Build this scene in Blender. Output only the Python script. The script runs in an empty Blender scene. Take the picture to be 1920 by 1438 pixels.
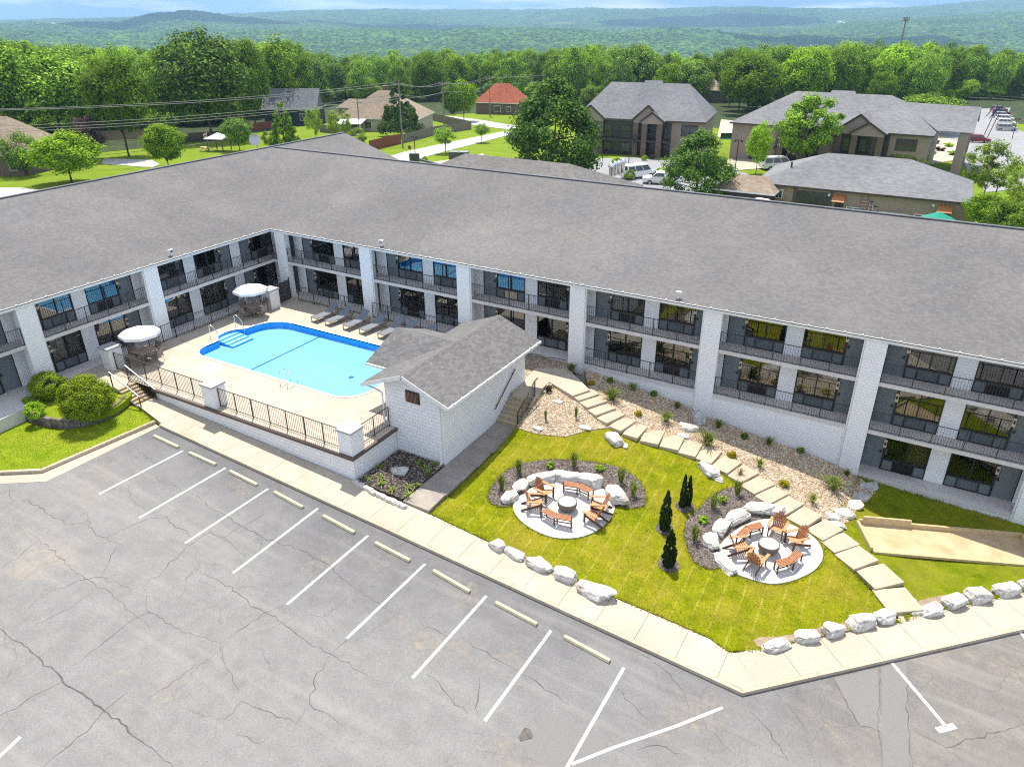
import bpy, math, random
import numpy as np
from mathutils import Vector, Matrix
from mathutils.geometry import delaunay_2d_cdt

random.seed(7)
RNG = np.random.default_rng(7)
SC = bpy.context.scene
COL = SC.collection
rad = math.radians

# ------------------------------------------------------------------ camera
CAM = np.array([41.894, -37.036, 18.94]); YAW, PITCH, ROLL, FPX = 0.5308, 0.4635, -0.005, 1401.76
def _basis():
    cy, sy, cp, sp = math.cos(YAW), math.sin(YAW), math.cos(PITCH), math.sin(PITCH)
    f = np.array([-sy*cp, cy*cp, -sp]); r = np.array([cy, sy, 0.0]); u = np.cross(r, f)
    cr, sr = math.cos(ROLL), math.sin(ROLL)
    return cr*r+sr*u, -sr*r+cr*u, f
RIGHT, UP, FWD = _basis()
def ray(px, py):
    return FWD + RIGHT*(px-960)/FPX - UP*(py-719)/FPX
def atz(px, py, z):
    v = ray(px, py); return CAM + v*(z-CAM[2])/v[2]
def atr(px, py, r):
    v = ray(px, py); return CAM + v*r/math.hypot(v[0], v[1])

# ------------------------------------------------------------------ heights
def lot_z(x, y=0): return -1.0-.048*(x-10.9)
def back_z(x, y):
    s = max(0, y-10+max(0, -x-10)*.6); return -1.5-.035*s
_ctl = [(x, -15.2+(.2 if x > 38 else 0), lot_z(x)+.14) for x in (20, 24, 28, 32, 36, 39)]
_ctl += [(43.9, -10.2, -2.42), (46, -8, -2.5), (48.2, -5.9, -2.62), (52, -2.5, -2.85)]
_ctl += [(24.1, 0, -.1), (25.2, -.1, -.3), (28.5, -.1, -.75), (32, 0, -1.25), (33, 0, -1.6), (36.5, 0, -2.05), (39.9, 0, -2.45), (40.8, -.1, -2.75), (44, -.1, -2.9), (47.6, 0, -3.05), (52, 0, -3.2)]
_ctl += [(26.3, -2, -.41), (27.9, -2, -.5), (29.5, -2.05, -.62), (31.1, -2.1, -.82), (32.9, -2.3, -1.17), (34.2, -2.33, -1.35), (35.6, -2.4, -1.53), (37, -2.44, -1.66), (38.3, -2.5, -1.8), (39.8, -2.56, -2.0)]
_ctl += [(42.0, -2.9, -2.82), (43.5, -2.9, -2.95), (46, -3, -2.92), (49, -3, -3.0)]
_ctl += [(26.8, -3.3, -.3), (31.2, -4.5, -1.05), (36, -4.8, -1.62), (39.3, -6.3, -1.98), (41.8, -7.7, -2.2)]
_ctl += [(24.6, -5, -.45), (25, -8, -1.2), (24.6, -11, -1.42), (28, -8, -1.25), (29.8, -11.5, -1.62), (32, -9, -1.6), (34.1, -10.5, -1.82), (34, -13, -1.95), (38.4, -9.3, -2.0), (37, -12.5, -2.1), (41, -11, -2.22), (41.4, -14, -2.3)]
_C = np.array(_ctl)
_K = np.hypot(_C[:, None, 0]-_C[None, :, 0], _C[:, None, 1]-_C[None, :, 1])
_w = np.linalg.solve(_K+np.eye(len(_C))*-.25, _C[:, 2]-_C[:, 2].mean())   # linear-kernel surface through the control heights
def T(x, y):
    return float(_w @ np.hypot(_C[:, 0]-x, _C[:, 1]-y) + _C[:, 2].mean())
def solve(px, py, zf, n=40):
    z = -1.5
    for _ in range(n):
        P = atz(px, py, z); z = .5*z+.5*zf(P[0], P[1])
    P = atz(px, py, z); return (float(P[0]), float(P[1]), float(P[2]))
def G(px, py): return solve(px, py, T)            # yard
def L(px, py): return solve(px, py, lot_z)        # parking lot
def B(px, py): return solve(px, py, back_z)       # land behind the motel
def D0(px, py, z=0.0): return tuple(float(v) for v in atz(px, py, z))
def top_at(P, px, py):
    v = ray(px, py); h = v[:2]; t = h@(np.array(P[:2])-CAM[:2])/(h@h); return float(CAM[2]+t*v[2])

# ------------------------------------------------------------------ mesh building
def uv_planar(me):
    n = len(me.polygons)
    if n == 0: return
    uvl = me.uv_layers.new(name='UVMap')
    co = np.empty(len(me.vertices)*3); me.vertices.foreach_get('co', co); co = co.reshape(-1, 3)
    nr = np.empty(n*3); me.polygons.foreach_get('normal', nr); nr = nr.reshape(-1, 3)
    lt = np.empty(n, dtype=np.int32); me.polygons.foreach_get('loop_total', lt)
    lv = np.empty(len(me.loops), dtype=np.int32); me.loops.foreach_get('vertex_index', lv)
    t = np.stack([-nr[:, 1], nr[:, 0], np.zeros(n)], 1); ln = np.linalg.norm(t, axis=1)
    flat = ln < .02; t[flat] = (1, 0, 0); ln[flat] = 1; t /= ln[:, None]
    b = np.cross(nr, t)
    pi = np.repeat(np.arange(n), lt); p = co[lv]
    uv = np.stack([(p*t[pi]).sum(1), (p*b[pi]).sum(1)], 1)
    uvl.data.foreach_set('uv', uv.ravel().astype(np.float32))

class MB:
    def __init__(s): s.v = []; s.f = []; s.m = []; s.mi = 0
    def add(s, vs, fs):
        o = len(s.v); s.v += [tuple(float(c) for c in v) for v in vs]
        for f in fs: s.f.append(tuple(i+o for i in f)); s.m.append(s.mi)
        return s
    def box(s, x0, x1, y0, y1, z0, z1):
        if x0 > x1: x0, x1 = x1, x0
        if y0 > y1: y0, y1 = y1, y0
        return s.add([(x0,y0,z0),(x1,y0,z0),(x1,y1,z0),(x0,y1,z0),(x0,y0,z1),(x1,y0,z1),(x1,y1,z1),(x0,y1,z1)],
              [(0,3,2,1),(4,5,6,7),(0,1,5,4),(1,2,6,5),(2,3,7,6),(3,0,4,7)])
    def bar(s, p0, p1, w, h=None, up=(0,0,1)):
        """rectangular bar from p0 to p1, w wide, h deep"""
        h = h or w; p0, p1 = Vector(p0), Vector(p1); d = (p1-p0).normalized(); u = Vector(up)
        a = d.cross(u)
        if a.length < 1e-4: a = d.cross(Vector((1,0,0)))
        a.normalize(); b = a.cross(d).normalized(); a = a*w/2; b = b*h/2
        c = [p0-a-b, p0+a-b, p0+a+b, p0-a+b, p1-a-b, p1+a-b, p1+a+b, p1-a+b]
        return s.add(c, [(0,3,2,1),(4,5,6,7),(0,1,5,4),(1,2,6,5),(2,3,7,6),(3,0,4,7)])
    def tube(s, pts, r, n=6, r1=None):
        pts = [Vector(p) for p in pts]; m = len(pts); rings = []
        for i, p in enumerate(pts):
            d = (pts[min(i+1, m-1)]-pts[max(i-1, 0)]).normalized()
            a = d.cross(Vector((0,0,1)))
            if a.length < 1e-3: a = Vector((1,0,0))
            a.normalize(); b = a.cross(d).normalized()
            rr = r if r1 is None else r+(r1-r)*i/(m-1)
            rings.append([p+a*rr*math.cos(2*math.pi*k/n)+b*rr*math.sin(2*math.pi*k/n) for k in range(n)])
        vs = [v for rg in rings for v in rg]; fs = []
        for i in range(m-1):
            for k in range(n):
                k2 = (k+1) % n; fs.append((i*n+k, i*n+k2, (i+1)*n+k2, (i+1)*n+k))
        fs.append(tuple(range(n-1, -1, -1))); fs.append(tuple((m-1)*n+k for k in range(n)))
        return s.add(vs, fs)
    def lathe(s, prof, n=24, c=(0,0,0)):
        vs = []; fs = []; m = len(prof)
        for r, z in prof:
            for k in range(n):
                a = 2*math.pi*k/n; vs.append((c[0]+r*math.cos(a), c[1]+r*math.sin(a), c[2]+z))
        for i in range(m-1):
            for k in range(n):
                k2 = (k+1) % n; fs.append((i*n+k, i*n+k2, (i+1)*n+k2, (i+1)*n+k))
        return s.add(vs, fs)
    def prism(s, poly, z0, z1):
        """poly: list of (x,y) counter-clockwise; z0,z1 numbers or functions"""
        n = len(poly); f0 = z0 if callable(z0) else (lambda x, y: z0); f1 = z1 if callable(z1) else (lambda x, y: z1)
        vs = [(x, y, f0(x, y)) for x, y in poly]+[(x, y, f1(x, y)) for x, y in poly]
        return s.add(vs, [tuple(range(n-1, -1, -1)), tuple(range(n, 2*n))]+[(i, (i+1) % n, n+(i+1) % n, n+i) for i in range(n)])
    def quad(s, a, b, c, d): return s.add([a, b, c, d], [(0,1,2,3)])
    def poly(s, pts): return s.add(pts, [tuple(range(len(pts)))])
    def slab(s, pts, th):
        """closed slab under a planar polygon (pts counter-clockwise seen from outside)"""
        n = len(pts); P = [Vector(p) for p in pts]; nn = (P[1]-P[0]).cross(P[2]-P[0]).normalized()
        vs = P+[p-nn*th for p in P]
        return s.add(vs, [tuple(range(n)), tuple(range(2*n-1, n-1, -1))]+[(i, n+i, n+(i+1) % n, (i+1) % n) for i in range(n)])
    def build(s, name, mat, parent=None, loc=None, rot=None, smooth=False, uv=True, bevel=0):
        me = bpy.data.meshes.new(name); me.from_pydata(s.v, [], s.f); me.update()
        mats = mat if isinstance(mat, (list, tuple)) else [mat]
        for m in mats: me.materials.append(m)
        if len(mats) > 1: me.polygons.foreach_set('material_index', s.m)
        if smooth: me.polygons.foreach_set('use_smooth', [True]*len(me.polygons))
        if uv: uv_planar(me)
        o = bpy.data.objects.new(name, me); COL.objects.link(o)
        if parent: o.parent = parent
        if loc is not None: o.location = loc
        if rot is not None: o.rotation_euler = rot if hasattr(rot, '__len__') else (0, 0, rot)
        if bevel:
            b = o.modifiers.new('bevel', 'BEVEL'); b.width = bevel; b.segments = 2; b.limit_method = 'ANGLE'
        return o

def tag(o, label=None, cat=None, group=None, kind=None):
    if label: o['label'] = label
    if cat: o['category'] = cat
    if group: o['group'] = group
    if kind: o['kind'] = kind
    return o
def thing(name, label, cat, loc=(0,0,0), rz=0, group=None):
    o = bpy.data.objects.new(name, None); COL.objects.link(o); o.empty_display_size = .2
    o.location = loc; o.rotation_euler = (0, 0, rz); return tag(o, label, cat, group)
def children(o): return [c for c in bpy.data.objects if c.parent == o]
def copy_tree(o, parent=None):
    c = o.copy(); COL.objects.link(c)
    if parent: c.parent = parent
    for ch in list(o.children): copy_tree(ch, c)
    return c
def dup(o, loc, rz=0, label=None, scale=None, group=None):
    c = copy_tree(o); c.location = loc; c.rotation_euler = (0, 0, rz)
    if label: c['label'] = label
    if group: c['group'] = group
    if scale is not None: c.scale = scale if hasattr(scale, '__len__') else (scale,)*3
    return c
def struct(o): o['kind'] = 'structure'; return o
def inside(poly, x, y):
    r = False; j = len(poly)-1
    for i in range(len(poly)):
        xi, yi = poly[i][:2]; xj, yj = poly[j][:2]
        if (yi > y) != (yj > y) and x < (xj-xi)*(y-yi)/(yj-yi)+xi: r = not r
        j = i
    return r
def smooth_poly(P, it=2, closed=True):
    P = [tuple(p[:2]) for p in P]
    for _ in range(it):
        Q = []; n = len(P)
        for i in range(n if closed else n-1):
            a, b = P[i], P[(i+1) % n]
            Q += [(a[0]*.75+b[0]*.25, a[1]*.75+b[1]*.25), (a[0]*.25+b[0]*.75, a[1]*.25+b[1]*.75)]
        P = Q if closed else [P[0]]+Q+[P[-1]]
    return P
def sheet(name, poly, zf, mat, res=.5, holes=(), skirt=.35, up=0.0, jit=0):
    """ground sheet over a polygon: grid inside, follows zf, with a skirt round its edge"""
    poly = [tuple(p[:2]) for p in poly]
    a = sum(poly[i][0]*poly[(i+1) % len(poly)][1]-poly[(i+1) % len(poly)][0]*poly[i][1] for i in range(len(poly)))
    if a < 0: poly = poly[::-1]
    bd = []
    for i in range(len(poly)):
        p, q = poly[i], poly[(i+1) % len(poly)]; n = max(1, int(math.hypot(q[0]-p[0], q[1]-p[1])/res))
        bd += [(p[0]+(q[0]-p[0])*k/n, p[1]+(q[1]-p[1])*k/n) for k in range(n)]
    nb = len(bd); pts = list(bd); edges = [(i, (i+1) % nb) for i in range(nb)]
    xs = [p[0] for p in poly]; ys = [p[1] for p in poly]
    bnp = np.array(bd)
    for i in range(int((max(xs)-min(xs))/res)+1):
        for j in range(int((max(ys)-min(ys))/res)+1):
            x, y = min(xs)+i*res+.01, min(ys)+j*res+.013
            if inside(poly, x, y) and np.min(np.abs(bnp-(x, y)).sum(1)) > res*.35: pts.append((x, y))
    V, E_, F, *_ = delaunay_2d_cdt([Vector(p) for p in pts], edges, [], 1, 1e-4)
    m = MB(); vs = [(p[0], p[1], zf(p[0], p[1])+up+(random.uniform(-jit, jit) if jit else 0)) for p in V]
    fs = []
    for f in F:
        cx = sum(V[i][0] for i in f)/len(f); cy = sum(V[i][1] for i in f)/len(f)
        if not inside(poly, cx, cy): continue
        x1, y1 = V[f[1]]-V[f[0]]; x2, y2 = V[f[2]]-V[f[0]]
        fs.append(tuple(f) if x1*y2-x2*y1 > 0 else tuple(f[::-1]))
    m.add(vs, fs)
    if skirt:
        sv = [(x, y, zf(x, y)+up) for x, y in bd]+[(x, y, zf(x, y)+up-skirt) for x, y in bd]
        m.add(sv, [(nb+i, nb+(i+1) % nb, (i+1) % nb, i) for i in range(nb)])
    o = m.build(name, mat); return o
# ------------------------------------------------------------------ materials
class NT:
    def __init__(s, name):
        s.m = bpy.data.materials.new(name); s.m.use_nodes = True; s.t = s.m.node_tree; s.t.nodes.clear()
        s.out = s.n('ShaderNodeOutputMaterial')
    def n(s, typ, **kw):
        nd = s.t.nodes.new(typ)
        for k, v in kw.items():
            if k.startswith('i_'):
                key = k[2:].replace('_', ' ')
                nd.inputs[key].default_value = v
            else: setattr(nd, k, v)
        return nd
    def l(s, a, b): s.t.links.new(a, b)
    def set(s, nd, key, v):
        if isinstance(v, bpy.types.NodeSocket): s.l(v, nd.inputs[key])
        else: nd.inputs[key].default_value = v
    def coord(s, kind='Object'): return s.n('ShaderNodeTexCoord').outputs[kind]
    def noise(s, vec, scale, detail=4, rough=.55, dist=0):
        nd = s.n('ShaderNodeTexNoise'); s.l(vec, nd.inputs['Vector'])
        nd.inputs['Scale'].default_value = scale; nd.inputs['Detail'].default_value = detail; nd.inputs['Roughness'].default_value = rough; nd.inputs['Distortion'].default_value = dist
        return nd.outputs['Fac']
    def ramp(s, fac, stops):
        nd = s.n('ShaderNodeValToRGB'); s.l(fac, nd.inputs['Fac']); el = nd.color_ramp.elements
        while len(el) < len(stops): el.new(.5)
        for e, (p, c) in zip(el, stops):
            e.position = p; e.color = (c[0], c[1], c[2], 1) if hasattr(c, '__len__') else (c, c, c, 1)
        return nd.outputs['Color']
    def mix(s, fac, a, b, mode='MIX'):
        nd = s.n('ShaderNodeMix', data_type='RGBA', blend_type=mode); s.set(nd, 0, fac)
        for k, v in ((6, a), (7, b)):
            if isinstance(v, bpy.types.NodeSocket): s.l(v, nd.inputs[k])
            else: nd.inputs[k].default_value = (v[0], v[1], v[2], 1) if hasattr(v, '__len__') else (v, v, v, 1)
        return nd.outputs[2]
    def math(s, op, a, b=0.0, clamp=False):
        nd = s.n('ShaderNodeMath', operation=op, use_clamp=clamp); s.set(nd, 0, a); s.set(nd, 1, b); return nd.outputs[0]
    def bump(s, h, st=.3, dist=.02):
        nd = s.n('ShaderNodeBump'); nd.inputs['Strength'].default_value = st; nd.inputs['Distance'].default_value = dist; s.l(h, nd.inputs['Height']); return nd.outputs['Normal']
    def bsdf(s, col, rough=.8, spec=.3, normal=None, **kw):
        b = s.n('ShaderNodeBsdfPrincipled')
        if isinstance(col, bpy.types.NodeSocket): s.l(col, b.inputs['Base Color'])
        else: b.inputs['Base Color'].default_value = (col[0], col[1], col[2], 1)
        s.set(b, 'Roughness', rough); b.inputs['Specular IOR Level'].default_value = spec
        if normal is not None: s.l(normal, b.inputs['Normal'])
        for k, v in kw.items(): s.set(b, k.replace('_', ' '), v)
        return b.outputs['BSDF']
    def done(s, sh): s.l(sh, s.out.inputs['Surface']); return s.m
def c3(c): return c if hasattr(c, '__len__') else (c, c, c)
def pm(name, col, var=.15, scale=2.5, rough=.8, spec=.3, bump=0, bscale=20, metallic=0, col2=None, coord='Object'):
    t = NT(name); v = t.coord(coord); col = c3(col)
    lo = tuple(x*(1-var) for x in col); hi = tuple(min(1, x*(1+var)) for x in (c3(col2) if col2 is not None else col))
    c = t.ramp(t.noise(v, scale, 5, .6), [(.3, lo), (.7, hi)])
    nb = t.bump(t.noise(v, bscale, 3), bump, .02) if bump else None
    return t.done(t.bsdf(c, rough, spec, nb, Metallic=metallic))
def mapped(t, vec, sc=(1,1,1), rot=(0,0,0)):
    m = t.n('ShaderNodeMapping'); m.inputs['Scale'].default_value = sc; m.inputs['Rotation'].default_value = rot; t.l(vec, m.inputs['Vector']); return m.outputs[0]
def brick(t, vec, w, h, mortar, c1, c2, cm, off=.5, smooth=.1, bias=0):
    b = t.n('ShaderNodeTexBrick', offset=off); t.l(vec, b.inputs['Vector']); I = b.inputs
    I['Scale'].default_value = 1; I['Brick Width'].default_value = w; I['Row Height'].default_value = h; I['Mortar Size'].default_value = mortar; I['Mortar Smooth'].default_value = smooth; I['Bias'].default_value = bias
    for k, c in (('Color1', c1), ('Color2', c2), ('Mortar', cm)): I[k].default_value = (*c3(c), 1)
    return b
def block_mat(name, c1, c2, cm, w=.406, h=.203, mortar=.014, dirt=.12):
    t = NT(name); b = brick(t, t.coord('UV'), w, h, mortar, c1, c2, cm)
    n = t.noise(t.coord('Object'), .9, 5, .65); c = t.mix(t.math('MULTIPLY', t.ramp(n, [(.45, 0), (.75, 1)]), dirt), b.outputs['Color'], (.45, .43, .38))
    return t.done(t.bsdf(c, .75, .25, t.bump(b.outputs['Fac'], -.35, .012)))
def shingle_mat(name, lo, hi, cm, w=.30, h=.145, warm=(.5, .45, .38)):
    t = NT(name); uv = t.coord('UV'); b = brick(t, uv, w, h, .006, lo, hi, cm, off=.37)
    b2 = brick(t, uv, w*2.7, h, .0, 0, 1, 0, off=.61)
    c = t.mix(.08, b.outputs['Color'], t.mix(b2.outputs['Color'], lo, hi))
    n = t.noise(t.coord('Object'), .22, 5, .6); c = t.mix(t.math('MULTIPLY', t.ramp(n, [(.4, 0), (.72, 1)]), .08), c, warm)
    c = t.mix(1.0, c, t.ramp(t.noise(t.coord('Object'), .13, 4, .6), [(.32, .90), (.68, 1.08)]), 'MULTIPLY')
    n2 = t.noise(t.coord('Object'), 60, 2); c = t.mix(.5, c, t.ramp(n2, [(.3, .55), (.7, 1.35)]), 'MULTIPLY')
    return t.done(t.bsdf(c, .92, .15, t.bump(b.outputs['Fac'], -.5, .02)))

M = {}
M['block'] = block_mat('white_painted_block', (.86,.855,.84), (.82,.815,.80), (.55,.555,.56), .2, .15, .008, .07)
M['block_house'] = block_mat('white_painted_block_large', (.84,.835,.82), (.79,.785,.775), (.46,.465,.47), .4, .2, .009, .10)
M['block_tan'] = block_mat('tan_block', (.34,.265,.23), (.30,.235,.20), (.25,.195,.17), .4, .2, .012)
M['shingle'] = shingle_mat('grey_shingle', (.140,.138,.136), (.184,.182,.179), (.105,.103,.101), .2, .145)
M['shingle_big'] = shingle_mat('grey_shingle_house', (.112,.111,.11), (.175,.173,.171), (.08,.079,.078), .22, .15)
M['shingle_far'] = shingle_mat('blue_grey_shingle', (.165,.17,.178), (.235,.24,.25), (.12,.12,.125), .5, .25, (.3,.3,.3))
M['shingle_dark'] = shingle_mat('dark_grey_shingle', (.13,.14,.155), (.2,.21,.23), (.09,.09,.1), .5, .25, (.25,.25,.26))
M['shingle_red'] = shingle_mat('red_shingle', (.28,.075,.04), (.38,.12,.07), (.17,.05,.03), .5, .25, (.35,.2,.12))
M['shingle_worn'] = shingle_mat('weathered_shingle', (.14,.135,.13), (.20,.193,.186), (.11,.105,.1), .5, .25, (.2,.18,.16))
M['shingle_tan'] = shingle_mat('tan_shingle', (.25,.19,.14), (.36,.29,.22), (.17,.13,.1), .5, .25, (.3,.26,.2))
M['gutter'] = pm('gutter_white', (.72,.72,.68), .12, 3, .5)
M['white'] = pm('white_paint', (.78,.78,.76), .06, 2, .5)
M['metal_dark'] = pm('dark_bronze_metal', (.022,.021,.02), .2, 4, .45, .4)
M['railing'] = pm('black_railing', (.045,.043,.042), .2, 4, .5, .4)
M['fence_brown'] = pm('brown_fence_metal', (.05,.038,.03), .2, 4, .5, .4)
M['door'] = pm('grey_door', (.17,.19,.20), .1, 1.5, .55)
M['grey_panel'] = pm('grey_panel', (.14,.16,.17), .12, 2, .5)
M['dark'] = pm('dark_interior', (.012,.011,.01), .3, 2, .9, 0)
M['curtain_tan'] = pm('tan_blind', (.40,.30,.19), .15, 3, .9, .1)
M['curtain'] = pm('curtain_cloth', (.42,.40,.36), .12, 3, .9, .1)
M['soffit'] = pm('soffit_grey', (.45,.46,.47), .08, 1, .8)
M['steel'] = pm('stainless_steel', (.72,.73,.74), .1, 3, .25, .5, metallic=1)
M['cream'] = pm('cream_light_plate', (.62,.52,.38), .1, 4, .5)
M['capstone'] = pm('grey_cap', (.36,.37,.37), .12, 3, .8)
def concrete(name, a, b, joint=None, jd=.0):
    t = NT(name); o = t.coord('Object'); n = t.noise(o, .7, 6, .62); c = t.ramp(n, [(.32, a), (.68, b)])
    n2 = t.noise(o, 7, 5, .7); c = t.mix(.35, c, t.ramp(n2, [(.35, .72), (.65, 1.2)]), 'MULTIPLY')
    n3 = t.noise(o, .35, 3); c = t.mix(t.math('MULTIPLY', t.ramp(n3, [(.52, 0), (.7, 1)]), .35), c, tuple(x*.62 for x in a))
    return t.done(t.bsdf(c, .85, .2, t.bump(n2, .12, .01)))
M['deck'] = concrete('deck_concrete', (.44,.38,.30), (.53,.465,.375))
M['walk'] = concrete('walk_concrete', (.42,.365,.285), (.51,.45,.36))
M['walk_grey'] = concrete('grey_concrete', (.25,.22,.19), (.36,.32,.275))
M['slab'] = concrete('slab_concrete', (.56,.535,.505), (.66,.63,.60))
M['kerb'] = concrete('kerb_concrete', (.46,.37,.26), (.58,.48,.36))
M['stepconc'] = concrete('step_concrete', (.42,.345,.25), (.53,.45,.335))
M['stairnose'] = pm('stair_yellowed', (.40,.30,.15), .2, 5, .8)
M['wheelstop'] = pm('wheel_stop_cream', (.60,.52,.33), .14, 5, .8, bump=.2)
M['paint'] = None
def asphalt():
    t = NT('asphalt'); o = t.coord('Object')
    sep = t.n('ShaderNodeSeparateXYZ'); t.l(o, sep.inputs[0])
    n0 = t.noise(o, .16, 5, .6); n1 = t.noise(o, 1.1, 6, .7); n2 = t.noise(o, 14, 4, .75); n3 = t.noise(o, 70, 2)
    # old, bleached asphalt down the lot; newer sealer near the kerb with a broken edge
    g = t.math('ADD', t.math('MULTIPLY', t.math('ADD', sep.outputs['Y'], 23.0), .11), t.math('MULTIPLY', t.math('SUBTRACT', n0, .5), 1.7))
    c = t.mix(t.ramp(g, [(.1, 0), (.75, 1)]), (.212,.209,.204), (.134,.135,.139))
    wr = t.math('ADD', t.math('MULTIPLY', t.math('SUBTRACT', sep.outputs['X'], 37.0), .09), t.math('MULTIPLY', t.math('SUBTRACT', n0, .5), 1.5)); c = t.mix(t.math('MULTIPLY', t.ramp(wr, [(.0, 0), (.7, 1)]), .45), c, (.235,.215,.187))
    c = t.mix(.6, c, t.ramp(n1, [(.3, .8), (.72, 1.2)]), 'MULTIPLY')
    c = t.mix(.6, c, t.ramp(n2, [(.3, .75), (.72, 1.28)]), 'MULTIPLY')
    c = t.mix(.6, c, t.ramp(n3, [(.3, .5), (.7, 1.5)]), 'MULTIPLY')
    sp = t.ramp(t.noise(o, 42, 2, .5), [(.70, 0), (.76, 1)]); c = t.mix(t.math('MULTIPLY', sp, .45), c, (.55,.52,.47))
    st = t.math('MULTIPLY', t.ramp(t.noise(o, .32, 6, .72), [(.55, 0), (.68, 1)]), t.ramp(t.noise(o, 5, 4, .7), [(.35, 0), (.7, 1)]))
    c = t.mix(t.math('MULTIPLY', st, .62), c, (.37,.30,.215))
    oil = t.ramp(t.noise(o, .55, 4, .55), [(.66, 0), (.76, 1)]); c = t.mix(t.math('MULTIPLY', oil, .3), c, (.06,.058,.056))
    vs = mapped(t, o, (.06, 1.0, 1), (0, 0, .02)); sw = t.ramp(t.noise(vs, 1.3, 4, .6), [(.52, 0), (.72, 1)])
    c = t.mix(t.math('MULTIPLY', sw, .2), c, (.42,.39,.35))
    w = mapped(t, o); nd = t.n('ShaderNodeTexNoise'); nd.inputs['Scale'].default_value = .8; nd.inputs['Detail'].default_value = 4; t.l(o, nd.inputs['Vector'])
    vd = t.n('ShaderNodeVectorMath', operation='MULTIPLY_ADD'); t.l(nd.outputs['Color'], vd.inputs[0]); vd.inputs[1].default_value = (1.1,1.1,1.1); t.l(o, vd.inputs[2])
    vo = t.n('ShaderNodeTexVoronoi', feature='DISTANCE_TO_EDGE'); vo.inputs['Scale'].default_value = .42; t.l(vd.outputs[0], vo.inputs['Vector'])
    ck = t.math('MULTIPLY', t.ramp(vo.outputs['Distance'], [(.0, 1), (.012, 0)]), t.ramp(t.noise(o, .22, 3), [(.46, 0), (.6, 1)]))
    c = t.mix(t.math('MULTIPLY', ck, .42), c, (.08,.075,.07))
    return t.done(t.bsdf(c, .9, .25, t.bump(n3, .25, .008)))
M['asphalt'] = asphalt()
M['asphalt_patch'] = pm('asphalt_patch', (.195,.19,.183), .14, 26, .9, bump=.2, bscale=70)
M['asphalt_far'] = pm('asphalt_far', (.27,.275,.285), .15, .4, .9)
M['crack'] = pm('crack_tar', (.095,.092,.09), .3, 6, .9)
M['crack_fine'] = pm('crack_dust', (.12,.108,.095), .4, 6, .95)
def paint():
    t = NT('worn_white_paint'); o = t.coord('Object'); n = t.noise(o, 9, 6, .75); c = t.mix(t.ramp(n, [(.54, 0), (.70, 1)]), (.66,.65,.62), (.30,.295,.285)); return t.done(t.bsdf(c, .8, .2))
M['paint'] = paint()
def grass(name, dark, mid, light, dry, seam=True, ang=.0, scale=1.0):
    t = NT(name); o = t.coord('Object'); n0 = t.noise(o, .42, 5, .68); n1 = t.noise(o, 1.5*scale, 6, .75); n2 = t.noise(o, 20*scale, 4, .75); n3 = t.noise(o, 75, 2, .6)
    c = t.ramp(t.math('ADD', t.math('MULTIPLY', n1, .5), t.math('MULTIPLY', n2, .5)), [(.37, dark), (.5, mid), (.62, light)])
    c = t.mix(t.math('MULTIPLY', t.ramp(n0, [(.42, 0), (.68, 1)]), .6), c, dry)
    if seam:
        b = brick(t, mapped(t, o, (1,1,1), (0,0,ang)), 400, .74, .05, 0, 0, 1, smooth=.7)
        c = t.mix(t.math('MULTIPLY', t.math('MULTIPLY', b.outputs['Color'], t.ramp(n1, [(.40, 0), (.56, 1)])), .45), c, (.45,.38,.10))
    c = t.mix(.7, c, t.ramp(n3, [(.28, .45), (.72, 1.5)]), 'MULTIPLY')
    return t.done(t.bsdf(c, .95, .05, t.bump(n3, .8, .03)))
M['lawn'] = grass('sod_lawn', (.075,.120,.002), (.20,.225,.004), (.32,.31,.012), (.33,.25,.035), True, rad(88))
M['lawn_right'] = grass('sod_lawn_side', (.07,.11,.003), (.155,.20,.005), (.24,.275,.012), (.28,.24,.035), False)
M['lawn_left'] = grass('lawn_left', (.115,.185,.006), (.19,.275,.009), (.26,.345,.016), (.29,.31,.035), False)
M['lawn_far'] = grass('lawn_far', (.10,.17,.010), (.155,.235,.014), (.205,.29,.02), (.20,.24,.035), False, 0, .2)
def gravel(name, cols, scale, dark):
    t = NT(name); o = t.coord('Object'); v = t.n('ShaderNodeTexVoronoi'); t.l(o, v.inputs['Vector']); v.inputs['Scale'].default_value = scale
    sp = t.n('ShaderNodeSeparateColor'); t.l(v.outputs['Color'], sp.inputs[0])
    k = len(cols); c = t.ramp(sp.outputs[0], [(i/(k-1), col) for i, col in enumerate(cols)])
    edge = t.ramp(v.outputs['Distance'], [(.30, 0), (.62, 1)]); c = t.mix(t.math('MULTIPLY', edge, .75), c, dark)
    c = t.mix(.4, c, t.ramp(t.noise(o, .8, 4), [(.3, .8), (.7, 1.15)]), 'MULTIPLY')
    return t.done(t.bsdf(c, .85, .2, t.bump(v.outputs['Distance'], -.9, .04)))
M['gravel'] = gravel('river_gravel', [(.42,.345,.235), (.58,.51,.385), (.36,.30,.22), (.66,.60,.49), (.48,.39,.26), (.30,.26,.21)], 12, (.15,.10,.06))
M['mulch'] = gravel('brown_mulch', [(.11,.09,.08), (.19,.155,.135), (.15,.125,.115), (.25,.215,.19), (.12,.1,.09)], 17, (.045,.036,.032))
M['mulch_dark'] = gravel('dark_mulch', [(.055,.042,.036), (.105,.082,.07), (.075,.06,.053), (.15,.125,.11)], 16, (.02,.016,.013))
M['padgravel'] = gravel('white_gravel', [(.58,.565,.54), (.70,.68,.65), (.62,.60,.57), (.74,.72,.70)], 26, (.44,.42,.39))
M['soil'] = pm('bare_soil', (.30,.23,.16), .25, 4, .95, bump=.4)
M['sand'] = pm('court_sand', (.46,.33,.18), .1, 1.2, .95, .1, bump=.2, bscale=60, col2=(.54,.42,.265))
M['timber'] = pm('pale_timber', (.52,.40,.22), .14, 6, .8)
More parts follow.
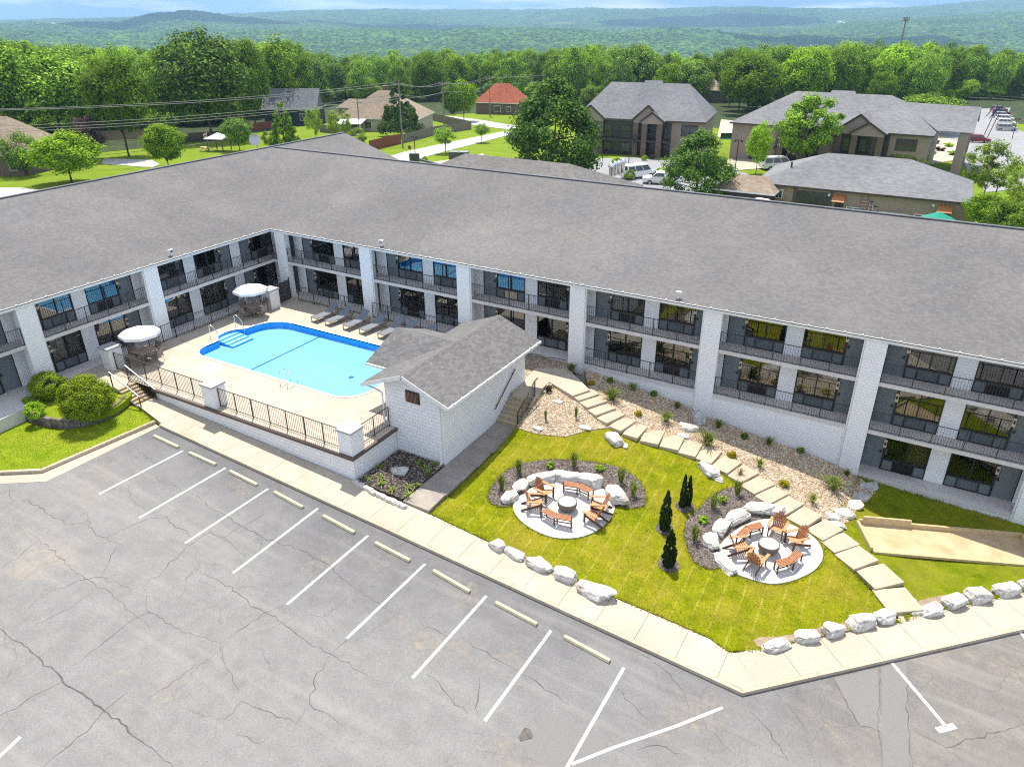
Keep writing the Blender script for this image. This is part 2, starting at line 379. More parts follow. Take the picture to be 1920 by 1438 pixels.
def rock(name, base, dark, s=1.0):
    t = NT(name); o = t.coord('Object'); n = t.noise(o, 2.2*s, 6, .65, .6); n2 = t.noise(o, 11*s, 5, .7)
    c = t.ramp(n, [(.36, dark), (.52, base), (.8, tuple(min(1, x*1.08) for x in base))])
    c = t.mix(.5, c, t.ramp(n2, [(.3, .72), (.6, 1.12)]), 'MULTIPLY')
    return t.done(t.bsdf(c, .9, .15, t.bump(n2, .7, .05)))
M['rock'] = rock('pale_limestone', (.62,.60,.56), (.36,.32,.265))
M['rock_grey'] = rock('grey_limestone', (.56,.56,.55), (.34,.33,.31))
M['wallstone'] = rock('wall_stone', (.22,.19,.165), (.10,.085,.075))
def wood(name, a, b, sc=(1.5, 1.5, 1.5)):
    t = NT(name); o = mapped(t, t.coord('Object'), sc); n = t.noise(o, 5, 5, .65, .8); oi = t.n('ShaderNodeObjectInfo')
    c = t.ramp(n, [(.3, a), (.7, b)]); return t.done(t.bsdf(c, .55, .35, t.bump(n, .1, .01)))
M['cedar'] = wood('cedar_stain', (.27,.105,.04), (.41,.175,.075))
M['cedar_pale'] = wood('cedar_bleached', (.44,.20,.085), (.58,.29,.13))
M['cedar_dark'] = wood('dark_stain_leg', (.075,.04,.022), (.12,.06,.035))
M['bowl'] = pm('bowl_brown', (.15,.125,.105), .15, 5, .7)
M['bowltop'] = pm('bowl_filling', (.66,.62,.55), .1, 12, .85, bump=.3, bscale=50)
M['canvas'] = pm('umbrella_canvas', (.80,.79,.77), .04, 3, .85, .1)
M['tabletop'] = pm('table_tan', (.36,.28,.21), .1, 4, .6)
M['taupe'] = pm('taupe_frame', (.19,.155,.125), .1, 4, .5)
M['sling'] = pm('grey_sling', (.165,.19,.215), .1, 8, .7, .2)
M['sling_tan'] = pm('tan_sling', (.24,.20,.165), .1, 8, .7, .2)
def glass():
    t = NT('window_glass'); n = t.noise(t.coord('Object'), .45, 2); gl = t.n('ShaderNodeBsdfGlossy'); gl.inputs['Color'].default_value = (.86,.90,.94,1); gl.inputs['Roughness'].default_value = .015
    t.l(t.bump(n, .05, .05), gl.inputs['Normal'])
    tr = t.n('ShaderNodeBsdfTransparent'); tr.inputs['Color'].default_value = (.72,.72,.70,1)
    mx = t.n('ShaderNodeMixShader'); fr = t.n('ShaderNodeFresnel'); fr.inputs['IOR'].default_value = 1.5
    t.l(t.math('ADD', t.math('MULTIPLY', fr.outputs[0], 1.0), .07, True), mx.inputs[0]); t.l(tr.outputs[0], mx.inputs[1]); t.l(gl.outputs[0], mx.inputs[2])
    return t.done(mx.outputs[0])
M['glass'] = glass()
M['glass_far'] = pm('far_glass', (.03,.035,.04), .3, 1, .1, .8)
def water():
    t = NT('pool_water'); o = t.coord('Object'); h = t.noise(o, 2.2, 3, .5, .4)
    gl = t.n('ShaderNodeBsdfGlossy'); gl.inputs['Roughness'].default_value = .02; t.l(t.bump(h, .4, .05), gl.inputs['Normal'])
    tr = t.n('ShaderNodeBsdfTransparent'); tr.inputs['Color'].default_value = (.80,.94,.985,1)
    fr = t.n('ShaderNodeFresnel'); fr.inputs['IOR'].default_value = 1.33; t.l(t.bump(h, .12, .05), fr.inputs['Normal'])
    mx = t.n('ShaderNodeMixShader'); t.l(fr.outputs[0], mx.inputs[0]); t.l(tr.outputs[0], mx.inputs[1]); t.l(gl.outputs[0], mx.inputs[2])
    return t.done(mx.outputs[0])
M['water'] = water()
M['poolfloor'] = pm('pool_floor_paint', (.27,.57,.83), .05, .5, .6)
M['poolwall'] = pm('pool_wall_paint', (.005,.36,.86), .06, .7, .6)
M['poolline'] = pm('pool_line_paint', (.02,.13,.30), .05, 1, .6)
M['poolstep'] = pm('pool_step_paint', (.42,.70,.88), .05, 1, .6)
def leaf(name, lo, mid, hi, tr=.3, var=.25):
    t = NT(name); g = t.n('ShaderNodeNewGeometry'); oi = t.n('ShaderNodeObjectInfo')
    c = t.ramp(g.outputs['Random Per Island'], [(0, lo), (.5, mid), (1, hi)])
    c = t.mix(1.0, c, t.ramp(oi.outputs['Random'], [(0, 1-var), (1, 1+var)]), 'MULTIPLY')
    n = t.noise(t.coord('Object'), .35, 3); c = t.mix(.6, c, t.ramp(n, [(.32, .72), (.68, 1.3)]), 'MULTIPLY')
    d = t.bsdf(c, .75, .08); tl = t.n('ShaderNodeBsdfTranslucent'); t.l(c, tl.inputs['Color'])
    mx = t.n('ShaderNodeMixShader'); mx.inputs[0].default_value = tr; t.l(d, mx.inputs[1]); t.l(tl.outputs[0], mx.inputs[2]); return t.done(mx.outputs[0])
M['leaf_oak'] = leaf('leaf_oak', (0.062,0.124,0.015), (0.191,0.340,0.033), (0.459,0.696,0.075))
M['leaf_dark'] = leaf('leaf_dark', (0.042,0.091,0.018), (0.139,0.256,0.040), (0.340,0.508,0.078), .25)
M['leaf_bright'] = leaf('leaf_bright', (0.121,0.220,0.010), (0.273,0.460,0.024), (0.516,0.742,0.055), .4)
M['leaf_yellow'] = leaf('leaf_yellow', (.08,.17,.010), (.15,.27,.015), (.26,.38,.03), .35)
M['leaf_conifer'] = leaf('leaf_conifer', (0.028,0.061,0.016), (0.076,0.134,0.036), (0.154,0.238,0.061), .15)
M['leaf_plum'] = leaf('leaf_plum', (0.035,0.019,0.019), (0.093,0.054,0.055), (0.192,0.140,0.134), .2)
M['leaf_magnolia'] = leaf('leaf_magnolia', (.045,.12,.016), (.12,.25,.03), (.28,.44,.10), .25)
M['leaf_loose'] = leaf('leaf_loose', (0.119,0.196,0.028), (0.263,0.383,0.052), (0.504,0.638,0.111), .4)
M['leaf_cypress'] = leaf('leaf_cypress', (.014,.032,.008), (.024,.05,.012), (.045,.085,.018), .15)
M['leaf_grass'] = leaf('leaf_grass', (.16,.22,.03), (.24,.30,.06), (.34,.38,.11), .4)
M['leaf_lime'] = leaf('leaf_lime', (.30,.28,.01), (.42,.36,.015), (.5,.42,.03), .4)
M['leaf_dry'] = leaf('leaf_dry', (.22,.16,.07), (.30,.22,.1), (.36,.28,.15), .3)
M['leaf_bush'] = leaf('leaf_bush', (0.085,0.138,0.010), (0.228,0.332,0.021), (0.491,0.589,0.043), .3)
M['trunk'] = pm('bark', (.10,.075,.055), .3, 6, .95, .1, bump=.6, bscale=15)
M['trunk_pale'] = pm('pale_bark', (.22,.19,.16), .3, 6, .95, .1, bump=.6, bscale=15)
M['stucco'] = pm('taupe_stucco', (.33,.26,.23), .08, .8, .9)
M['stucco_dark'] = pm('dark_trim', (.07,.055,.048), .1, 1, .8)
M['stucco_brown'] = pm('brown_post', (.12,.09,.075), .1, 1, .85)
M['brickwall'] = block_mat('brown_brick', (.17,.115,.085), (.13,.085,.065), (.16,.14,.12), .25, .08, .008)
M['siding_dark'] = pm('dark_green_siding', (.035,.05,.052), .15, 1, .8)
M['siding_pale'] = pm('pale_siding', (.45,.41,.34), .1, 1, .8)
M['wood_fence'] = pm('grey_wood_fence', (.20,.17,.145), .2, 3, .9)
M['red_fence'] = pm('red_wood_fence', (.23,.075,.045), .15, 3, .85)
M['tan_fence'] = pm('tan_wood_fence', (.27,.20,.13), .2, 3, .9)
M['pole'] = pm('utility_pole_wood', (.23,.20,.175), .2, 4, .9)
M['wire'] = pm('wire_grey', (.24,.24,.24), .1, 1, .6)
M['road'] = pm('pale_road', (.42,.41,.39), .1, .5, .9)
M['carwhite'] = pm('car_white', (.78,.78,.78), .03, 1, .3, .5)
M['carred'] = pm('car_red', (.20,.022,.02), .05, 1, .25, .5)
M['carblue'] = pm('car_blue', (.06,.09,.15), .05, 1, .25, .5)
M['cardark'] = pm('car_dark', (.04,.045,.05), .05, 1, .25, .5)
M['carsilver'] = pm('car_silver', (.42,.43,.44), .03, 1, .3, .5, metallic=.4)
M['tyre'] = pm('tyre_rubber', (.02,.02,.02), .2, 4, .85)
M['rim'] = pm('wheel_rim', (.4,.4,.41), .1, 4, .4)
M['lamp_red'] = pm('tail_lamp', (.35,.02,.02), .1, 4, .3)
M['copper'] = pm('orange_awning', (.42,.17,.055), .1, 3, .45)
M['green_canvas'] = pm('green_canvas', (.01,.25,.17), .08, 3, .8)
M['blue_tarp'] = pm('blue_tarp', (.02,.12,.35), .08, 3, .8)
M['yellow'] = pm('yellow_paint', (.65,.42,.02), .08, 3, .5)
M['alu'] = pm('aluminium', (.5,.5,.51), .08, 4, .4, .5, metallic=.6)
M['red_side'] = pm('red_fibreglass', (.40,.06,.03), .08, 3, .5)
M['flag_red'] = pm('flag_red', (.40,.05,.05), .05, 3, .8)
M['flag_white'] = pm('flag_white', (.7,.7,.7), .05, 3, .8)
M['flag_blue'] = pm('flag_blue', (.03,.05,.2), .05, 3, .8)
M['skin'] = pm('skin', (.35,.2,.13), .05, 3, .6)
M['cloth'] = pm('dark_clothes', (.09,.05,.045), .1, 5, .9)
M['hose'] = pm('black_hose', (.02,.02,.02), .1, 5, .5)
M['flower_red'] = pm('red_flowers', (.40,.06,.05), .2, 20, .8)
def canopy():
    t = NT('far_forest'); o = t.coord('Object')
    v = t.n('ShaderNodeTexVoronoi'); t.l(o, v.inputs['Vector']); v.inputs['Scale'].default_value = .085; sp = t.n('ShaderNodeSeparateColor'); t.l(v.outputs['Color'], sp.inputs[0])
    c = t.ramp(sp.outputs[0], [(0, (.010,.030,.008)), (.5, (.045,.10,.018)), (1, (.12,.19,.035))])
    n = t.noise(o, .0045, 5, .6); c = t.mix(1.0, c, t.ramp(n, [(.3, .65), (.7, 1.5)]), 'MULTIPLY')
    n2 = t.noise(o, .0016, 4, .55); c = t.mix(t.ramp(n2, [(.66, 0), (.70, 1)]), c, (.16,.20,.06))
    n3 = t.noise(o, .05, 4, .7)
    return t.done(t.bsdf(c, 1.0, 0, t.bump(t.math('ADD', t.math('MULTIPLY', v.outputs['Distance'], -.6), n3), 1.0, 8.0)))
M['canopy'] = canopy()
# ------------------------------------------------------------------ land: ground, hills
def vnoise(x, y, seed=0):
    xi, yi = np.floor(x).astype(np.int64), np.floor(y).astype(np.int64); xf, yf = x-xi, y-yi
    def h(a, b):
        n = (a*374761393+b*668265263+seed*982451653) & 0x7fffffff; n = (n ^ (n >> 13))*1274126177 & 0x7fffffff
        return ((n ^ (n >> 16)) & 0xffff)/65535.0
    u, v = xf*xf*(3-2*xf), yf*yf*(3-2*yf)
    return (h(xi, yi)*(1-u)+h(xi+1, yi)*u)*(1-v)+(h(xi, yi+1)*(1-u)+h(xi+1, yi+1)*u)*v
def grid_mesh(name, X, Y, Z, mat, smooth=False):
    m, n = X.shape; me = bpy.data.meshes.new(name); co = np.stack([X, Y, Z], -1).reshape(-1, 3)
    i = np.arange(m*n).reshape(m, n); q = np.stack([i[:-1, :-1], i[1:, :-1], i[1:, 1:], i[:-1, 1:]], -1).reshape(-1, 4)
    me.vertices.add(len(co)); me.vertices.foreach_set('co', co.ravel()); me.loops.add(q.size); me.loops.foreach_set('vertex_index', q.ravel().astype(np.int32))
    me.polygons.add(len(q)); me.polygons.foreach_set('loop_start', np.arange(0, q.size, 4, dtype=np.int32)); me.update(calc_edges=True); me.validate()
    me.materials.append(mat)
    if smooth: me.polygons.foreach_set('use_smooth', [True]*len(me.polygons))
    o = bpy.data.objects.new(name, me); COL.objects.link(o); return o
gx = np.arange(-260, 161, 4.0); gy = np.arange(-80, 341, 4.0); X, Y = np.meshgrid(gx, gy, indexing='ij')
Z = np.vectorize(back_z)(X, Y); site = (Y < 23) & (X > -24); Z[site] = np.minimum(-2.0, -1.0-.048*(X[site]-10.9)-1.3)
struct(grid_mesh('ground', X, Y, Z, M['lawn_far']))

pxs = np.arange(-420, 2341, 3.0); N = 400; rs = 225*(9800/225)**(np.arange(N)/(N-1))
def prof(pts): return np.interp(pxs, [p[0] for p in pts], [p[1] for p in pts])
dirs = np.array([ray(p, 19) for p in pxs]); hl = np.hypot(dirs[:, 0], dirs[:, 1]); ux, uy = dirs[:, 0]/hl, dirs[:, 1]/hl
def hts(py, r):
    out = []
    for p, y in zip(pxs, py):
        v = ray(p, y); out.append(CAM[2]+v[2]/math.hypot(v[0], v[1])*r)
    return np.array(out)[None, :]
far = prof([(-420,44),(0,40),(60,37),(170,37),(230,34),(300,30),(420,28),(500,25),(560,22),(640,20),(720,18),(800,21),(900,19),(1000,20),(1100,17),(1200,18),(1280,17),(1340,14),(1400,13),(1500,17),(1620,18),(1700,16),(1760,9),(1820,5),(1880,1),(1960,-4),(2340,-8)])
lhill = prof([(-420,64),(0,48),(60,42),(140,44),(220,44),(270,32),(310,25),(340,22),(372,24),(400,28),(450,36),(520,40),(580,41),(640,46),(720,58),(900,80),(2340,120)])
rhill = prof([(-420,130),(1200,90),(1300,70),(1420,55),(1500,58),(1600,46),(1700,38),(1800,30),(1900,22),(2340,10)])
mid = prof([(-420,90),(0,62),(120,64),(300,66),(500,62),(640,60),(800,58),(900,56),(1000,58),(1150,62),(1300,58),(1450,72),(1600,80),(1920,84),(2340,90)])
R_, _ = np.meshgrid(rs, pxs, indexing='ij'); X = CAM[0]+ux[None, :]*R_; Y = CAM[1]+uy[None, :]*R_
s_ = np.maximum(0, Y-10+np.maximum(0, -X-10)*.6); base = -1.5-.035*s_-.8
k = np.clip((R_-300)/1500, 0, 1); k = k*k*(3-2*k); valley = base*(1-k)+(-118)*k; valley = np.maximum(valley, -118-.0*R_)
def ridge(hh, r0, w_in, w_out, b=-118):
    w = np.where(R_ < r0, w_in, w_out); return b+(hh-b)*np.exp(-((R_-r0)/w)**2)
Z = np.maximum.reduce([valley, ridge(hts(mid, 3400), 3400, 900, 700), ridge(hts(lhill, 5200), 5200, 1000, 800), ridge(hts(rhill, 5000), 5000, 1300, 900), ridge(hts(far, 8600), 8600, 2300, 2000)])
amp = np.clip((R_-260)/300, 0, 1)
Z += amp*(vnoise(X/11, Y/11, 1)*7+vnoise(X/23, Y/23, 2)*7+(vnoise(X/160, Y/160, 3)-.5)*22*np.clip(R_/3000, 0, 1)+vnoise(X/5, Y/5, 5)*3-7)
hills = struct(grid_mesh('hills', X, Y, Z, M['canopy'])); hills['label'] = 'wooded hills and valley forest beyond the town'

# ------------------------------------------------------------------ parking lot
m = MB(); lotp = [(-35,-26),(6.4,-23.96),(8.0,-22.7),(8.13,-16.64),(39.44,-17.2),(48.07,-8.27),(66,10.4),(120,-8),(120,-75),(-35,-75)]
m.poly([(x, y, lot_z(x)) for x, y in lotp][::-1]); o = m.build('parking_lot', M['asphalt']); struct(o)
if o.data.polygons[0].normal.z < 0: o.data.flip_normals()
def strip(m, pts, w, z=.004, jitter=0, taper=False):
    P = [Vector((p[0], p[1])) for p in pts]
    if jitter:
        Q = [P[0]]
        for a, b in zip(P, P[1:]):
            n = max(1, int((b-a).length/.22)); d = (b-a); nn = Vector((-d.y, d.x)).normalized()
            Q += [a+d*k/n+nn*random.gauss(0, jitter) for k in range(1, n)]+[b]
        P = Q
    vs = []; n = len(P)
    for i, p in enumerate(P):
        d = P[min(i+1, n-1)]-P[max(i-1, 0)]; nn = Vector((-d.y, d.x)).normalized()
        ww = w*(random.uniform(.45, 1.35) if jitter else 1)*(min(1, .25+2.2*min(i, n-1-i)/n) if taper else 1)
        for sgn in (1, -1):
            q = p+nn*ww/2*sgn; vs.append((q.x, q.y, lot_z(q.x)+z))
    m.add(vs, [(2*i+1, 2*i+3, 2*i+2, 2*i) for i in range(n-1)])
near = [(343,845),(423,877),(503,916),(596,953),(690,1004),(797,1057),(912,1117),(1033,1182),(1170,1251)]
fars = [(186,926),(261,971),(347,1018),(437,1074),(538,1133),(650,1197),(773,1271),(909,1351),(1063,1438)]
m = MB()
for a, b in zip(near, fars): strip(m, [L(*a), L(*b)], .115)
strip(m, [L(1355,1326), L(1270,1360), L(1150,1401), L(1072,1432)], .105); strip(m, [L(1673,1243), L(1775,1363)], .13); strip(m, [L(1757,1369), L(1791,1360)], .22); strip(m, [L(-40,1455), L(38,1381)], .12); strip(m, [L(1911,1182), L(1960,1245)], .12)
struct(m.build('parking_lines', M['paint']))
def cr(off, s, *pts): return [L(off[0]+x/s, off[1]+y/s) for x, y in pts]
a, s = (0, 800), 2.255; bold = MB(); fine = MB()
for w, pts in [(.085, [(-20,840),(130,950),(260,1060),(440,1200),(600,1330),(720,1420),(760,1460)]), (.04, [(-10,1230),(100,1165),(200,1110),(275,1075)]), (.04, [(180,1438),(300,1340),(390,1260),(440,1200),(540,1120)]),
        (.04, [(310,1010),(420,930),(560,815),(640,780)]), (.03, [(150,835),(290,770),(390,700)]), (.03, [(80,800),(180,715),(330,650),(420,635),(500,660),(560,690)]), (.04, [(0,350),(65,310),(120,310),(190,360),(290,415),(375,410)]), (.05, [(45,250),(38,290),(62,312)]),
        (.04, [(355,365),(390,430),(430,465),(520,500)]), (.03, [(450,470),(560,415),(640,385),(730,370)]), (.035, [(490,490),(465,560),(430,630)]), (.04, [(600,680),(690,610),(760,540),(830,480),(890,445),(960,480),(1040,550)]),
        (.035, [(600,680),(620,730),(630,785),(700,830),(800,870),(920,910)]), (.045, [(700,375),(740,425),(790,440),(810,470)]), (.05, [(830,290),(880,340),(960,380),(1020,420),(1130,480),(1280,525),(1380,580),(1443,640),(1560,720),(1640,770)]),
        (.04, [(940,470),(1020,420),(1130,365)]), (.045, [(820,595),(940,660),(1050,740),(1120,785),(1300,910),(1400,960),(1443,990),(1560,1060)]), (.03, [(930,915),(1010,860),(1110,790),(1230,745)]),
        (.05, [(1400,960),(1340,1040),(1310,1130),(1310,1170),(1380,1210),(1443,1260)]), (.03, [(940,1250),(1020,1160),(1120,1200),(1250,1255),(1310,1170)]), (.04, [(1400,960),(1480,880),(1560,800)])]:
    strip(bold, cr(a, s, *pts), w*.62, .004, .05, True)
for pts in [[(630,200),(700,240),(820,285)], [(560,80),(620,130),(690,170)], [(80,420),(170,480),(300,600),(480,720),(640,850)], [(930,910),(940,980),(1010,1130)], [(540,240),(560,310),(610,350)], [(1090,560),(1110,480),(1060,440)], [(170,480),(90,540),(0,600)], [(980,1290),(1100,1340),(1140,1310)], [(620,1150),(760,1060),(830,1000)]]:
    strip(fine, cr(a, s, *pts), .022, .004, .05, True)
a, s = (800, 1000), 3.0
for pts in [[(0,790),(70,840),(140,930),(230,1010)], [(240,610),(300,650),(400,710),(500,770)], [(300,800),(290,900),(290,1020)], [(0,520),(120,580)], [(500,770),(640,850),(800,960)], [(1180,1220),(1300,1190),(1440,1240)]]: strip(bold, cr(a, s, *pts), .03, .004, .05, True)
for pts in [[(1100,630),(1250,700),(1370,790),(1450,900),(1480,1000)], [(1070,870),(1180,980),(1280,1080)], [(620,380),(780,440),(950,520)]]: strip(fine, cr(a, s, *pts), .03, .004, .03, True)
a, s = (1400, 900), 2.673
for pts in [[(430,990),(500,1110),(570,1230),(670,1260)], [(665,950),(665,1200),(680,1440)], [(800,1000),(810,1200),(830,1440)], [(840,1250),(1000,1340),(1390,1220)], [(20,1160),(120,1260),(210,1400)]]: strip(fine, cr(a, s, *pts), .04, .004, .04, True)
struct(bold.build('asphalt_cracks', M['crack'])); struct(fine.build('asphalt_hairline_cracks', M['crack_fine']))
m = MB()
for pts in [[(545,1245),(655,1010),(800,1045),(1028,1142),(960,1318),(830,1400),(720,1330)]]:
    m.poly([(p[0], p[1], lot_z(p[0])+.0025) for p in cr((800,1000), 3.0, *pts)][::-1])
m.poly([(p[0], p[1], lot_z(p[0])+.0025) for p in cr((1400,900), 2.673, (440,990),(660,940),(668,1238),(570,1230))][::-1]); m.poly([(p[0], p[1], lot_z(p[0])+.0025) for p in cr((1400,900), 2.673, (674,936),(800,905),(812,1440),(684,1440))][::-1])
o = struct(m.build('asphalt_patch', M['asphalt_patch']))
for p in o.data.polygons:
    if p.normal.z < 0: p.flip()
# pothole
c = L(980, 1375); m = MB(); pr = [(random.uniform(.8,1.15)) for _ in range(14)]
m.poly([(c[0]+.33*pr[k]*math.cos(k*.4488), c[1]+.26*pr[k]*math.sin(k*.4488), lot_z(c[0])+.003) for k in range(14)]); struct(m.build('pothole', M['crack_fine']))
# wheel stops
stops = [((290,817),(333,837)),((355,848),(404,870)),((430,882),(483,909)),((513,921),(569,951)),((604,965),(667,999)),((702,1016),(770,1051)),((811,1068),(882,1109)),((928,1128),(1008,1170)),((1058,1192),(1143,1238))]
ordn = ['first', 'second', 'third', 'fourth', 'fifth', 'sixth', 'seventh', 'eighth', 'ninth']
ws0 = None
for i, (a, b) in enumerate(stops):
    A, Bp = [solve(p[0], p[1], lambda x, y: lot_z(x)+.08) for p in (a, b)]
    mx, my = (A[0]+Bp[0])/2, (A[1]+Bp[1])/2; an = math.atan2(Bp[1]-A[1], Bp[0]-A[0])
    lab = 'cream concrete wheel stop, '+(ordn[i]+' from the pool stairs end of the row' if i < 8 else 'last of the row nearest the sidewalk corner')
    if ws0 is None:
        ln = 1.93; m = MB(); pr = [(-.09,0),(.09,0),(.09,.05),(.06,.125),(-.06,.125),(-.09,.05)]
        vs = [(-ln/2, y, z) for y, z in pr]+[(ln/2, y, z) for y, z in pr]
        m.add(vs, [(0,1,2,3,4,5), (11,10,9,8,7,6)]+[(k, 6+k, 6+(k+1) % 6, (k+1) % 6) for k in range(6)])
        ws0 = m.build('wheel_stop', M['wheelstop'], bevel=.012); o = ws0
        tag(o, lab, 'wheel stop', 'wheel stops along the sidewalk')
    else: o = ws0.copy(); COL.objects.link(o); o['label'] = lab
    o.location = (mx, my, lot_z(mx)); o.rotation_euler = (0, math.atan(.048), an)

# ------------------------------------------------------------------ sidewalks and kerbs
SW = .14
zs = lambda x, y: lot_z(x)+SW
inner = lambda x: np.interp(x, [5.4, 20.2, 24.7, 30.2, 36.6, 37.7, 38.6, 39.3], [-14.86, -14.95, -15.04, -15.38, -15.38, -15.42, -15.7, -15.9])
outer = lambda x: np.interp(x, [5.4, 8.13, 39.44], [-15.95, -16.5, -17.06])
m = MB(); xs = [5.4, 8.13]+[8.13+1.6*k for k in range(1, 19)]+[38.5]
for a, b in zip(xs, xs[1:]):
    a += .007; b -= .007; mid_ = (a+b)/2
    m.prism([(a, outer(a)), (b, outer(b)), (b, inner(b)), (mid_, inner(mid_)), (a, inner(a))], lambda x, y: lot_z(x)-.15, zs)
d = Vector((8.63, 8.93)).normalized(); nrm = Vector((-d.y, d.x))
c0 = Vector((39.40, -17.05))
e0 = c0+d*.6; m.prism([(38.507, outer(38.5)), tuple(c0+nrm*.012), tuple(e0+nrm*.012), tuple(e0+nrm*1.5), (38.507, inner(38.5))], lambda x, y: lot_z(x)-.15, zs)
k = 1; t0 = .6
while t0 < 36:
    t1 = t0+1.75; p = c0+d*(t0+.007)+nrm*.012; q = c0+d*(t1-.007)+nrm*.012
    w = 1.49; a0 = .55 if k == 0 else 0
    m.prism([tuple(p), tuple(q), tuple(q+nrm*w), tuple(p+nrm*w+d*(1.0 if k == 0 else 0))], lambda x, y: lot_z(x)-.15, zs); t0 = t1; k += 1
struct(m.build('sidewalk', M['walk']))
m = MB(); kp = [(8.13,-16.66),(39.44,-17.22),(48.07,-8.29),(66,10.3)]
def kerb(m, pts, w, top, inward=1):
    for i, (p, q) in enumerate(zip(pts, pts[1:])):
        p, q = Vector(p), Vector(q); n = max(1, int((q-p).length/3.0)); dd = (q-p)/n; nn = Vector((-dd.y, dd.x)).normalized()*w*inward
        for j in range(n):
            a, b = p+dd*j+dd.normalized()*.008, p+dd*(j+1)-dd.normalized()*.008; m.prism([tuple(a), tuple(b), tuple(b+nn), tuple(a+nn)], lambda x, y: lot_z(x)-.3, lambda x, y: lot_z(x)+top)
kerb(m, kp, .15, SW+.004)
lk = [(-30,-25.4),(5.2,-24.0),(7.2,-22.4),(7.72,-16.55)]; kerb(m, lk, .16, .17)
struct(m.build('kerb', M['kerb']))
m = MB(); g = [(-30,-26),(6.4,-23.98),(8.0,-22.7),(8.12,-16.64),(7.74,-16.6),(7.22,-22.42),(5.2,-24.02),(-30,-25.42)]
m.prism(g, lambda x, y: lot_z(x)-.1, lambda x, y: lot_z(x)+.012); struct(m.build('gutter_apron', M['walk']))
# walkway beside the pool house and landing by the rooms
wz = lambda x, y: np.interp(y, [-15.2, -11.6, -6.7], [-1.36, -1.34, -1.26])
m = MB()
for a, b in zip(np.linspace(-15.02, -6.72, 7), np.linspace(-15.02, -6.72, 7)[1:]): m.prism([(23.08, a+.012), (24.56, a+.012), (24.50, b-.012), (23.08, b-.012)], lambda x, y: wz(x, y)-.3, wz)
struct(m.build('walkway', M['walk_grey']))
m = MB(); lp = [solve(px, py, lambda x, y: -.12) for px, py in [(1004,690),(1064,690),(1106,731),(1074,742),(1030,716),(998,746),(961,740),(984,712)]]
m.prism([(p[0], p[1]) for p in lp][::-1], -.5, -.12)
if sum(lp[i][0]*lp[(i+1) % 8][1]-lp[(i+1) % 8][0]*lp[i][1] for i in range(8)) > 0: m = MB(); m.prism([(p[0], p[1]) for p in lp], -.5, -.12)
struct(m.build('landing', M['walk']))

# ------------------------------------------------------------------ lawns, gravel, mulch
pp = lambda pts, f=G: [f(*p)[:2] for p in pts]
pathL = [(1240,838),(1285,852),(1345,882),(1400,915),(1470,962),(1535,1010),(1578,1052),(1636,1110),(1664,1150),(1690,1166)]
lawn = pp([(812,971),(905,862),(964,802),(1000,740),(1100,745),(1180,812)]+pathL)+[(43.2,-10.95),(39.45,-14.95),(38.5,-15.62),(37.6,-15.36),(36.6,-15.33),(30.2,-15.33),(24.7,-14.99)]
lawn = [(24.62,-14.99),(24.58,-6.6),(24.6,-3.2),(27,-2.6)]+lawn[5:]
struct(sheet('lawn', lawn, T, M['lawn'], .45))
rl = pp([(1700,1163),(1660,1100),(1602,1025),(1560,975),(1600,925)])+[(40.9,-.05),(47.5,-.05),(60,-.05),(60,4.0),(48.2,-5.8),(44.1,-10.05)]
struct(sheet('side_lawn', rl, T, M['lawn_right'], .45, up=.012))
gv = pp([(1012,722),(1034,720),(1070,745),(1106,735)])+[(25.2,-.05),(32,-.05),(40.6,-.05),(41.2,-.3)]+pp([(1640,925),(1612,948),(1590,980),(1562,988),(1520,966),(1470,936),(1420,906),(1345,871),(1280,848),(1235,833),(1180,813),(1140,803),(1100,808),(1060,820),(1010,815),(968,803),(988,765),(1000,748)])
struct(sheet('gravel_bed', gv, T, M['gravel'], .35, up=.03, jit=.012))
struct(sheet('gravel_patch', [(21.2,-3.4),(24.6,-3.4),(24.6,-.03),(21.2,-.03)], lambda x, y: -.16, M['gravel'], .4, up=0, jit=.012))
o1, s1 = (900, 860), 6.0
f1 = lambda pts: [(o1[0]+x/s1, o1[1]+y/s1) for x, y in pts]
o2, s2 = (1280, 900), 6.846
f2 = lambda pts: [(o2[0]+x/s2, o2[1]+y/s2) for x, y in pts]
mul1 = smooth_poly(pp(f1([(80,470),(110,340),(190,230),(290,130),(470,55),(640,25),(800,10),(1080,15),(1300,45),(1480,75),(1640,130),(1780,230),(1850,340),(1872,470),(1830,555),(1640,560),(1500,520),(1300,420),(900,360),(600,420),(400,520),(280,555),(140,520)])))
struct(sheet('mulch_bed', mul1, T, M['mulch'], .35, up=.03, jit=.012))
mul2 = smooth_poly(pp(f2([(18,700),(30,580),(70,480),(150,420),(300,270),(430,165),(560,105),(750,90),(880,150),(1010,240),(1150,340),(1150,480),(900,560),(650,700),(560,850),(640,1010),(560,1130),(420,1140),(330,1155),(200,1090),(110,1010),(50,860)])))
struct(sheet('mulch_bed', mul2, T, M['mulch'], .35, up=.03, jit=.012))
pad1 = smooth_poly(pp(f1([(360,545),(400,640),(470,720),(600,810),(780,885),(930,908),(1120,895),(1280,840),(1400,760),(1480,670),(1525,560),(1500,450),(1420,360),(1250,290),(1000,260),(760,270),(560,340),(420,450)])))
struct(sheet('gravel_pad', pad1, T, M['padgravel'], .35, up=.055))
pad2 = smooth_poly(pp(f2([(430,900),(560,1150),(720,1230),(900,1290),(1130,1348),(1320,1325),(1500,1270),(1680,1180),(1780,1070),(1808,960),(1770,850),(1700,760),(1600,680),(1400,580),(1150,500),(950,520),(750,600),(560,740)])))
struct(sheet('gravel_pad', pad2, T, M['padgravel'], .35, up=.055))
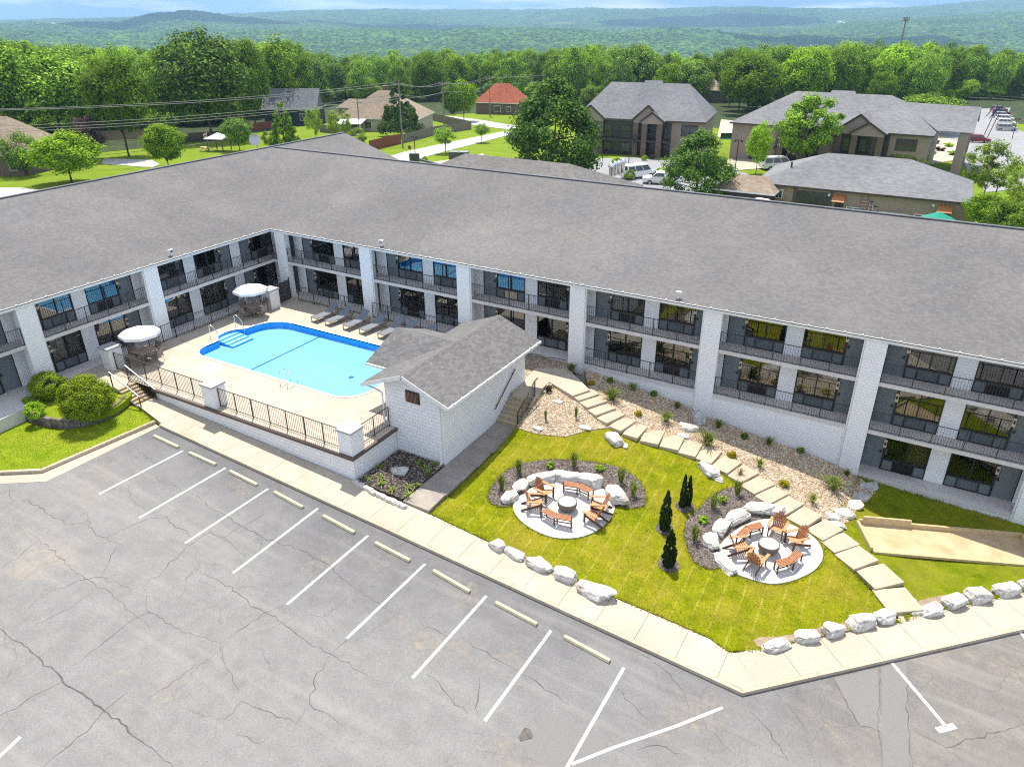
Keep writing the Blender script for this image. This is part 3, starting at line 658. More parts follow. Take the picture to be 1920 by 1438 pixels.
for i, (px, py, r) in enumerate([(1246,992,.40), (1254,1059,.46), (1284,950,.44)]):
    c = G(px, py); struct(sheet('mulch_ring', [(c[0]+r*math.cos(a), c[1]+r*math.sin(a)) for a in np.linspace(0, 2*math.pi, 20)[:-1]], T, M['mulch'], .25, up=.03))
bed = [(20.22,-14.92),(23.06,-14.98),(23.06,-11.62),(20.22,-11.62)]
struct(sheet('planting_bed', bed, lambda x, y: -1.28, M['mulch_dark'], .3, up=0, jit=.02))
# bare soil behind the kerb boulders
def soilstrip(pts, w):
    P = [Vector(p) for p in pts]; a = []; b = []
    for i, p in enumerate(P):
        d_ = P[min(i+1, len(P)-1)]-P[max(i-1, 0)]; n_ = Vector((-d_.y, d_.x)).normalized(); a.append(tuple(p)); b.append(tuple(p+n_*w*random.uniform(.6, 1.25)))
    struct(sheet('bare_soil', smooth_poly(a+b[::-1], 1), T, M['soil'], .3, up=.02))
soilstrip(pp([(1425,1218),(1480,1205),(1540,1193),(1600,1180),(1660,1165)]), .5); soilstrip(pp([(1725,1148),(1790,1130),(1850,1118),(1915,1108)]), .45); soilstrip(pp([(925,1028),(985,1055),(1060,1090),(1120,1122)]), .35)

# ------------------------------------------------------------------ stepping path
tr = [(1097,743),(1112.6,756),(1128,770),(1145,783.5),(1167,797),(1191,809.5),(1223,820.5),(1260,831),(1294,843),(1327,855),(1361,873),(1391,891),(1419,912),(1446,931),(1474,950),(1507,972),(1545,996),(1573,1020),(1605,1048),(1648,1083),(1682,1128)]
TP = [G(*p) for p in tr]
for i, p in enumerate(TP):
    a, b = TP[max(0, i-1)], TP[min(len(TP)-1, i+1)]; an = math.atan2(b[1]-a[1], b[0]-a[0])
    seg = [math.dist(TP[j][:2], TP[j+1][:2]) for j in (max(0, i-1), min(len(TP)-2, i))]; ln = min(max(sum(seg)/2*.97, .6), 2.0)
    m = MB(); m.box(-ln/2, ln/2, -.72, .72, -.2, 0)
    w = ['first step below the landing', 'second step below the landing', 'third step below the landing'][i] if i < 3 else ('last step above the sidewalk' if i == 20 else ordn[i-3]+' step after the three by the landing' if i < 12 else ordn[19-i]+' step up from the lowest of the path')
    o = m.build('path_step', M['stepconc'], None, (p[0], p[1], p[2]+.11), an, bevel=.015); tag(o, 'square concrete path slab, '+w, 'step', 'concrete slab steps of the garden path')
q = [L(*p) for p in [(1676,1152),(1722,1140),(1735,1158),(1690,1172)]]; m = MB(); m.prism([(a[0], a[1]) for a in q][::-1], lambda x, y: lot_z(x)-.2, lambda x, y: lot_z(x)+SW+.01)
o = struct(m.build('path_foot', M['stepconc']))
# ------------------------------------------------------------------ the motel
motel = thing('motel', 'long L-shaped white block motel with grey shingle roof and balcony railings round the pool', 'motel')
ZE, SLA, SLB, RBY, RAX, AEND = 4.80, .310, .289, 11.22, -10.67, 20.43
VX, VZ = -(ZE+SLB*RBY-ZE)/SLA, ZE+SLB*RBY; RAZ = ZE-SLA*RAX; BX, AY = 66.0, -38.0
m = MB(); t = .14
OV = .16
m.slab([(OV,AY,ZE-SLA*OV+.18),(OV,-OV,ZE-SLA*OV+.18),(VX,RBY,VZ+.18),(-1.87,AEND,5.56),(RAX,AEND,RAZ+.18),(RAX,AY,RAZ+.18)], t)
m.slab([(OV,-OV,ZE-SLB*OV+.18),(BX,-OV,ZE-SLB*OV+.18),(BX,RBY,VZ+.18),(VX,RBY,VZ+.18)], t)
m.slab([(VX,RBY,VZ+.18),(BX,RBY,VZ+.18),(BX,22.5,ZE+.18),(0,22.5,ZE+.18)], t)
m.slab([(RAX,AY,RAZ+.18),(RAX,AEND,RAZ+.18),(-21.4,AEND,ZE+.18),(-21.4,AY,ZE+.18)], t)
m.build('roof', M['shingle'], motel)
m = MB(); m.bar((VX-.1,RBY,VZ+.205),(BX,RBY,VZ+.205),.24,.05); m.bar((RAX,AY,RAZ+.205),(RAX,AEND,RAZ+.205),.24,.05)
m.build('ridge_cap', M['shingle_dark'], motel)
def fb(m, side, u0, u1, d0, d1, z0, z1):
    if side == 'B': m.box(u0, u1, d0, d1, z0, z1)
    else: m.box(-d1, -d0, u0, u1, z0, z1)
def pt(side, u, d, z): return (u, d, z) if side == 'B' else (-d, u, z)
for side, u0, u1 in (('B', .02, BX), ('A', AY, -.02)):
    m = MB(); fb(m, side, u0, u1, -.145, -.025, ZE-.02, ZE+.15); fb(m, side, u0, u1, -.022, .02, ZE-.1, ZE+.1)
    u = u0+.3
    while u < min(u1, 54) if side == 'B' else u < u1:
        if side == 'B' or u > -26: fb(m, side, u-.035, u+.035, -.155, -.06, ZE+.15, ZE+.19)
        u += .82
    m.build('gutter', M['gutter'], motel)
D1 = 1.2
# openings: (kind, start, end) along each facade
OPB = [('door', .15, .95)]
for k in range(8):
    s = 1.8+7.8*k; OPB += [('door', s, s+.97), ('win', s+.97, s+3.02), ('win', s+3.9, s+5.95), ('door', s+5.95, s+6.92)]
OPA = [('win',-24.5,-22.45), ('win',-21.45,-19.4), ('door',-19.4,-18.42), ('door',-17.35,-16.37), ('win',-16.37,-14.42), ('win',-13.55,-11.5), ('door',-11.5,-10.52), ('win',-8.7,-6.7), ('win',-5.82,-3.77), ('door',-3.77,-2.8), ('door',-1.95,-1.0), ('win',-1.0,1.05)]
floors = {0: 0.0, 1: 2.66, -1: -2.66}
TOP = {0: 2.46, 1: 4.74, -1: -.2}
win0 = {}; parts_door = {}
def window(side, u0, u1, zf, top, curtain, ac):
    w = u1-u0; key = (side, round(w, 2), round(top-zf, 2), curtain, ac)
    org = pt(side, u0, D1, zf)
    if key in win0:
        o = copy_tree(win0[key], motel); o.location = org; return
    h = top-zf-.26; m = MB(); e = .055
    def b(mm, a0, a1, d0, d1, z0, z1): fb(mm, side, a0, a1, d0, d1, z0, z1)
    b(m, 0, e, -.03, .09, 0, h); b(m, w-e, w, -.03, .09, 0, h); b(m, e, w-e, -.03, .09, h-e, h); b(m, e, w-e, -.03, .09, 0, .05); b(m, e, w-e, -.035, .09, .58, .66); b(m, w/2-.03, w/2+.03, -.03, .09, .66, h-e)
    b(m, .52, .57, -.028, .09, .05, .58); b(m, w-.57, w-.52, -.028, .09, .05, .58)
    f = m.build('window', M['metal_dark'], motel, org)
    m = MB(); b(m, e, w/2-.03, .02, .03, .66, h-e); b(m, w/2+.03, w-e, .03, .04, .66, h-e); m.build('glass', M['glass'], f)
    for a0, a1 in ((e, .52), (w-.52, w-e)): m = MB(); b(m, a0, a1, .0, .05, .05, .58); m.build('lower_panel', M['grey_panel'], f)
    m = MB(); b(m, .57, w-.57, .03, .06, .05, .58)
    for i in range(8): b(m, .60, w-.60, .0, .03, .09+i*.06, .115+i*.06)
    m.build('air_grille', M['cream'] if ac == 2 else M['grey_panel'] if ac else M['metal_dark'], f)
    if curtain:
        m = MB(); n = 44; a0, a1 = (.1, w-.1) if curtain == 1 else ((w*.5, w-.1) if curtain == 2 else (.1, w*.42))
        for i in range(n):
            x0, x1 = a0+(a1-a0)*i/n, a0+(a1-a0)*(i+1)/n; b(m, x0, x1, .16+.03*(i % 2), .19+.03*(i % 2), .3, h-.06)
        m.build('curtain', M['curtain'] if side == 'A' else M['curtain_tan'], f)
    win0[key] = f
def door(side, u0, u1, zf, lock_right):
    w = u1-u0; key = (side, round(w, 2), lock_right); org = pt(side, u0, D1, zf)
    if key in parts_door:
        d_, l_ = parts_door[key]; copy_tree(d_, motel).location = org; copy_tree(l_, motel).location = org; return
    m = MB(); fb(m, side, .04, w-.04, .03, .08, 0, 2.12)
    for i in (0, 1):
        for z0, z1 in ((.2, .75), (.85, 1.45), (1.55, 1.98)): fb(m, side, .14+i*(w/2-.08), w/2-.06+i*(w/2-.08), .015, .03, z0, z1)
    o = m.build('door', M['door'], motel, org)
    m = MB(); x = w-.14 if lock_right else .14; fb(m, side, x-.03, x+.03, -.04, .015, .95, 1.12); fb(m, side, x-.09, x+.03, -.05, -.03, 1.0, 1.03); m.build('handle', M['metal_dark'], o)
    m = MB(); fb(m, side, 0, .04, -.01, .1, 0, 2.2); fb(m, side, w-.04, w, -.01, .1, 0, 2.2); fb(m, side, .04, w-.04, -.01, .1, 2.12, 2.2); m.build('door_frame', M['metal_dark'], o)
    x = w-.02 if lock_right else .02; m = MB(); fb(m, side, x-.075, x+.075, -.05, -.012, 1.3, 1.75)
    l = m.build('wall_lamp', M['cream'], motel, org); m = MB(); fb(m, side, x-.04, x+.04, -.1, -.05, 1.47, 1.62); m.build('lamp_shade', M['metal_dark'], l)
    parts_door[key] = (o, l)
for side, ops, lim in (('B', OPB, (-D1, BX)), ('A', OPA, (AY, D1))):
    for fl, zf in floors.items():
        if fl == -1 and side == 'A': continue
        o_ = [o for o in ops if fl != -1 or o[1] > 40]
        a, b_ = (40.75 if fl == -1 else lim[0]), lim[1]
        m = MB(); cur = a; merged = []
        for kd, u0, u1 in sorted(o_, key=lambda q: q[1]):
            if merged and abs(merged[-1][1]-u0) < .01: merged[-1][1] = u1
            else: merged.append([u0, u1])
        for u0, u1 in merged:
            if u0 > cur: fb(m, side, cur, u0, D1, D1+.2, zf, TOP[fl])
            fb(m, side, u0, u1, D1, D1+.2, TOP[fl]-.26 if fl else TOP[fl]-.26, TOP[fl]); cur = u1
        fb(m, side, cur, b_, D1, D1+.2, zf, TOP[fl]); m.build('room_wall', M['block'], motel)
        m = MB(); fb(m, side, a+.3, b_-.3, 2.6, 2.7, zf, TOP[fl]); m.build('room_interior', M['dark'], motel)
        for i, (kd, u0, u1) in enumerate(o_):
            if (side == 'B' and u0 > 56): continue
            if kd == 'win':
                cu = 0
                if side == 'A': cu = 1 if fl == 0 else (0, 1, 0, 0, 2)[i % 5]
                elif fl == -1: cu = 2 if i % 2 else 0
                else: cu = (0, 1, 3, 0, 1, 2, 0)[(i*3+fl) % 7]
                window(side, u0, u1, zf, TOP[fl], cu, 2 if (side == 'B' and fl == 1 and i == 10) else (i+fl) % 3 != 0)
            else:
                rt = any(abs(q[1]-u1) < .01 and q[0] == 'win' for q in ops); door(side, u0, u1, zf, rt)
# floors, soffits
m = MB(); m.box(-D1-.2, BX, .02, D1+.2, 2.46, 2.66); m.box(-D1-.2, -.02, AY, .018, 2.46, 2.66); m.build('balcony_floor', M['slab'], motel)
m = MB(); m.box(.0, BX, .03, D1+1.4, -.2, 0); m.box(-D1-1.4, -.0, AY, D1, -.2, 0); m.build('walkway_floor', M['slab'], motel)
m = MB(); m.box(40.8, BX, .03, D1+1.4, -2.86, -2.66); m.build('lower_walkway', M['slab'], motel)
m = MB(); m.box(-D1-.2, BX, .03, D1+.2, 4.745, 4.79); m.box(-D1-.2, -.03, AY, .025, 4.745, 4.79); m.build('soffit', M['soffit'], motel)
m = MB(); m.box(24.6, 40.2, .06, .3, -3.4, -.2); m.build('foundation_wall', M['block'], motel)
m = MB(); m.box(40.5, BX, .06, .3, -3.8, -2.86); m.build('foundation_wall', M['block'], motel)
m = MB(); m.box(40.52, 40.72, .3, 2.5, -3.4, -.2); m.build('end_wall', M['block'], motel)
m = MB(); m.box(-21, -1.4, 20.0, 20.2, -2, 5.4); m.add([(-21,20.0,5),(-1.9,20.0,5.2),(-10.67,20.0,8)], [(0,1,2)]); m.build('gable_wall', M['block'], motel)
m = MB(); m.box(-1.4, BX, 21.5, 21.7, -3, 4.8); m.build('rear_wall', M['block'], motel)
# columns
XS = [.385+7.9*k for k in range(8)]; CW = .956
for k, x in enumerate(XS):
    zb = 0 if k < 3 else T(x+.45, -.1)-.5
    m = MB(); m.box(x, x+CW, -.045, .42, zb, 4.78); m.build('column', M['block'], motel)
YS = [-10.36, -18.10, -25.84]
for y in YS:
    m = MB(); m.box(-.42, .045, y, y+CW, -.4, 4.78); m.build('column', M['block'], motel)
for k in (1, 2, 3, 4, 5, 6):
    x = XS[k]+(CW+.05 if k in (2, 3, 1) else -.05); zb = 0 if k < 3 else T(x, -.1)
    m = MB(); m.box(x-.04, x+.04, -.0, .07, zb, 4.8); m.build('downspout', M['gutter'], motel)
for y in (-18.10+CW+.05, -10.36-.05):
    m = MB(); m.box(-.07, .0, y-.04, y+.04, 0, 4.8); m.build('downspout', M['gutter'], motel)
# railings
def rail_pts(m, p0, p1, z0, z1=None, h=1.04, sp=.127, post=1.32, th=.013, rail=.036, ends=True):
    z1 = z0 if z1 is None else z1; a, b = Vector((*p0, z0)), Vector((*p1, z1)); d = b-a; ln = Vector(p1).__sub__(Vector(p0)).length
    up = Vector((0,0,1)); m.bar(a+up*h, b+up*h, rail, .03); m.bar(a+up*.09, b+up*.09, .03, .025)
    n = max(1, int(ln/sp))
    for i in range(1, n):
        q = a+d*i/n; m.bar(q+up*.09, q+up*(h-.015), th, th, (1,0,0))
    k = max(1, round(ln/post))
    for i in range(k+1):
        q = a+d*i/k; m.bar(q, q+up*h, .042, .042, (1,0,0))
for k in range(7):
    u0, u1 = XS[k]+CW, XS[k+1]
    m = MB(); rail_pts(m, (u0+.02, .08), (u1-.02, .08), 2.62); m.build('railing', M['railing'], motel)
    if k >= 3:
        m = MB(); rail_pts(m, (u0+.02, .1), (u1-.02, .1), -.02); m.build('railing', M['railing'], motel)
    if k >= 5:
        pass
for y0, y1 in ((YS[0]+CW, -.08), (YS[1]+CW, YS[0]), (YS[2]+CW, YS[1])):
    m = MB(); rail_pts(m, (-.08, y0+.02), (-.08, y1-.02), 2.62); m.build('railing', M['railing'], motel)
m = MB(); rail_pts(m, (-.08, .08), (XS[0]-.02, .08), 2.62); m.build('railing', M['railing'], motel)
def flood(p, rz):
    m = MB(); m.box(-.05, .05, -.05, .05, 0, .16); m.tube([(0,0,.12),(0,0,.22)], .06, 8)
    o = m.build('flood_light', M['gutter'], motel, p, rz)
    m = MB(); m.box(-.13, .13, -.07, .07, .20, .38); m.box(-.15, .15, -.09, .09, .365, .41); m.build('lamp_head', M['gutter'], o); m = MB(); m.box(-.11, .11, -.085, -.072, .22, .35); m.build('lens', M['steel'], o)
fz = lambda d: ZE+.18+.29*d
for px, py in ((322, 482), (716, 467), (1271, 564)):
    if px == 322:
        v = ray(px, py); tt = (-.2-CAM[0])/v[0]; P = CAM+v*tt; flood((-.2, P[1], fz(.2)-.02), rad(90))
    else:
        v = ray(px, py); tt = (.2-CAM[1])/v[1]; P = CAM+v*tt; flood((P[0], .2, fz(.2)-.02), 0)
# satellite dish behind the ridge
v = ray(483, 281); tt = (-13.2-CAM[0])/v[0]; P = CAM+v*tt
m = MB(); m.tube([(0,0,-.6),(0,0,.9)], .05, 8); o = m.build('dish_mast', M['alu'], motel, (-13.2, P[1], RAZ-.31*2.5+.1))
m = MB(); m.lathe([(0,0),(.25,.03),(.42,.1),(.50,.16)], 20); q = m.build('satellite_dish', M['alu'], o, (.1,-.2,1.15), (rad(70), 0, rad(35)), smooth=True)

# ------------------------------------------------------------------ pool house
ph = thing('pool_house', 'small white block pool house with grey cross-gabled shingle roof beside the pool', 'pool house')
RX, RZ, EZ, XL, XR, YF, YR = 21.1, 3.36, 2.34, 18.5, 23.72, -12.1, -2.95
m = MB(); th = .1; YC, C0, C1, XC = -7.38, -10.0, -4.76, 17.1
m.slab([(XR,YF,EZ),(XR,YR,EZ),(RX,YR,RZ),(RX,YF,RZ)], th)
m.slab([(RX,YF,RZ),(RX,YC,RZ),(XL,C0,EZ),(XL,YF,EZ)], th); m.slab([(RX,YC,RZ),(RX,YR,RZ),(XL,YR,EZ),(XL,C1,EZ)], th)
m.slab([(XC,C0,EZ),(XL,C0,EZ),(RX,YC,RZ),(XC,YC,RZ)], th); m.slab([(XC,YC,RZ),(RX,YC,RZ),(XL,C1,EZ),(XC,C1,EZ)], th)
m.build('roof', M['shingle_big'], ph)
m = MB(); m.slab([(RX-.17,YR,RZ-.055),(RX-.17,YF,RZ-.055),(RX,YF,RZ+.012),(RX,YR,RZ+.012)],.01); m.slab([(RX,YR,RZ+.012),(RX,YF,RZ+.012),(RX+.17,YF,RZ-.055),(RX+.17,YR,RZ-.055)],.01); m.build('ridge_cap', M['shingle_big'], ph)
m = MB()
m.prism([(19.58,-11.58),(23.06,-11.58),(23.06,-3.5),(19.58,-3.5)], -1.7, 2.4); m.add([(19.58,-11.578,2.4),(23.06,-11.578,2.4),(23.06,-11.578,2.5),(RX,-11.578,3.2),(19.58,-11.578,2.62)], [(0,1,2,3,4)])
m.build('wall', M['block_house'], ph)
m = MB(); m.box(17.75, 19.58, -9.4, -5.35, 0, 2.3); m.build('side_wall', M['block_house'], ph)
sl = (RZ-EZ)/(XR-RX)
m = MB(); m.bar((XR,YF-.015,EZ-.09),(RX,YF-.015,RZ-.09),.03,.2,(0,0,1)); m.bar((XL,YF-.015,EZ-.09),(RX,YF-.015,RZ-.09),.03,.2); m.build('barge_board', M['gutter'], ph)
m = MB(); m.box(XC, XL, C0-.1, C0+.02, EZ-.16, EZ-.03); m.build('gutter', M['gutter'], ph); m = MB(); m.box(XR-.02, XR+.1, YF, YR, EZ-.16, EZ-.03)
for i in range(12): m.box(XR+.02, XR+.13, YF+.4+i*.75, YF+.46+i*.75, EZ-.03, EZ+.02)
m.build('gutter', M['gutter'], ph)
m = MB(); m.add([(18.75,-11.6,2.38),(23.45,-11.6,2.38),(RX,-11.6,3.24),(18.75,-12.08,2.38),(23.45,-12.08,2.38),(RX,-12.08,3.24)], [(0,3,5,2),(1,2,5,4)]); m.build('soffit', M['tan_fence'], ph)
m = MB(); m.box(20.9, 21.75, -11.62, -11.56, 1.72, 2.36); o = m.build('vent_window', M['metal_dark'], ph)
m = MB()
for i in range(9): m.box(20.96+i*.083, 21.0+i*.083, -11.66, -11.625, 1.77, 2.31)
m.build('slats', pm('vent_slats', (.22,.13,.09), .2, 4), o)
m = MB(); m.box(RX-.06, RX+.06, -11.7, -11.58, 2.78, 2.92); m.build('wall_lamp', M['cardark'], ph)
m = MB(); m.box(22.86, 22.96, -11.68, -11.6, -1.36, 2.2); m.tube([(23.6,-11.98,2.2),(23.2,-11.7,2.05),(22.91,-11.64,1.95)], .045, 6); m.tube([(22.91,-11.64,-1.2),(22.91,-11.9,-1.32)], .045, 6); m.build('downspout', M['white'], ph)
m = MB(); m.tube([(18.6,-11.9,2.2),(19.2,-11.72,2.0),(19.45,-11.64,1.85),(19.45,-11.64,.1)], .05, 6); m.build('downspout', M['white'], ph)
def atx_(px, py, X):
    v = ray(px, py); return CAM+v*(X-CAM[0])/v[0]
a, b = atx_(928.7, 767, 23.16), atx_(966, 692, 23.16); m = MB(); m.tube([tuple(a), tuple(b)], .03, 8)
for k in (.1, .5, .9):
    q = a+(b-a)*k; m.bar(tuple(q), (23.04, q[1], q[2]-.04), .025)
m.build('handrail', M['railing'], ph)
m = MB(); q = atx_(1012, 655, 23.1); m.box(23.06, 23.1, -5.6, -4.6, 2.0, 2.06); m.build('wall_bracket', M['railing'], ph)
# ------------------------------------------------------------------ pool deck and pool
def rr(x0, x1, y0, y1, r, n=8):
    P = []
    q = r-1.9
    for cx, cy, a0, r in ((x1-1.5-q, y0+1.5+q, -90, 1.5+q), (x1-1.5-q, y1-1.5-q, 0, 1.5+q), (x0+1.9+q, y1-1.9-q, 90, 1.9+q), (x0+1.1+q, y0+1.1+q, 180, 1.1+q)):
        P += [(cx+r*math.cos(rad(a0+90*k/n)), cy+r*math.sin(rad(a0+90*k/n))) for k in range(n+1)]
    return P
def pool_outline(off):
    P = rr(3.25-off, 16.3+off, -10.5-off, -3.9+off, 1.9+off)
    # insert the step bay on the left side (between the last two corners)
    i = 27; b = [(3.25-off, -6.05), (3.1-off, -6.3-off*.2+.1), (2.75-off, -6.5+off), (2.55-off, -6.9), (2.5-off, -7.3), (2.55-off, -7.7), (2.75-off, -8.1-off), (3.1-off, -8.25-off*.2-.05), (3.25-off, -8.45)]
    return P[:i]+b+P[i:]
PO = pool_outline(0)
deck_out = [(.045,-14.86),(20.1,-14.94),(20.1,-11.6),(19.56,-11.6),(19.56,-.0),(.045,.0)]
PR = pool_outline(.17)
m = MB(); ys = -7.3
# the deck: two halves round the pool opening
li = PR.index(min(PR, key=lambda p: p[0]))          # leftmost point (step bay)
ri = max(range(len(PR)), key=lambda i: (round(PR[i][0], 3), -abs(PR[i][1]+7.3)))
loop = PR[ri:]+PR[:ri]; li2 = loop.index(PR[li])
upper = loop[1:li2+1]; lower = loop[li2:]+[loop[0]]
rp = loop[0]
m.poly([(x, y, 0) for x, y in [(20.1-.54,rp[1]),(19.56,0),(.045,0),(.045,PR[li][1])]+upper[::-1]+[rp]])
m.poly([(x, y, 0) for x, y in [(.045,PR[li][1]),(.045,-14.86),(20.1,-14.94),(20.1,-11.6),(19.56,-11.6),(19.56,rp[1])]+[rp]+lower[::-1][1:]])
deck = struct(m.build('pool_deck', M['deck']))
for p in deck.data.polygons:
    if p.normal.z < 0: p.flip()
# joints in the deck
m = MB()
for x in (2.6, 5.6, 8.6, 11.6, 14.6, 17.6): m.box(x-.012, x+.012, -14.8, -10.75, .001, .003); m.box(x-.012, x+.012, -3.5, -.05, .001, .003)
for x0, x1 in ((.06, 2.9), (16.7, 19.5)):
    for y in (-12.5, -9.6, -6.6, -2.0): m.box(x0, x1 if y != -6.6 else min(x1, 2.0) if x0 < 1 else x1, y-.012, y+.012, .001, .003)
struct(m.build('deck_joints', M['walk_grey']))
m = MB(); q = [D0(*p) for p in ((373,688),(395,679),(421,686),(397,701))]; m.poly([(p[0], p[1], .006) for p in q]); o = m.build('deck_patch', M['white']); struct(o)
pool = thing('swimming_pool', 'bright blue rectangular swimming pool with rounded corners and entry steps', 'swimming pool', (0,0,0))
m = MB(); n = len(PO); DZ = -.44
m.add([(x, y, 0) for x, y in PO]+[(x, y, DZ) for x, y in PO], [(i, n+i, n+(i+1) % n, (i+1) % n) for i in range(n)]); m.build('pool_wall', M['poolwall'], pool, smooth=False)
m = MB(); m.poly([(x, y, DZ) for x, y in PO]); m.build('pool_floor', M['poolfloor'], pool)
m = MB(); m.add([(x, y, .02) for x, y in PO]+[(x, y, .02) for x, y in PR]+[(x, y, -.06) for x, y in PO], [(i, (i+1) % n, n+(i+1) % n, n+i) for i in range(n)]+[(i, 2*n+i, 2*n+(i+1) % n, (i+1) % n) for i in range(n)]); m.build('pool_coping', M['white'], pool)
m = MB(); m.box(7.62, 7.74, -10.45, -3.95, DZ+.004, DZ+.01); m.build('floor_line', M['poolline'], pool)
for k, (x1, z) in enumerate(((2.98,-.17),(3.38,-.23),(3.78,-.29),(4.18,-.35))):
    x0 = (2.52, 2.981, 3.381, 3.781)[k]
    m = MB(); m.box(x0, x1, -8.15, -6.45, DZ+.01, z); s_ = m.build('pool_step', M['poolwall'], pool); m = MB(); m.box(x0, x1-.05, -8.12, -6.48, z+.002, z+.008); m.build('step_tread', M['poolstep'], s_)
m = MB(); m.lathe([(0,DZ+.012),(.16,DZ+.012)], 16, (13.6,-7.6,0)); m.build('floor_drain', M['poolline'], pool)
m = MB(); m.poly([(x, y, -.09) for x, y in PO]); w = m.build('water', M['water'], pool)
if w.data.polygons[0].normal.z < 0: w.data.flip_normals()
# pool handrails and ladder
def grab(name, pts, label, cat, r=.024):
    m = MB(); P = smooth_poly3(pts); m.tube(P, r, 8); return tag(m.build(name, M['steel'], smooth=True), label, cat)
def smooth_poly3(P, it=2):
    P = [Vector(p) for p in P]
    for _ in range(it): P = [P[0]]+[q for a, b in zip(P, P[1:]) for q in (a*.75+b*.25, a*.25+b*.75)]+[P[-1]]
    return [tuple(p) for p in P]
for y, lb in ((-8.25, 'steel handrail at the near side of the pool entry steps'), (-6.2, 'steel handrail at the far side of the pool entry steps')):
    grab('pool_handrail', [(2.3,y,0),(2.3,y,.8),(2.45,y,.92),(3.1,y,.5),(3.1,y,-.3)], lb, 'handrail')
lad = thing('pool_ladder', 'curved steel ladder rails at the front edge of the pool', 'pool ladder')
for x in (11.45, 12.0):
    m = MB(); m.tube(smooth_poly3([(x,-11.05,0),(x,-11.05,.75),(x,-10.75,.95),(x,-10.3,.55),(x,-10.25,-.9)]), .024, 8); m.build('rail', M['steel'], lad, smooth=True)
for z in (-.35, -.65): m = MB(); m.box(11.45, 12.0, -10.32, -10.2, z-.02, z+.02); m.build('rung', M['steel'], lad)
# retaining wall, pillars, fences
rw = thing('retaining_wall', 'white block retaining wall under the pool deck along the sidewalk', 'wall')
m = MB(); m.box(5.5, 20.1, -14.86, -14.66, -1.9, -.14); m.box(19.9, 20.1, -14.66, -11.6, -1.9, -.14); m.build('wall', M['block_house'], rw)
m = MB(); m.box(5.45, 20.22, -15.0, -14.86, -.14, .012); m.box(20.101, 20.22, -14.859, -11.6, -.14, .012); m.build('coping', M['stucco_brown'], rw)
def pillar(x, y, h, w, lab):
    p = thing('pillar', lab, 'pillar', (x, y, 0)); m = MB(); m.box(-w/2, w/2, -w/2, w/2, -.02, h-.1); m.build('shaft', M['block'], p); m = MB(); m.box(-w/2-.06, w/2+.06, -w/2-.06, w/2+.06, h-.1, h); m.build('cap', M['capstone'], p, bevel=.015); return p
pillar(19.68, -14.42, 1.3, .84, 'white block pillar at the outer corner of the pool deck'); pillar(10.15, -14.42, 1.3, .84, 'white block pillar midway along the front pool fence'); pillar(1.05, -14.2, 1.38, .84, 'white block pillar at the head of the stairs'); pillar(1.65, -2.3, 1.4, .84, 'white block pillar beside the mesh gate')
def fence(name, pts, lab, mat='fence_brown', group='metal fences round the pool deck', **kw):
    m = MB()
    for a, b in zip(pts, pts[1:]): rail_pts(m, a, b, .0, h=1.12, **kw)
    return tag(m.build(name, M[mat]), lab, 'fence', group)
fence('pool_fence', [(1.5,-14.35),(9.7,-14.4)], 'brown bar fence from the stairs to the middle pillar')
fence('pool_fence', [(10.6,-14.5),(19.25,-14.55)], 'brown bar fence between the middle and corner pillars')
fence('pool_fence', [(19.75,-13.98),(19.75,-11.66)], 'short brown bar fence between corner pillar and pool house')
fence('pool_fence', [(1.05,-13.75),(.45,-10.36),(.45,-9.4),(.5,-2.3),(1.2,-2.3)], 'black bar fence along the left wing of the motel', 'railing')
fence('pool_fence', [(2.45,-.45),(8.28,-.3)], 'black bar fence behind the first three loungers', 'railing'); fence('pool_fence', [(9.3,-.35),(16.15,-.5),(18.5,-.6)], 'black bar fence behind the loungers by the pool house', 'railing')
gt = thing('mesh_gate', 'dark mesh gate between the pillar and the motel corner column', 'gate'); m = MB()
for a, b in (((1.75,-1.85,.05),(1.75,-1.85,1.5)),((1.55,-.35,.05),(1.55,-.35,1.62)),((1.75,-1.85,1.45),(1.55,-.35,1.45)),((1.75,-1.85,.1),(1.55,-.35,.1))): m.bar(a, b, .05)
m.build('gate_frame', M['railing'], gt); m = MB(); a, b = Vector((1.75,-1.85,0)), Vector((1.55,-.35,0))
for i in range(30): q = a+(b-a)*i/29; m.bar((q.x,q.y,.1),(q.x,q.y,1.45), .02, .02, (1,0,0))
for i in range(24): z = .12+i*.057; m.bar((a.x,a.y,z),(b.x,b.y,z), .018)
m.build('gate_mesh', M['railing'], gt)
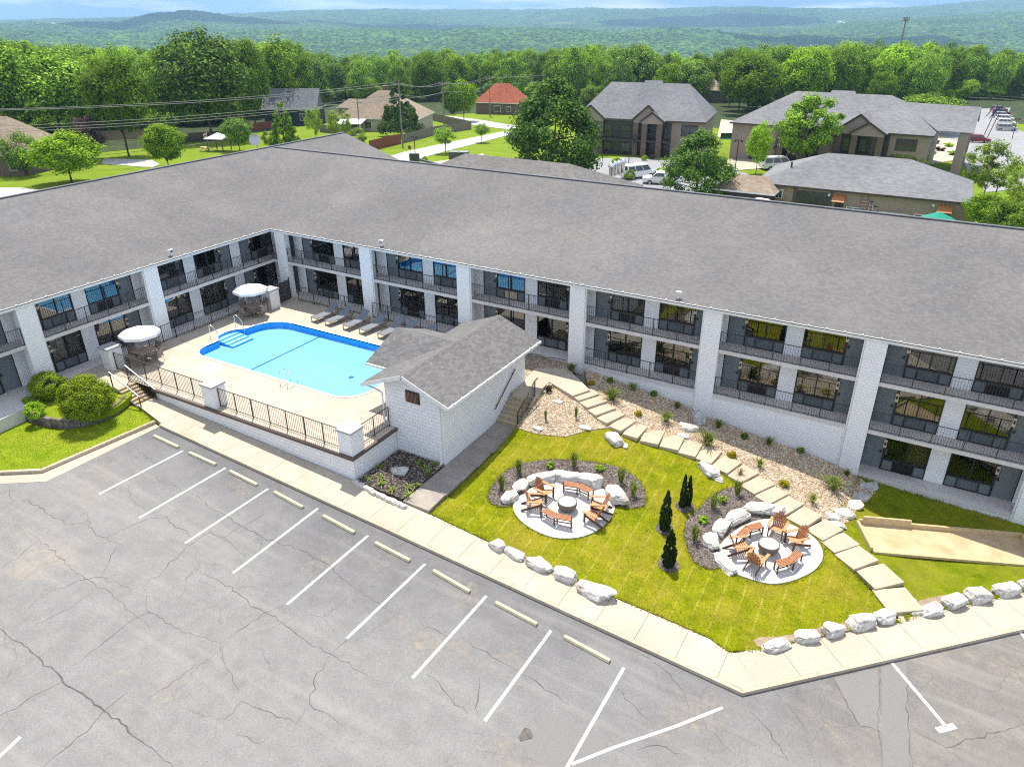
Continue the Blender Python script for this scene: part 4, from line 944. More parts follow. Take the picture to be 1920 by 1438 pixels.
# ------------------------------------------------------------------ stairs
st = thing('concrete_stairs', 'yellow-edged concrete stairs from the motel walkway down to the sidewalk', 'stairs'); n = 8
for k in range(n):
    z = -.02-(k)*.112; x0 = 3.75+k*.235; m = MB(); m.box(x0, x0+.235+(.0 if k < n-1 else .05), -15.95, -14.9, -1.2, z); s_ = m.build('step', M['stepconc'], st); m = MB(); m.box(x0+.15, x0+.242, -15.955, -14.895, z-.06, z+.004); m.build('nosing', M['stairnose'], s_)
m = MB(); m.box(.05, 3.75, -15.95, -14.86, -.8, -.015); m.build('landing', M['walk'], st)
def hand(m, p0, p1, h=.95):
    a, b = Vector(p0), Vector(p1); up = Vector((0,0,h)); m.bar(a+up, b+up, .05, .045); m.bar(a+up*.12, b+up*.12, .035)
    for q in (a, b): m.bar(q, q+up, .05, .05, (1,0,0))
for y, bars, lb in ((-14.98, True, 'far'), (-15.98, False, 'near')):
    m = MB(); a, b = Vector((3.5, y, 0)), Vector((5.75, y, -.95)); hand(m, a, b)
    if bars:
        for i in range(1, 16): q = a+(b-a)*i/16; m.bar(q+Vector((0,0,.1)), q+Vector((0,0,.93)), .018, .018, (1,0,0))
    m.build('handrail', M['fence_brown'], st)
    m = MB(); m.bar(a+Vector((-.05,0,.985)), b+Vector((.05,0,.985)), .06, .02); m.build('rail_cap', M['white'], st.children[-1])
s2_ = thing('concrete_stairs', 'short concrete stairs beside the pool house wall up to the landing', 'stairs')
for k in range(7):
    y0 = -6.7+k*.26; z = -1.12+k*.165; m = MB(); m.box(23.1, 24.5, y0, y0+.26+(.5 if k == 6 else 0), -1.6, z); s_ = m.build('step', M['stepconc'], s2_); m = MB(); m.box(23.1, 24.5, y0-.006, y0+.05, z-.07, z+.004); m.build('nosing', M['stairnose'], s_)
m = MB(); a, b = Vector((24.45,-6.75,-1.25)), Vector((24.45,-4.85,-.13)); hand(m, a, b); m.bar(b+Vector((0,0,.95)), b+Vector((0,.35,.95)), .05)
for i in range(1, 14): q = a+(b-a)*i/14; m.bar(q+Vector((0,0,.1)), q+Vector((0,0,.93)), .018, .018, (1,0,0))
m.build('handrail', M['railing'], s2_)
# ------------------------------------------------------------------ deck furniture
def umbrella(x, y, rz, lab):
    u = thing('patio_umbrella', lab, 'umbrella', (x, y, 0), rz); n = 8; R, r1 = 1.16, .2
    m = MB(); P = lambda r, z, k: (r*math.cos(2*math.pi*k/n), r*math.sin(2*math.pi*k/n), z)
    vs = [(0,0,2.20)]; rings = [(.35,2.15),(.75,2.04),(R,1.88),(R+.015,1.72)]
    for r, z in rings: vs += [P(r, z, k) for k in range(n)]
    fs = [(0, 1+k, 1+(k+1) % n) for k in range(n)]
    for i in range(3): fs += [(1+i*n+k, 1+(i+1)*n+k, 1+(i+1)*n+(k+1) % n, 1+i*n+(k+1) % n) for k in range(n)]
    m.add(vs, fs); c = m.build('canopy', M['canvas'], u)
    m = MB()
    for k in range(n): m.bar((0,0,2.15), P(R-.03, 1.85, k), .02)
    m.build('ribs', M['white'], c)
    m = MB(); m.tube([(0,0,.05),(0,0,2.19)], .024, 8); m.build('pole', M['taupe'], u); m = MB(); m.lathe([(0,.0),(.26,.0),(.26,.05),(.05,.1),(.0,.1)], 16); m.build('base', M['taupe'], u); m = MB(); m.lathe([(0,2.19),(.04,2.2),(.03,2.3),(0,2.33)], 8); m.build('finial', M['white'], u)
def table(x, y, rz, lab):
    t_ = thing('patio_table', lab, 'table', (x, y, 0), rz); m = MB(); m.box(-.55,.55,-.55,.55,.70,.735); m.build('tabletop', M['tabletop'], t_, bevel=.01)
    for sx in (-1, 1):
        for sy in (-1, 1): m = MB(); m.bar((sx*.47, sy*.47, 0),(sx*.47, sy*.47, .70), .045, .045, (1,0,0)); m.build('leg', M['taupe'], t_)
    m = MB(); m.bar((-.47,-.47,.66),(.47,-.47,.66),.04); m.bar((-.47,.47,.66),(.47,.47,.66),.04); m.build('apron', M['taupe'], t_)
chair0 = None
def pchair(x, y, rz, lab):
    global chair0
    if chair0 is not None: return dup(chair0, (x, y, 0), rz, lab)
    c = chair0 = thing('patio_chair', lab, 'chair', (x, y, 0), rz, 'sling chairs at the patio tables')
    m = MB(); m.slab([(-.24,-.24,.40),(.26,-.24,.43),(.26,.24,.43),(-.24,.24,.40)], .03); m.build('seat', M['sling_tan'], c)
    m = MB(); m.slab([(-.22,-.24,.42),(-.22,.24,.42),(-.36,.24,.92),(-.36,-.24,.92)], .03); m.build('backrest', M['sling_tan'], c)
    for s_ in (-1, 1):
        m = MB(); m.tube([(.27, s_*.27, 0),(.25, s_*.27, .62),(-.27, s_*.27, .62)], .017, 6); m.build('armrest', M['taupe'], c)
        m = MB(); m.tube([(-.30, s_*.26, 0),(-.24, s_*.26, .42),(-.37, s_*.25, .94)], .017, 6); m.build('leg', M['taupe'], c)
for (tx, ty), tl, angs in (((1.95,-12.75), 'near the stairs', (20, 95, 185, 290)), ((1.75,-4.05), 'by the corner pillar', (0, 85, 180, 275))):
    umbrella(tx, ty, rad(12), 'white octagonal umbrella over the table '+tl); table(tx, ty, rad(4), 'square tan patio table under the umbrella '+tl)
    for a_, w in zip(angs, ('on its pool side', 'on its far side', 'on its motel side', 'on its near side')):
        pchair(tx+.78*math.cos(rad(a_)), ty+.78*math.sin(rad(a_)), rad(a_+180), 'tan sling chair at the table '+tl+', '+w)
lg0 = None
feet = [(589.6,594),(613.5,601),(646.9,610),(675,618.5),(712.5,626)]
lx = [D0(px, py, .33)[0] for px, py in feet]; fy = D0(650, 611, .33)[1]
heads = [D0(773,603,.85), D0(808,610.6,.85), D0(838,620,.85)]
lpos = [(x+.1, fy) for x in lx]+[(h[0]-.25, fy) for h in heads]
lls = ['first from the left', 'second from the left', 'third from the left', 'fourth, in front of the motel column', 'fifth, last seen whole', 'sixth, half hidden by the pool house roof', 'seventh, only its head showing over the roof', 'eighth, tucked behind the pool house roof']
for i, (x, y) in enumerate(lpos):
    lab = 'grey sling pool lounger, '+lls[i]+' of the row'
    if lg0 is not None: dup(lg0, (x, y, 0), rad(random.uniform(-2, 3)-9), lab); continue
    c = lg0 = thing('pool_lounger', lab, 'lounger', (x, y, 0), rad(-9), 'grey loungers in a row by the pool')
    m = MB(); m.slab([(-.3,0,.33),(.3,0,.33),(.3,1.12,.36),(-.3,1.12,.36)], .02); m.build('seat_sling', M['sling'], c)
    m = MB(); m.slab([(-.3,1.13,.36),(.3,1.13,.36),(.3,1.95,.86),(-.3,1.95,.86)], .02); m.build('back_sling', M['sling'], c)
    m = MB()
    for sx in (-.32, .32): m.bar((sx,-.02,.33),(sx,1.95,.33), .03, .045)
    m.bar((-.335,-.02,.33),(.335,-.02,.33), .03, .045); m.bar((-.32,1.95,.33),(.32,1.95,.33), .03, .045); m.build('frame', M['taupe'], c)
    for yy in (.02, 1.75):
        for sx in (-.32, .32): m = MB(); m.bar((sx,yy,0),(sx,yy,.31), .03, .045, (1,0,0)); m.build('leg', M['taupe'], c)
        m = MB(); m.bar((-.335,yy,.015),(.335,yy,.015), .03, .04); m.build('foot_bar', M['taupe'], c)
    m = MB(); m.bar((-.25,1.5,.58),(-.25,1.75,.33), .02); m.bar((.25,1.5,.58),(.25,1.75,.33), .02); m.build('back_prop', M['taupe'], c)
# ------------------------------------------------------------------ boulders
import bmesh
def boulder(P, dims, rz, lab, seed, grp=None, mat='rock', sink=.12, cat='boulder', name='boulder', sub=4):
    r = np.random.default_rng(seed); bm = bmesh.new(); bmesh.ops.create_icosphere(bm, subdivisions=sub, radius=1.0)
    V = np.array([v.co for v in bm.verts]); N = V.copy(); V = np.sign(V)*np.abs(V)**.52; V /= np.abs(V).max(0)
    for _ in range(9):                                  # split faces: cut flat facets
        d = r.normal(size=3); d[2] *= .55; d /= np.linalg.norm(d); lim = r.uniform(.66, .94)*np.abs(d).sum()**.5*.9; q = V@d; k = q > lim; V[k] -= np.outer((q[k]-lim)*r.uniform(.75, 1), d)
    zc = r.uniform(.72, .9); k = V[:, 2] > zc; V[k, 2] = zc+(V[k, 2]-zc)*.15
    ph_ = r.uniform(0, 9, 3)
    n = sum(a*np.sin(V@np.array(f)*s_+ph_[i]) for i, (a, f, s_) in enumerate([(.045, (1.3,.7,.4), 3.1), (.03, (-.6,1.5,.8), 6.3), (.02, (.9,-1.1,1.7), 11)]))
    V = V*(1+n)[:, None]; V += r.normal(scale=.012, size=V.shape); lay = .03*np.sin(V[:, 2]*11+2*np.sin(V[:, 0]*2.2)); V[:, :2] *= (1+lay)[:, None]
    V *= np.array(dims)/2
    for v, c in zip(bm.verts, V): v.co = c
    me = bpy.data.meshes.new(name); bm.to_mesh(me); bm.free(); me.materials.append(M[mat]); o = bpy.data.objects.new(name, me); COL.objects.link(o)
    o.location = (P[0], P[1], P[2]+dims[2]/2-sink); o.rotation_euler = (r.uniform(-.07,.07), r.uniform(-.07,.07), rz); return tag(o, lab, cat, grp)
def bpx(px, py, w, h_, d, ang, lab, seed, grp=None, mat='rock', f=G, **kw):
    P = f(px, py); return boulder(P, (w*.95, d*.9, h_*.85), ang, lab, seed, grp, mat, **kw)
sd = 100
for i, (px, py, w, d, h) in enumerate([(932,1026,.9,.65,.5),(965,1040,1.15,.6,.42),(1012,1061,1.25,.75,.5),(1058,1083,1.15,.8,.55),(1117,1113,1.75,.95,.6)]):
    bpx(px, py, w, h, d, rad(-6), 'white limestone kerb boulder, '+['smallest and first by the parking row', 'low second one', 'middle of five', 'fourth, tall', 'largest, last on the lawn corner'][i]+' along the left lawn edge', sd+i, 'limestone boulders along the left lawn edge')
for i, (px, py, w, d, h) in enumerate([(1458,1211,1.25,.65,.45),(1512,1198,1.0,.65,.5),(1560,1185,1.1,.75,.55),(1613,1170,1.15,.75,.65),(1657,1160,.95,.7,.55)]):
    bpx(px, py, w, h, d, rad(44), 'white limestone boulder left of the path foot, '+['farthest from the path', 'second from the lawn tip', 'third, rounded', 'fourth, tallest', 'next to the path foot'][i], sd+20+i, 'limestone boulders left of the path foot')
for i, (px, py, w, d, h) in enumerate([(1745,1146,1.1,.6,.45),(1789,1131,1.1,.75,.6),(1832,1121,1.15,.75,.65),(1884,1111,1.25,.7,.6),(1925,1102,1.0,.7,.6),(1708,1128,.5,.35,.25),(1717,1148,.55,.4,.3)]):
    bpx(px, py, w, h, d, rad(44), 'white limestone boulder right of the path foot, '+['cracked one nearest the path', 'second along the side lawn', 'third, upright', 'fourth, long', 'at the picture edge', 'small flat slab by the top step', 'small one by the lowest step'][i], sd+30+i, 'limestone boulders right of the path foot')
for i, (x, y, w, d, h) in enumerate([(345,450,200,150,75),(470,325,210,150,75),(700,255,300,170,95),(965,245,275,170,105),(1240,275,300,170,110),(1530,455,290,220,115)]):
    k = 1/s1*.0435*.95; P = G(*f1([(x, y)])[0]); c = G(*f1([(950,580)])[0]); an = math.atan2(P[1]-c[1], P[0]-c[0])+math.pi/2
    boulder(P, (w*k*.74, .72, h*k*.66+.1), an, 'big white limestone boulder round the left fire pit, '+['first at its left end', 'second from the left', 'behind the left chairs', 'at the back centre', 'behind the curved bench', 'at its right end'][i], sd+40+i, 'boulders round the left fire pit')
for i, (x, y, w, d, h) in enumerate([(530,1065,340,200,70),(365,825,260,180,90),(500,640,250,180,90),(695,520,310,180,115),(960,410,370,200,115),(1180,420,210,150,90)]):
    k = 1/s2*.0435*.92; P = G(*f2([(x, y)])[0]); c = G(*f2([(1100,900)])[0]); an = math.atan2(P[1]-c[1], P[0]-c[0])+math.pi/2
    boulder(P, (w*k*.74, .70, h*k*.66+.1), an, 'big white limestone boulder round the right fire pit, '+['lowest, at its left end', 'second from the left end', 'third, square', 'fourth, behind the bench', 'longest, at the back', 'last, against the path'][i], sd+50+i, 'boulders round the right fire pit')
misc = [(1152,826,1.25,.55,.75,-30,'long ledge boulder on the lawn below the gravel',None),(1171,835,.6,.25,.4,-20,'small slab under the upper ledge boulder',None),(1327,884,1.3,.55,.8,-35,'long ledge boulder beside the path, mid lawn',None),(1345,897,.75,.28,.5,-20,'small slab under the lower ledge boulder',None),
        (1043,752,.85,.22,.5,0,'flat white stone in the gravel near the landing',None),(1008,803,.8,.25,.45,-10,'flat white stone at the gravel point by the walkway',None),(1097,801,.95,.25,.6,15,'flat white stone at the gravel edge by the path',None),
        (1307,790,.95,.8,.8,-50,'grey boulder leaning at the foot of the motel column','rock_grey'),(1288,804,1.25,.42,.7,15,'flat pale boulder beside the grey boulder at the column',None),(1279,818,.8,.3,.5,10,'thin grey slab under the boulder by the column','rock_grey'),
        (750,886,.95,.5,.6,20,'lone pale boulder in the planting bed by the pool house',None)]
for i, (px, py, w, h, d, a_, lb, mt) in enumerate(misc): bpx(px, py, w, h, d, rad(a_), lb, sd+60+i, None, mt or 'rock', f=(lambda a, b: solve(a, b, lambda x, y: -1.28)) if px == 750 else G)
for i, (px, py, w, h, d, a_) in enumerate([(1628,914,1.15,.4,.85,40),(1612,934,1.1,.4,.8,45),(1598,948,1.2,.3,.8,40),(1585,966,1.2,.4,.85,35),(1568,985,1.0,.35,.6,30),(1560,972,.8,.45,.6,20)]):
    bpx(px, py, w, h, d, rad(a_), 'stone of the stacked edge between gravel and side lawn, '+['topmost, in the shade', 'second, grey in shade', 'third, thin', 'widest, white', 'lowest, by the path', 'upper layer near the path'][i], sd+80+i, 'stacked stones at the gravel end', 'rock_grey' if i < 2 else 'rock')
edge = [(668,907),(676,911),(684,916),(693,920),(701,925),(710,929),(719,933),(728,938),(737,942),(746,946),(755,950)]
for i, (px, py) in enumerate(edge):
    P = solve(px, py, lambda x, y: lot_z(x)+.14); boulder((P[0], P[1], lot_z(P[0])+.12), (.46,.28,.26), random.uniform(-.15,.1), 'small white edging stone of the planting bed by the pool house', 300+i, 'edging stones of the planting bed', 'rock', .06, 'edging stone', 'edging_stone', 3)
# ------------------------------------------------------------------ fire pits: bowls, chairs, benches
def firebowl(P, lab):
    b = thing('fire_bowl', lab, 'fire bowl', P); m = MB(); m.lathe([(0,0),(.27,0),(.34,.06),(.42,.18),(.455,.32),(.455,.43),(.40,.43),(.39,.38)], 28); m.build('bowl', M['bowl'], b, smooth=False)
    m = MB(); m.lathe([(.0,.45),(.2,.45),(.41,.425)], 28); m.build('filling', M['bowltop'], b)
up = .055
def onpad(p): return (p[0], p[1], T(p[0], p[1])+up)
ad0 = None
def adirondack(P, rz, lab):
    global ad0
    if ad0 is not None: return dup(ad0, P, rz, lab)
    c = ad0 = thing('adirondack_chair', lab, 'chair', P, rz, 'wooden chairs round the fire pits')
    m = MB()
    for i in range(6): x = .36-i*.085; z = .385-i*.028; m.box(x-.072, x, -.27, .27, z-.012, z+.012)
    m.build('seat', M['cedar_pale'], c)
    m = MB()
    for i in range(-3, 4):
        top = .98-.028*i*i; a = Vector((-.12, i*.068, .22)); b = Vector((-.12-(top-.22)*.40, i*.088, top)); m.bar(a, b, .064, .02, (1,0,0))
    m.bar((-.25,-.27,.56),(-.25,.27,.56), .025, .07); m.bar((-.36,-.25,.80),(-.36,.25,.80), .025, .06); m.build('backrest', M['cedar'], c)
    for s_ in (-1, 1):
        m = MB(); m.box(-.36, .44, s_*.34-.065, s_*.34+.065, .555, .58); m.build('armrest', M['cedar_pale'], c)
        m = MB(); m.box(.30, .39, s_*.30-.018, s_*.30+.018, 0, .555); m.build('leg', M['cedar_dark'], c)
        m = MB(); m.bar((.36, s_*.27, .36),(-.58, s_*.27, .03), .03, .11); m.build('side_rail', M['cedar_dark'], c)
    return c
bn0 = None
def bench(P, rz, lab):
    global bn0
    if bn0 is not None: return dup(bn0, P, rz, lab)
    c = bn0 = thing('curved_bench', lab, 'bench', P, rz, 'curved wooden benches round the fire pits')
    R1, R2 = 1.32, 1.72; A = [rad(-27), 0, rad(27)]; pt_ = lambda r, a, z: (r*math.cos(a)-1.52, r*math.sin(a), z)
    for a0, a1 in zip(A, A[1:]):
        m = MB()
        for i in range(5):
            ra, rb = R1+(R2-R1)*i/5+.008, R1+(R2-R1)*(i+1)/5-.008; m.slab([pt_(ra,a0+.01,.44), pt_(rb,a0+.01,.44), pt_(rb,a1-.01,.44), pt_(ra,a1-.01,.44)], .025)
        m.build('seat', M['cedar'], c)
        m = MB(); m.bar(pt_(R1+.05,a0,.4), pt_(R1+.05,a1,.4), .03, .05); m.bar(pt_(R2-.05,a0,.4), pt_(R2-.05,a1,.4), .03, .05); m.bar(pt_(1.52,a0,.14), pt_(1.52,a1,.14), .03, .04); m.build('apron', M['cedar_dark'], c)
    for a in A:
        for r in (R1+.05, R2-.05): m = MB(); m.bar(pt_(r,a,0), pt_(r,a,.415), .05, .05, (1,0,0)); m.build('leg', M['cedar_dark'], c)
    return c
def facing(P, C): return math.atan2(C[1]-P[1], C[0]-P[0])
C1 = onpad(G(*f1([(980,575)])[0])); firebowl(C1, 'round pale-topped fire bowl of the left fire pit')
C2 = onpad(G(*f2([(1090,925)])[0])); firebowl(C2, 'round pale-topped fire bowl of the right fire pit')
for x, y, lb in ((715,445,'behind the other on the left of the left fire pit'),(605,565,'in front on the left of the left fire pit'),(1345,600,'back right of the left fire pit'),(1285,715,'front right of the left fire pit')):
    P = onpad(G(*f1([(x, y)])[0])); adirondack(P, facing(P, C1), 'reddish wooden slatted garden chair, '+lb)
for x, y, lb in ((1200,700,'at the back of the right fire pit'),(1445,850,'on the right side of the right fire pit'),(700,940,'on the left side of the right fire pit'),(925,1120,'with its back to the lot, right fire pit')):
    P = onpad(G(*f2([(x, y)])[0])); adirondack(P, facing(P, C2), 'reddish wooden slatted garden chair, '+lb)
for (x, y), C_, f_, lb in (((1105,395),C1,f1,'before the back boulders of the left fire pit'),((850,740),C1,f1,'on the near side of the left fire pit'),((825,730),C2,f2,'before the boulders of the right fire pit'),((1370,1140),C2,f2,'on the near side of the right fire pit')):
    P = onpad(G(*f_([(x, y)])[0])); bench(P, facing(P, C_)+math.pi, 'curved two-part wooden bench '+lb)
# ------------------------------------------------------------------ bocce court
ct = thing('bocce_court', 'timber-edged sand court on the side lawn', 'game court'); q = [(1606,982),(1914,1009),(1935,1062),(1634,1036)]; Q = [G(*p) for p in q]
zc = [p[2] for p in Q]; m = MB(); m.poly([(p[0], p[1], p[2]+.06) for p in Q][::-1]); m.build('sand', M['sand'], ct)
m = MB()
for i, (w, h) in enumerate(((.11,.3),(.11,.3),(.11,.12),(.11,.26))):
    a, b = Vector(Q[i]), Vector(Q[(i+1) % 4]); d = (b-a).normalized()*.05; m.bar(a+d+Vector((0,0,h/2-.02)), b-d+Vector((0,0,h/2-.02)), w, h)
a, b = Vector(Q[0]), Vector(Q[1]); m.bar(a+(b-a)*.03+Vector((0,0,.37)), a+(b-a)*.32+Vector((0,0,.37)), .1, .18); m.build('timber_edge', M['timber'], ct)
m = MB(); m.tube(smooth_poly3([D0(990,664,.03), D0(1005,664,.03), D0(1022,671,.03), D0(1035,670,.03), D0(1062,676,.03)]), .02, 6); tag(m.build('garden_hose', M['hose']), 'black hose lying across the walkway behind the pool house', 'hose')
# ------------------------------------------------------------------ plants
def quads_mesh(name, P, Nn, S, mat, asp=1.0, rng=RNG):
    n = len(P); Nn = Nn/np.linalg.norm(Nn, axis=1)[:, None]; r = rng.normal(size=(n, 3)); t = np.cross(Nn, r); t /= np.linalg.norm(t, axis=1)[:, None]; b = np.cross(Nn, t)
    S = np.asarray(S)[:, None]; t = t*S*asp; b = b*S
    V = np.stack([P-t*.15-b, P+t-b*.1, P+t*.15+b, P-t+b*.1], 1).reshape(-1, 3)
    me = bpy.data.meshes.new(name); me.vertices.add(4*n); me.vertices.foreach_set('co', V.ravel()); idx = np.arange(4*n, dtype=np.int32); me.loops.add(4*n); me.loops.foreach_set('vertex_index', idx)
    me.polygons.add(n); me.polygons.foreach_set('loop_start', idx[::4].copy()); me.update(calc_edges=True); me.materials.append(mat); return me
def crown(name, seed, shape, nc, per, leaf, mat, rc=(.10,.17)):
    """leaf clumps through a crown of unit height and unit width, bottom at z=0"""
    r = np.random.default_rng(seed); C = []; R = []
    while len(C) < nc:
        d = r.normal(size=3); d /= np.linalg.norm(d); f = r.uniform(.45, 1)**.6
        if shape == 'round':
            p = np.array([d[0]*.39*f, d[1]*.39*f, .53+d[2]*.40*f]); rr_ = r.uniform(*rc)
            if p[2] < .3: p[:2] *= .8
        elif shape == 'egg':
            z = r.beta(1.5, 1.6); w = .40*math.sin(math.pi*min(1, .12+.88*z)**.75)+.03; a = r.uniform(0, 2*math.pi); q = r.uniform(.35, 1)**.5*w; p = np.array([q*math.cos(a), q*math.sin(a), .06+.86*z]); rr_ = r.uniform(*rc)*.85
        elif shape == 'cone':
            z = r.beta(1, 1.7); w = .44*(1-z)**.9+.02; a = r.uniform(0, 2*math.pi); q = r.uniform(.4, 1)**.5*w; p = np.array([q*math.cos(a), q*math.sin(a), .05+.92*z]); rr_ = r.uniform(.05, .10)*(1.15-z)+.015
        elif shape == 'column':
            z = r.uniform(0, 1); w = .36*(1-z**2.2)**.7*(.75+.25*min(1, z*4))+.01; a = r.uniform(0, 2*math.pi); q = w*r.uniform(.5, 1); p = np.array([q*math.cos(a), q*math.sin(a), .02+.93*z]); rr_ = r.uniform(.07, .12)*(1.1-.6*z)
        elif shape == 'bun':
            p = np.array([d[0]*.40, d[1]*.40, .42+max(d[2], -.75)*.46]); rr_ = r.uniform(.09, .14)
        elif shape == 'fill':
            p = np.array([d[0]*.34*f, d[1]*.34*f, .34+max(d[2], -.7)*.36*f]); rr_ = r.uniform(.12, .17)
        else:   # loose: few clumps on long limbs
            p = np.array([d[0]*.42*f, d[1]*.42*f, .52+d[2]*.44*f]); rr_ = r.uniform(.06, .13)
        C.append(p); R.append(rr_)
    C = np.array(C); R = np.array(R); k = r.integers(0, nc, nc*per); d = r.normal(size=(nc*per, 3)); d /= np.linalg.norm(d, axis=1)[:, None]
    ff = r.uniform(.35, 1.08, nc*per)[:, None]; P = C[k]+d*R[k][:, None]*ff*np.array([1, 1, .8])
    ax = P-np.array([0, 0, .45]); ax /= np.linalg.norm(ax, axis=1)[:, None]+1e-6
    Nn = d*.8+ax*.5+np.array([0, 0, .45])+r.normal(scale=.45, size=d.shape)
    return quads_mesh(name, P, Nn, r.uniform(.6, 1.25, len(P))*leaf, mat, .75, r), C
def trunk_mesh(name, seed, h0, C, mat, r0=.022, multi=1):
    r = np.random.default_rng(seed); m = MB()
    for q in range(multi):
        off = (r.normal()*.03*(multi > 1), r.normal()*.03*(multi > 1)); top = (off[0]*4+r.normal()*.02, off[1]*4+r.normal()*.02, .62)
        m.tube([(off[0], off[1], -.02), (off[0]*1.5+r.normal()*.006, off[1]*1.5+r.normal()*.006, h0*.6), (off[0]*2.5, off[1]*2.5, h0), top], r0/multi**.5, 7, r0*.3)
        for i in r.choice(len(C), 6, replace=False):
            c = C[i]; z = r.uniform(h0*.7, .5); zc = h0+c[2]*(1-h0); m.tube([(off[0]*2, off[1]*2, z), (c[0]*.5+off[0], c[1]*.5+off[1], z+(zc-z)*.6), (c[0]*.92, c[1]*.92, zc)], r0*.4, 5, r0*.1)
    o = m.build(name, mat); me = o.data; bpy.data.objects.remove(o); return me
KIND = {}
def kind(key, shape, mat, nc, per, leaf, h0, seeds, bark='trunk', rc=(.10,.17), r0=.022, multi=1):
    L_ = []
    for s in seeds:
        me, C = crown('crown', s, shape, nc, per, leaf, M[mat], rc); tm = trunk_mesh('trunk', s, h0, C, M[bark], r0, multi); L_.append((me, tm))
    KIND[key] = (L_, h0)
kind('oak', 'round', 'leaf_oak', 80, 209, 0.0155, .16, (1, 2, 3, 4)); kind('dark', 'round', 'leaf_dark', 80, 209, 0.0155, .14, (5, 6, 7)); kind('bright', 'round', 'leaf_bright', 85, 209, 0.0181, .16, (8, 9, 10)); kind('yellow', 'round', 'leaf_yellow', 75, 209, 0.0168, .18, (11, 12))
kind('egg', 'egg', 'leaf_oak', 70, 176, 0.0141, .14, (13, 14)); kind('conifer', 'cone', 'leaf_conifer', 110, 176, 0.0174, .06, (15, 16)); kind('cone_green', 'cone', 'leaf_oak', 95, 176, 0.0188, .06, (17,)); kind('plum', 'round', 'leaf_plum', 60, 132, 0.0161, .15, (18,)); kind('loose', 'loose', 'leaf_loose', 60, 132, 0.0174, .15, (19, 20, 21), 'trunk_pale', r0=.016)
kind('magnolia', 'egg', 'leaf_magnolia', 85, 243, 0.0141, .05, (22, 23), rc=(.10,.16)); kind('cedar', 'round', 'leaf_dark', 60, 176, 0.0147, .03, (24,)); kind('cypress', 'column', 'leaf_cypress', 160, 243, 0.0147, .02, (25, 26)); kind('double', 'loose', 'leaf_oak', 80, 209, 0.0161, .22, (27, 28), 'trunk_pale', (.10,.16), .018, 3)
kind('bush', 'bun', 'leaf_bush', 120, 240, 0.0135, .05, (29, 30)); kind('limebush', 'bun', 'leaf_bright', 60, 132, 0.0268, .03, (31,)); kind('smalltree', 'round', 'leaf_oak', 46, 154, 0.0174, .34, (32, 33), r0=.02)
trn = 0
def tree(P, w, h, key, label, group=None, cat='tree', name='tree', rz=None, h0=None):
    global trn
    L_, hh = KIND[key]; me, tm = L_[trn % len(L_)]; trn += 1; h0 = hh if h0 is None else h0
    t_ = thing(name, label, cat, P, random.uniform(0, 6.28) if rz is None else rz, group)
    o = bpy.data.objects.new('crown', me); COL.objects.link(o); o.parent = t_; o.location = (0, 0, h*h0*.85); o.scale = (w, w*random.uniform(.9, 1.1), h*(1-h0*.85))
    o = bpy.data.objects.new('trunk', tm); COL.objects.link(o); o.parent = t_; o.scale = (w*.9, w*.9, h); return t_
def ptree(bx, by, ty, wpx, key, label, group=None, cat='tree', name='tree', f=B, **kw):
    P = f(bx, by); h = top_at(P, bx, ty)-P[2]; w = wpx*float(np.linalg.norm(np.array(P)-CAM))/FPX; return tree((P[0], P[1], P[2]-.1), w*.9, h*1.02, key, label, group, cat, name, **kw)
# cypresses, bushes
for (bx, by, ty, wp), lb in zip(((1246,992,914,27),(1253,1059,987,30),(1279,950,884,17),(1289,947,886,16)), ('slim dark cypress left of the mulched bed, tallest and most pointed','dark cypress nearest the parking lot, on the lawn','left of the two fused cypresses near the path','right of the two fused cypresses near the path')):
    ptree(bx, by, ty, wp*1.25, 'cypress', lb, None, 'cypress', 'cypress', f=G)
PZ = lambda x, y: -.25
Pf = lambda a, b: solve(a, b, PZ)
# block planter and its bushes
pl = [(22,772),(60,790),(100,800),(145,799),(190,787),(225,770),(243,752)]; Wp = [solve(a, b, lambda x, y: -.55)[:2] for a, b in pl]; Wp = smooth_poly(Wp, 2, False)
pw = thing('planter_wall', 'curved low wall of rough brown-grey blocks round the bushes', 'planter wall'); 
for row in range(4):
    m = MB(); z0 = -.78+row*.15; acc = 0; k = row % 2
    for a, b in zip(Wp, Wp[1:]):
        d = Vector(b)-Vector(a); n = max(1, round(d.length/.34))
        for i in range(n):
            p = Vector(a)+d*(i+.04)/n; q = Vector(a)+d*(i+.96)/n; nn = Vector((-d.y, d.x)).normalized(); o_ = random.uniform(-.03,.03)-row*.03
            m.prism([tuple(p-nn*(.0+o_)), tuple(q-nn*(.0+o_)), tuple(q+nn*.25), tuple(p+nn*.25)], z0, z0+.142)
    m.build('block_course', M['wallstone'], pw)
struct(sheet('planter_soil', [(p[0]+.02, p[1]+.2) for p in Wp]+[Pf(*p)[:2] for p in ((222,700),(150,690),(60,700),(15,745))], lambda x, y: -.24, M['lawn_left'], .4, up=0, jit=.03))
for bx, by, ty, wp, key, lb in ((96,744,690,62,'bush','clipped dark green bush next to the motel column'),(170,778,696,98,'bush','large rounded green bush beside the stairs'),(69,780,748,36,'limebush','small bright green shrub at the front of the planter'),(62,757,738,34,'limebush','small yellowish shrub behind the bright shrub')):
    ptree(bx, by, ty, wp, key, lb, None, 'bush', 'bush', f=Pf)
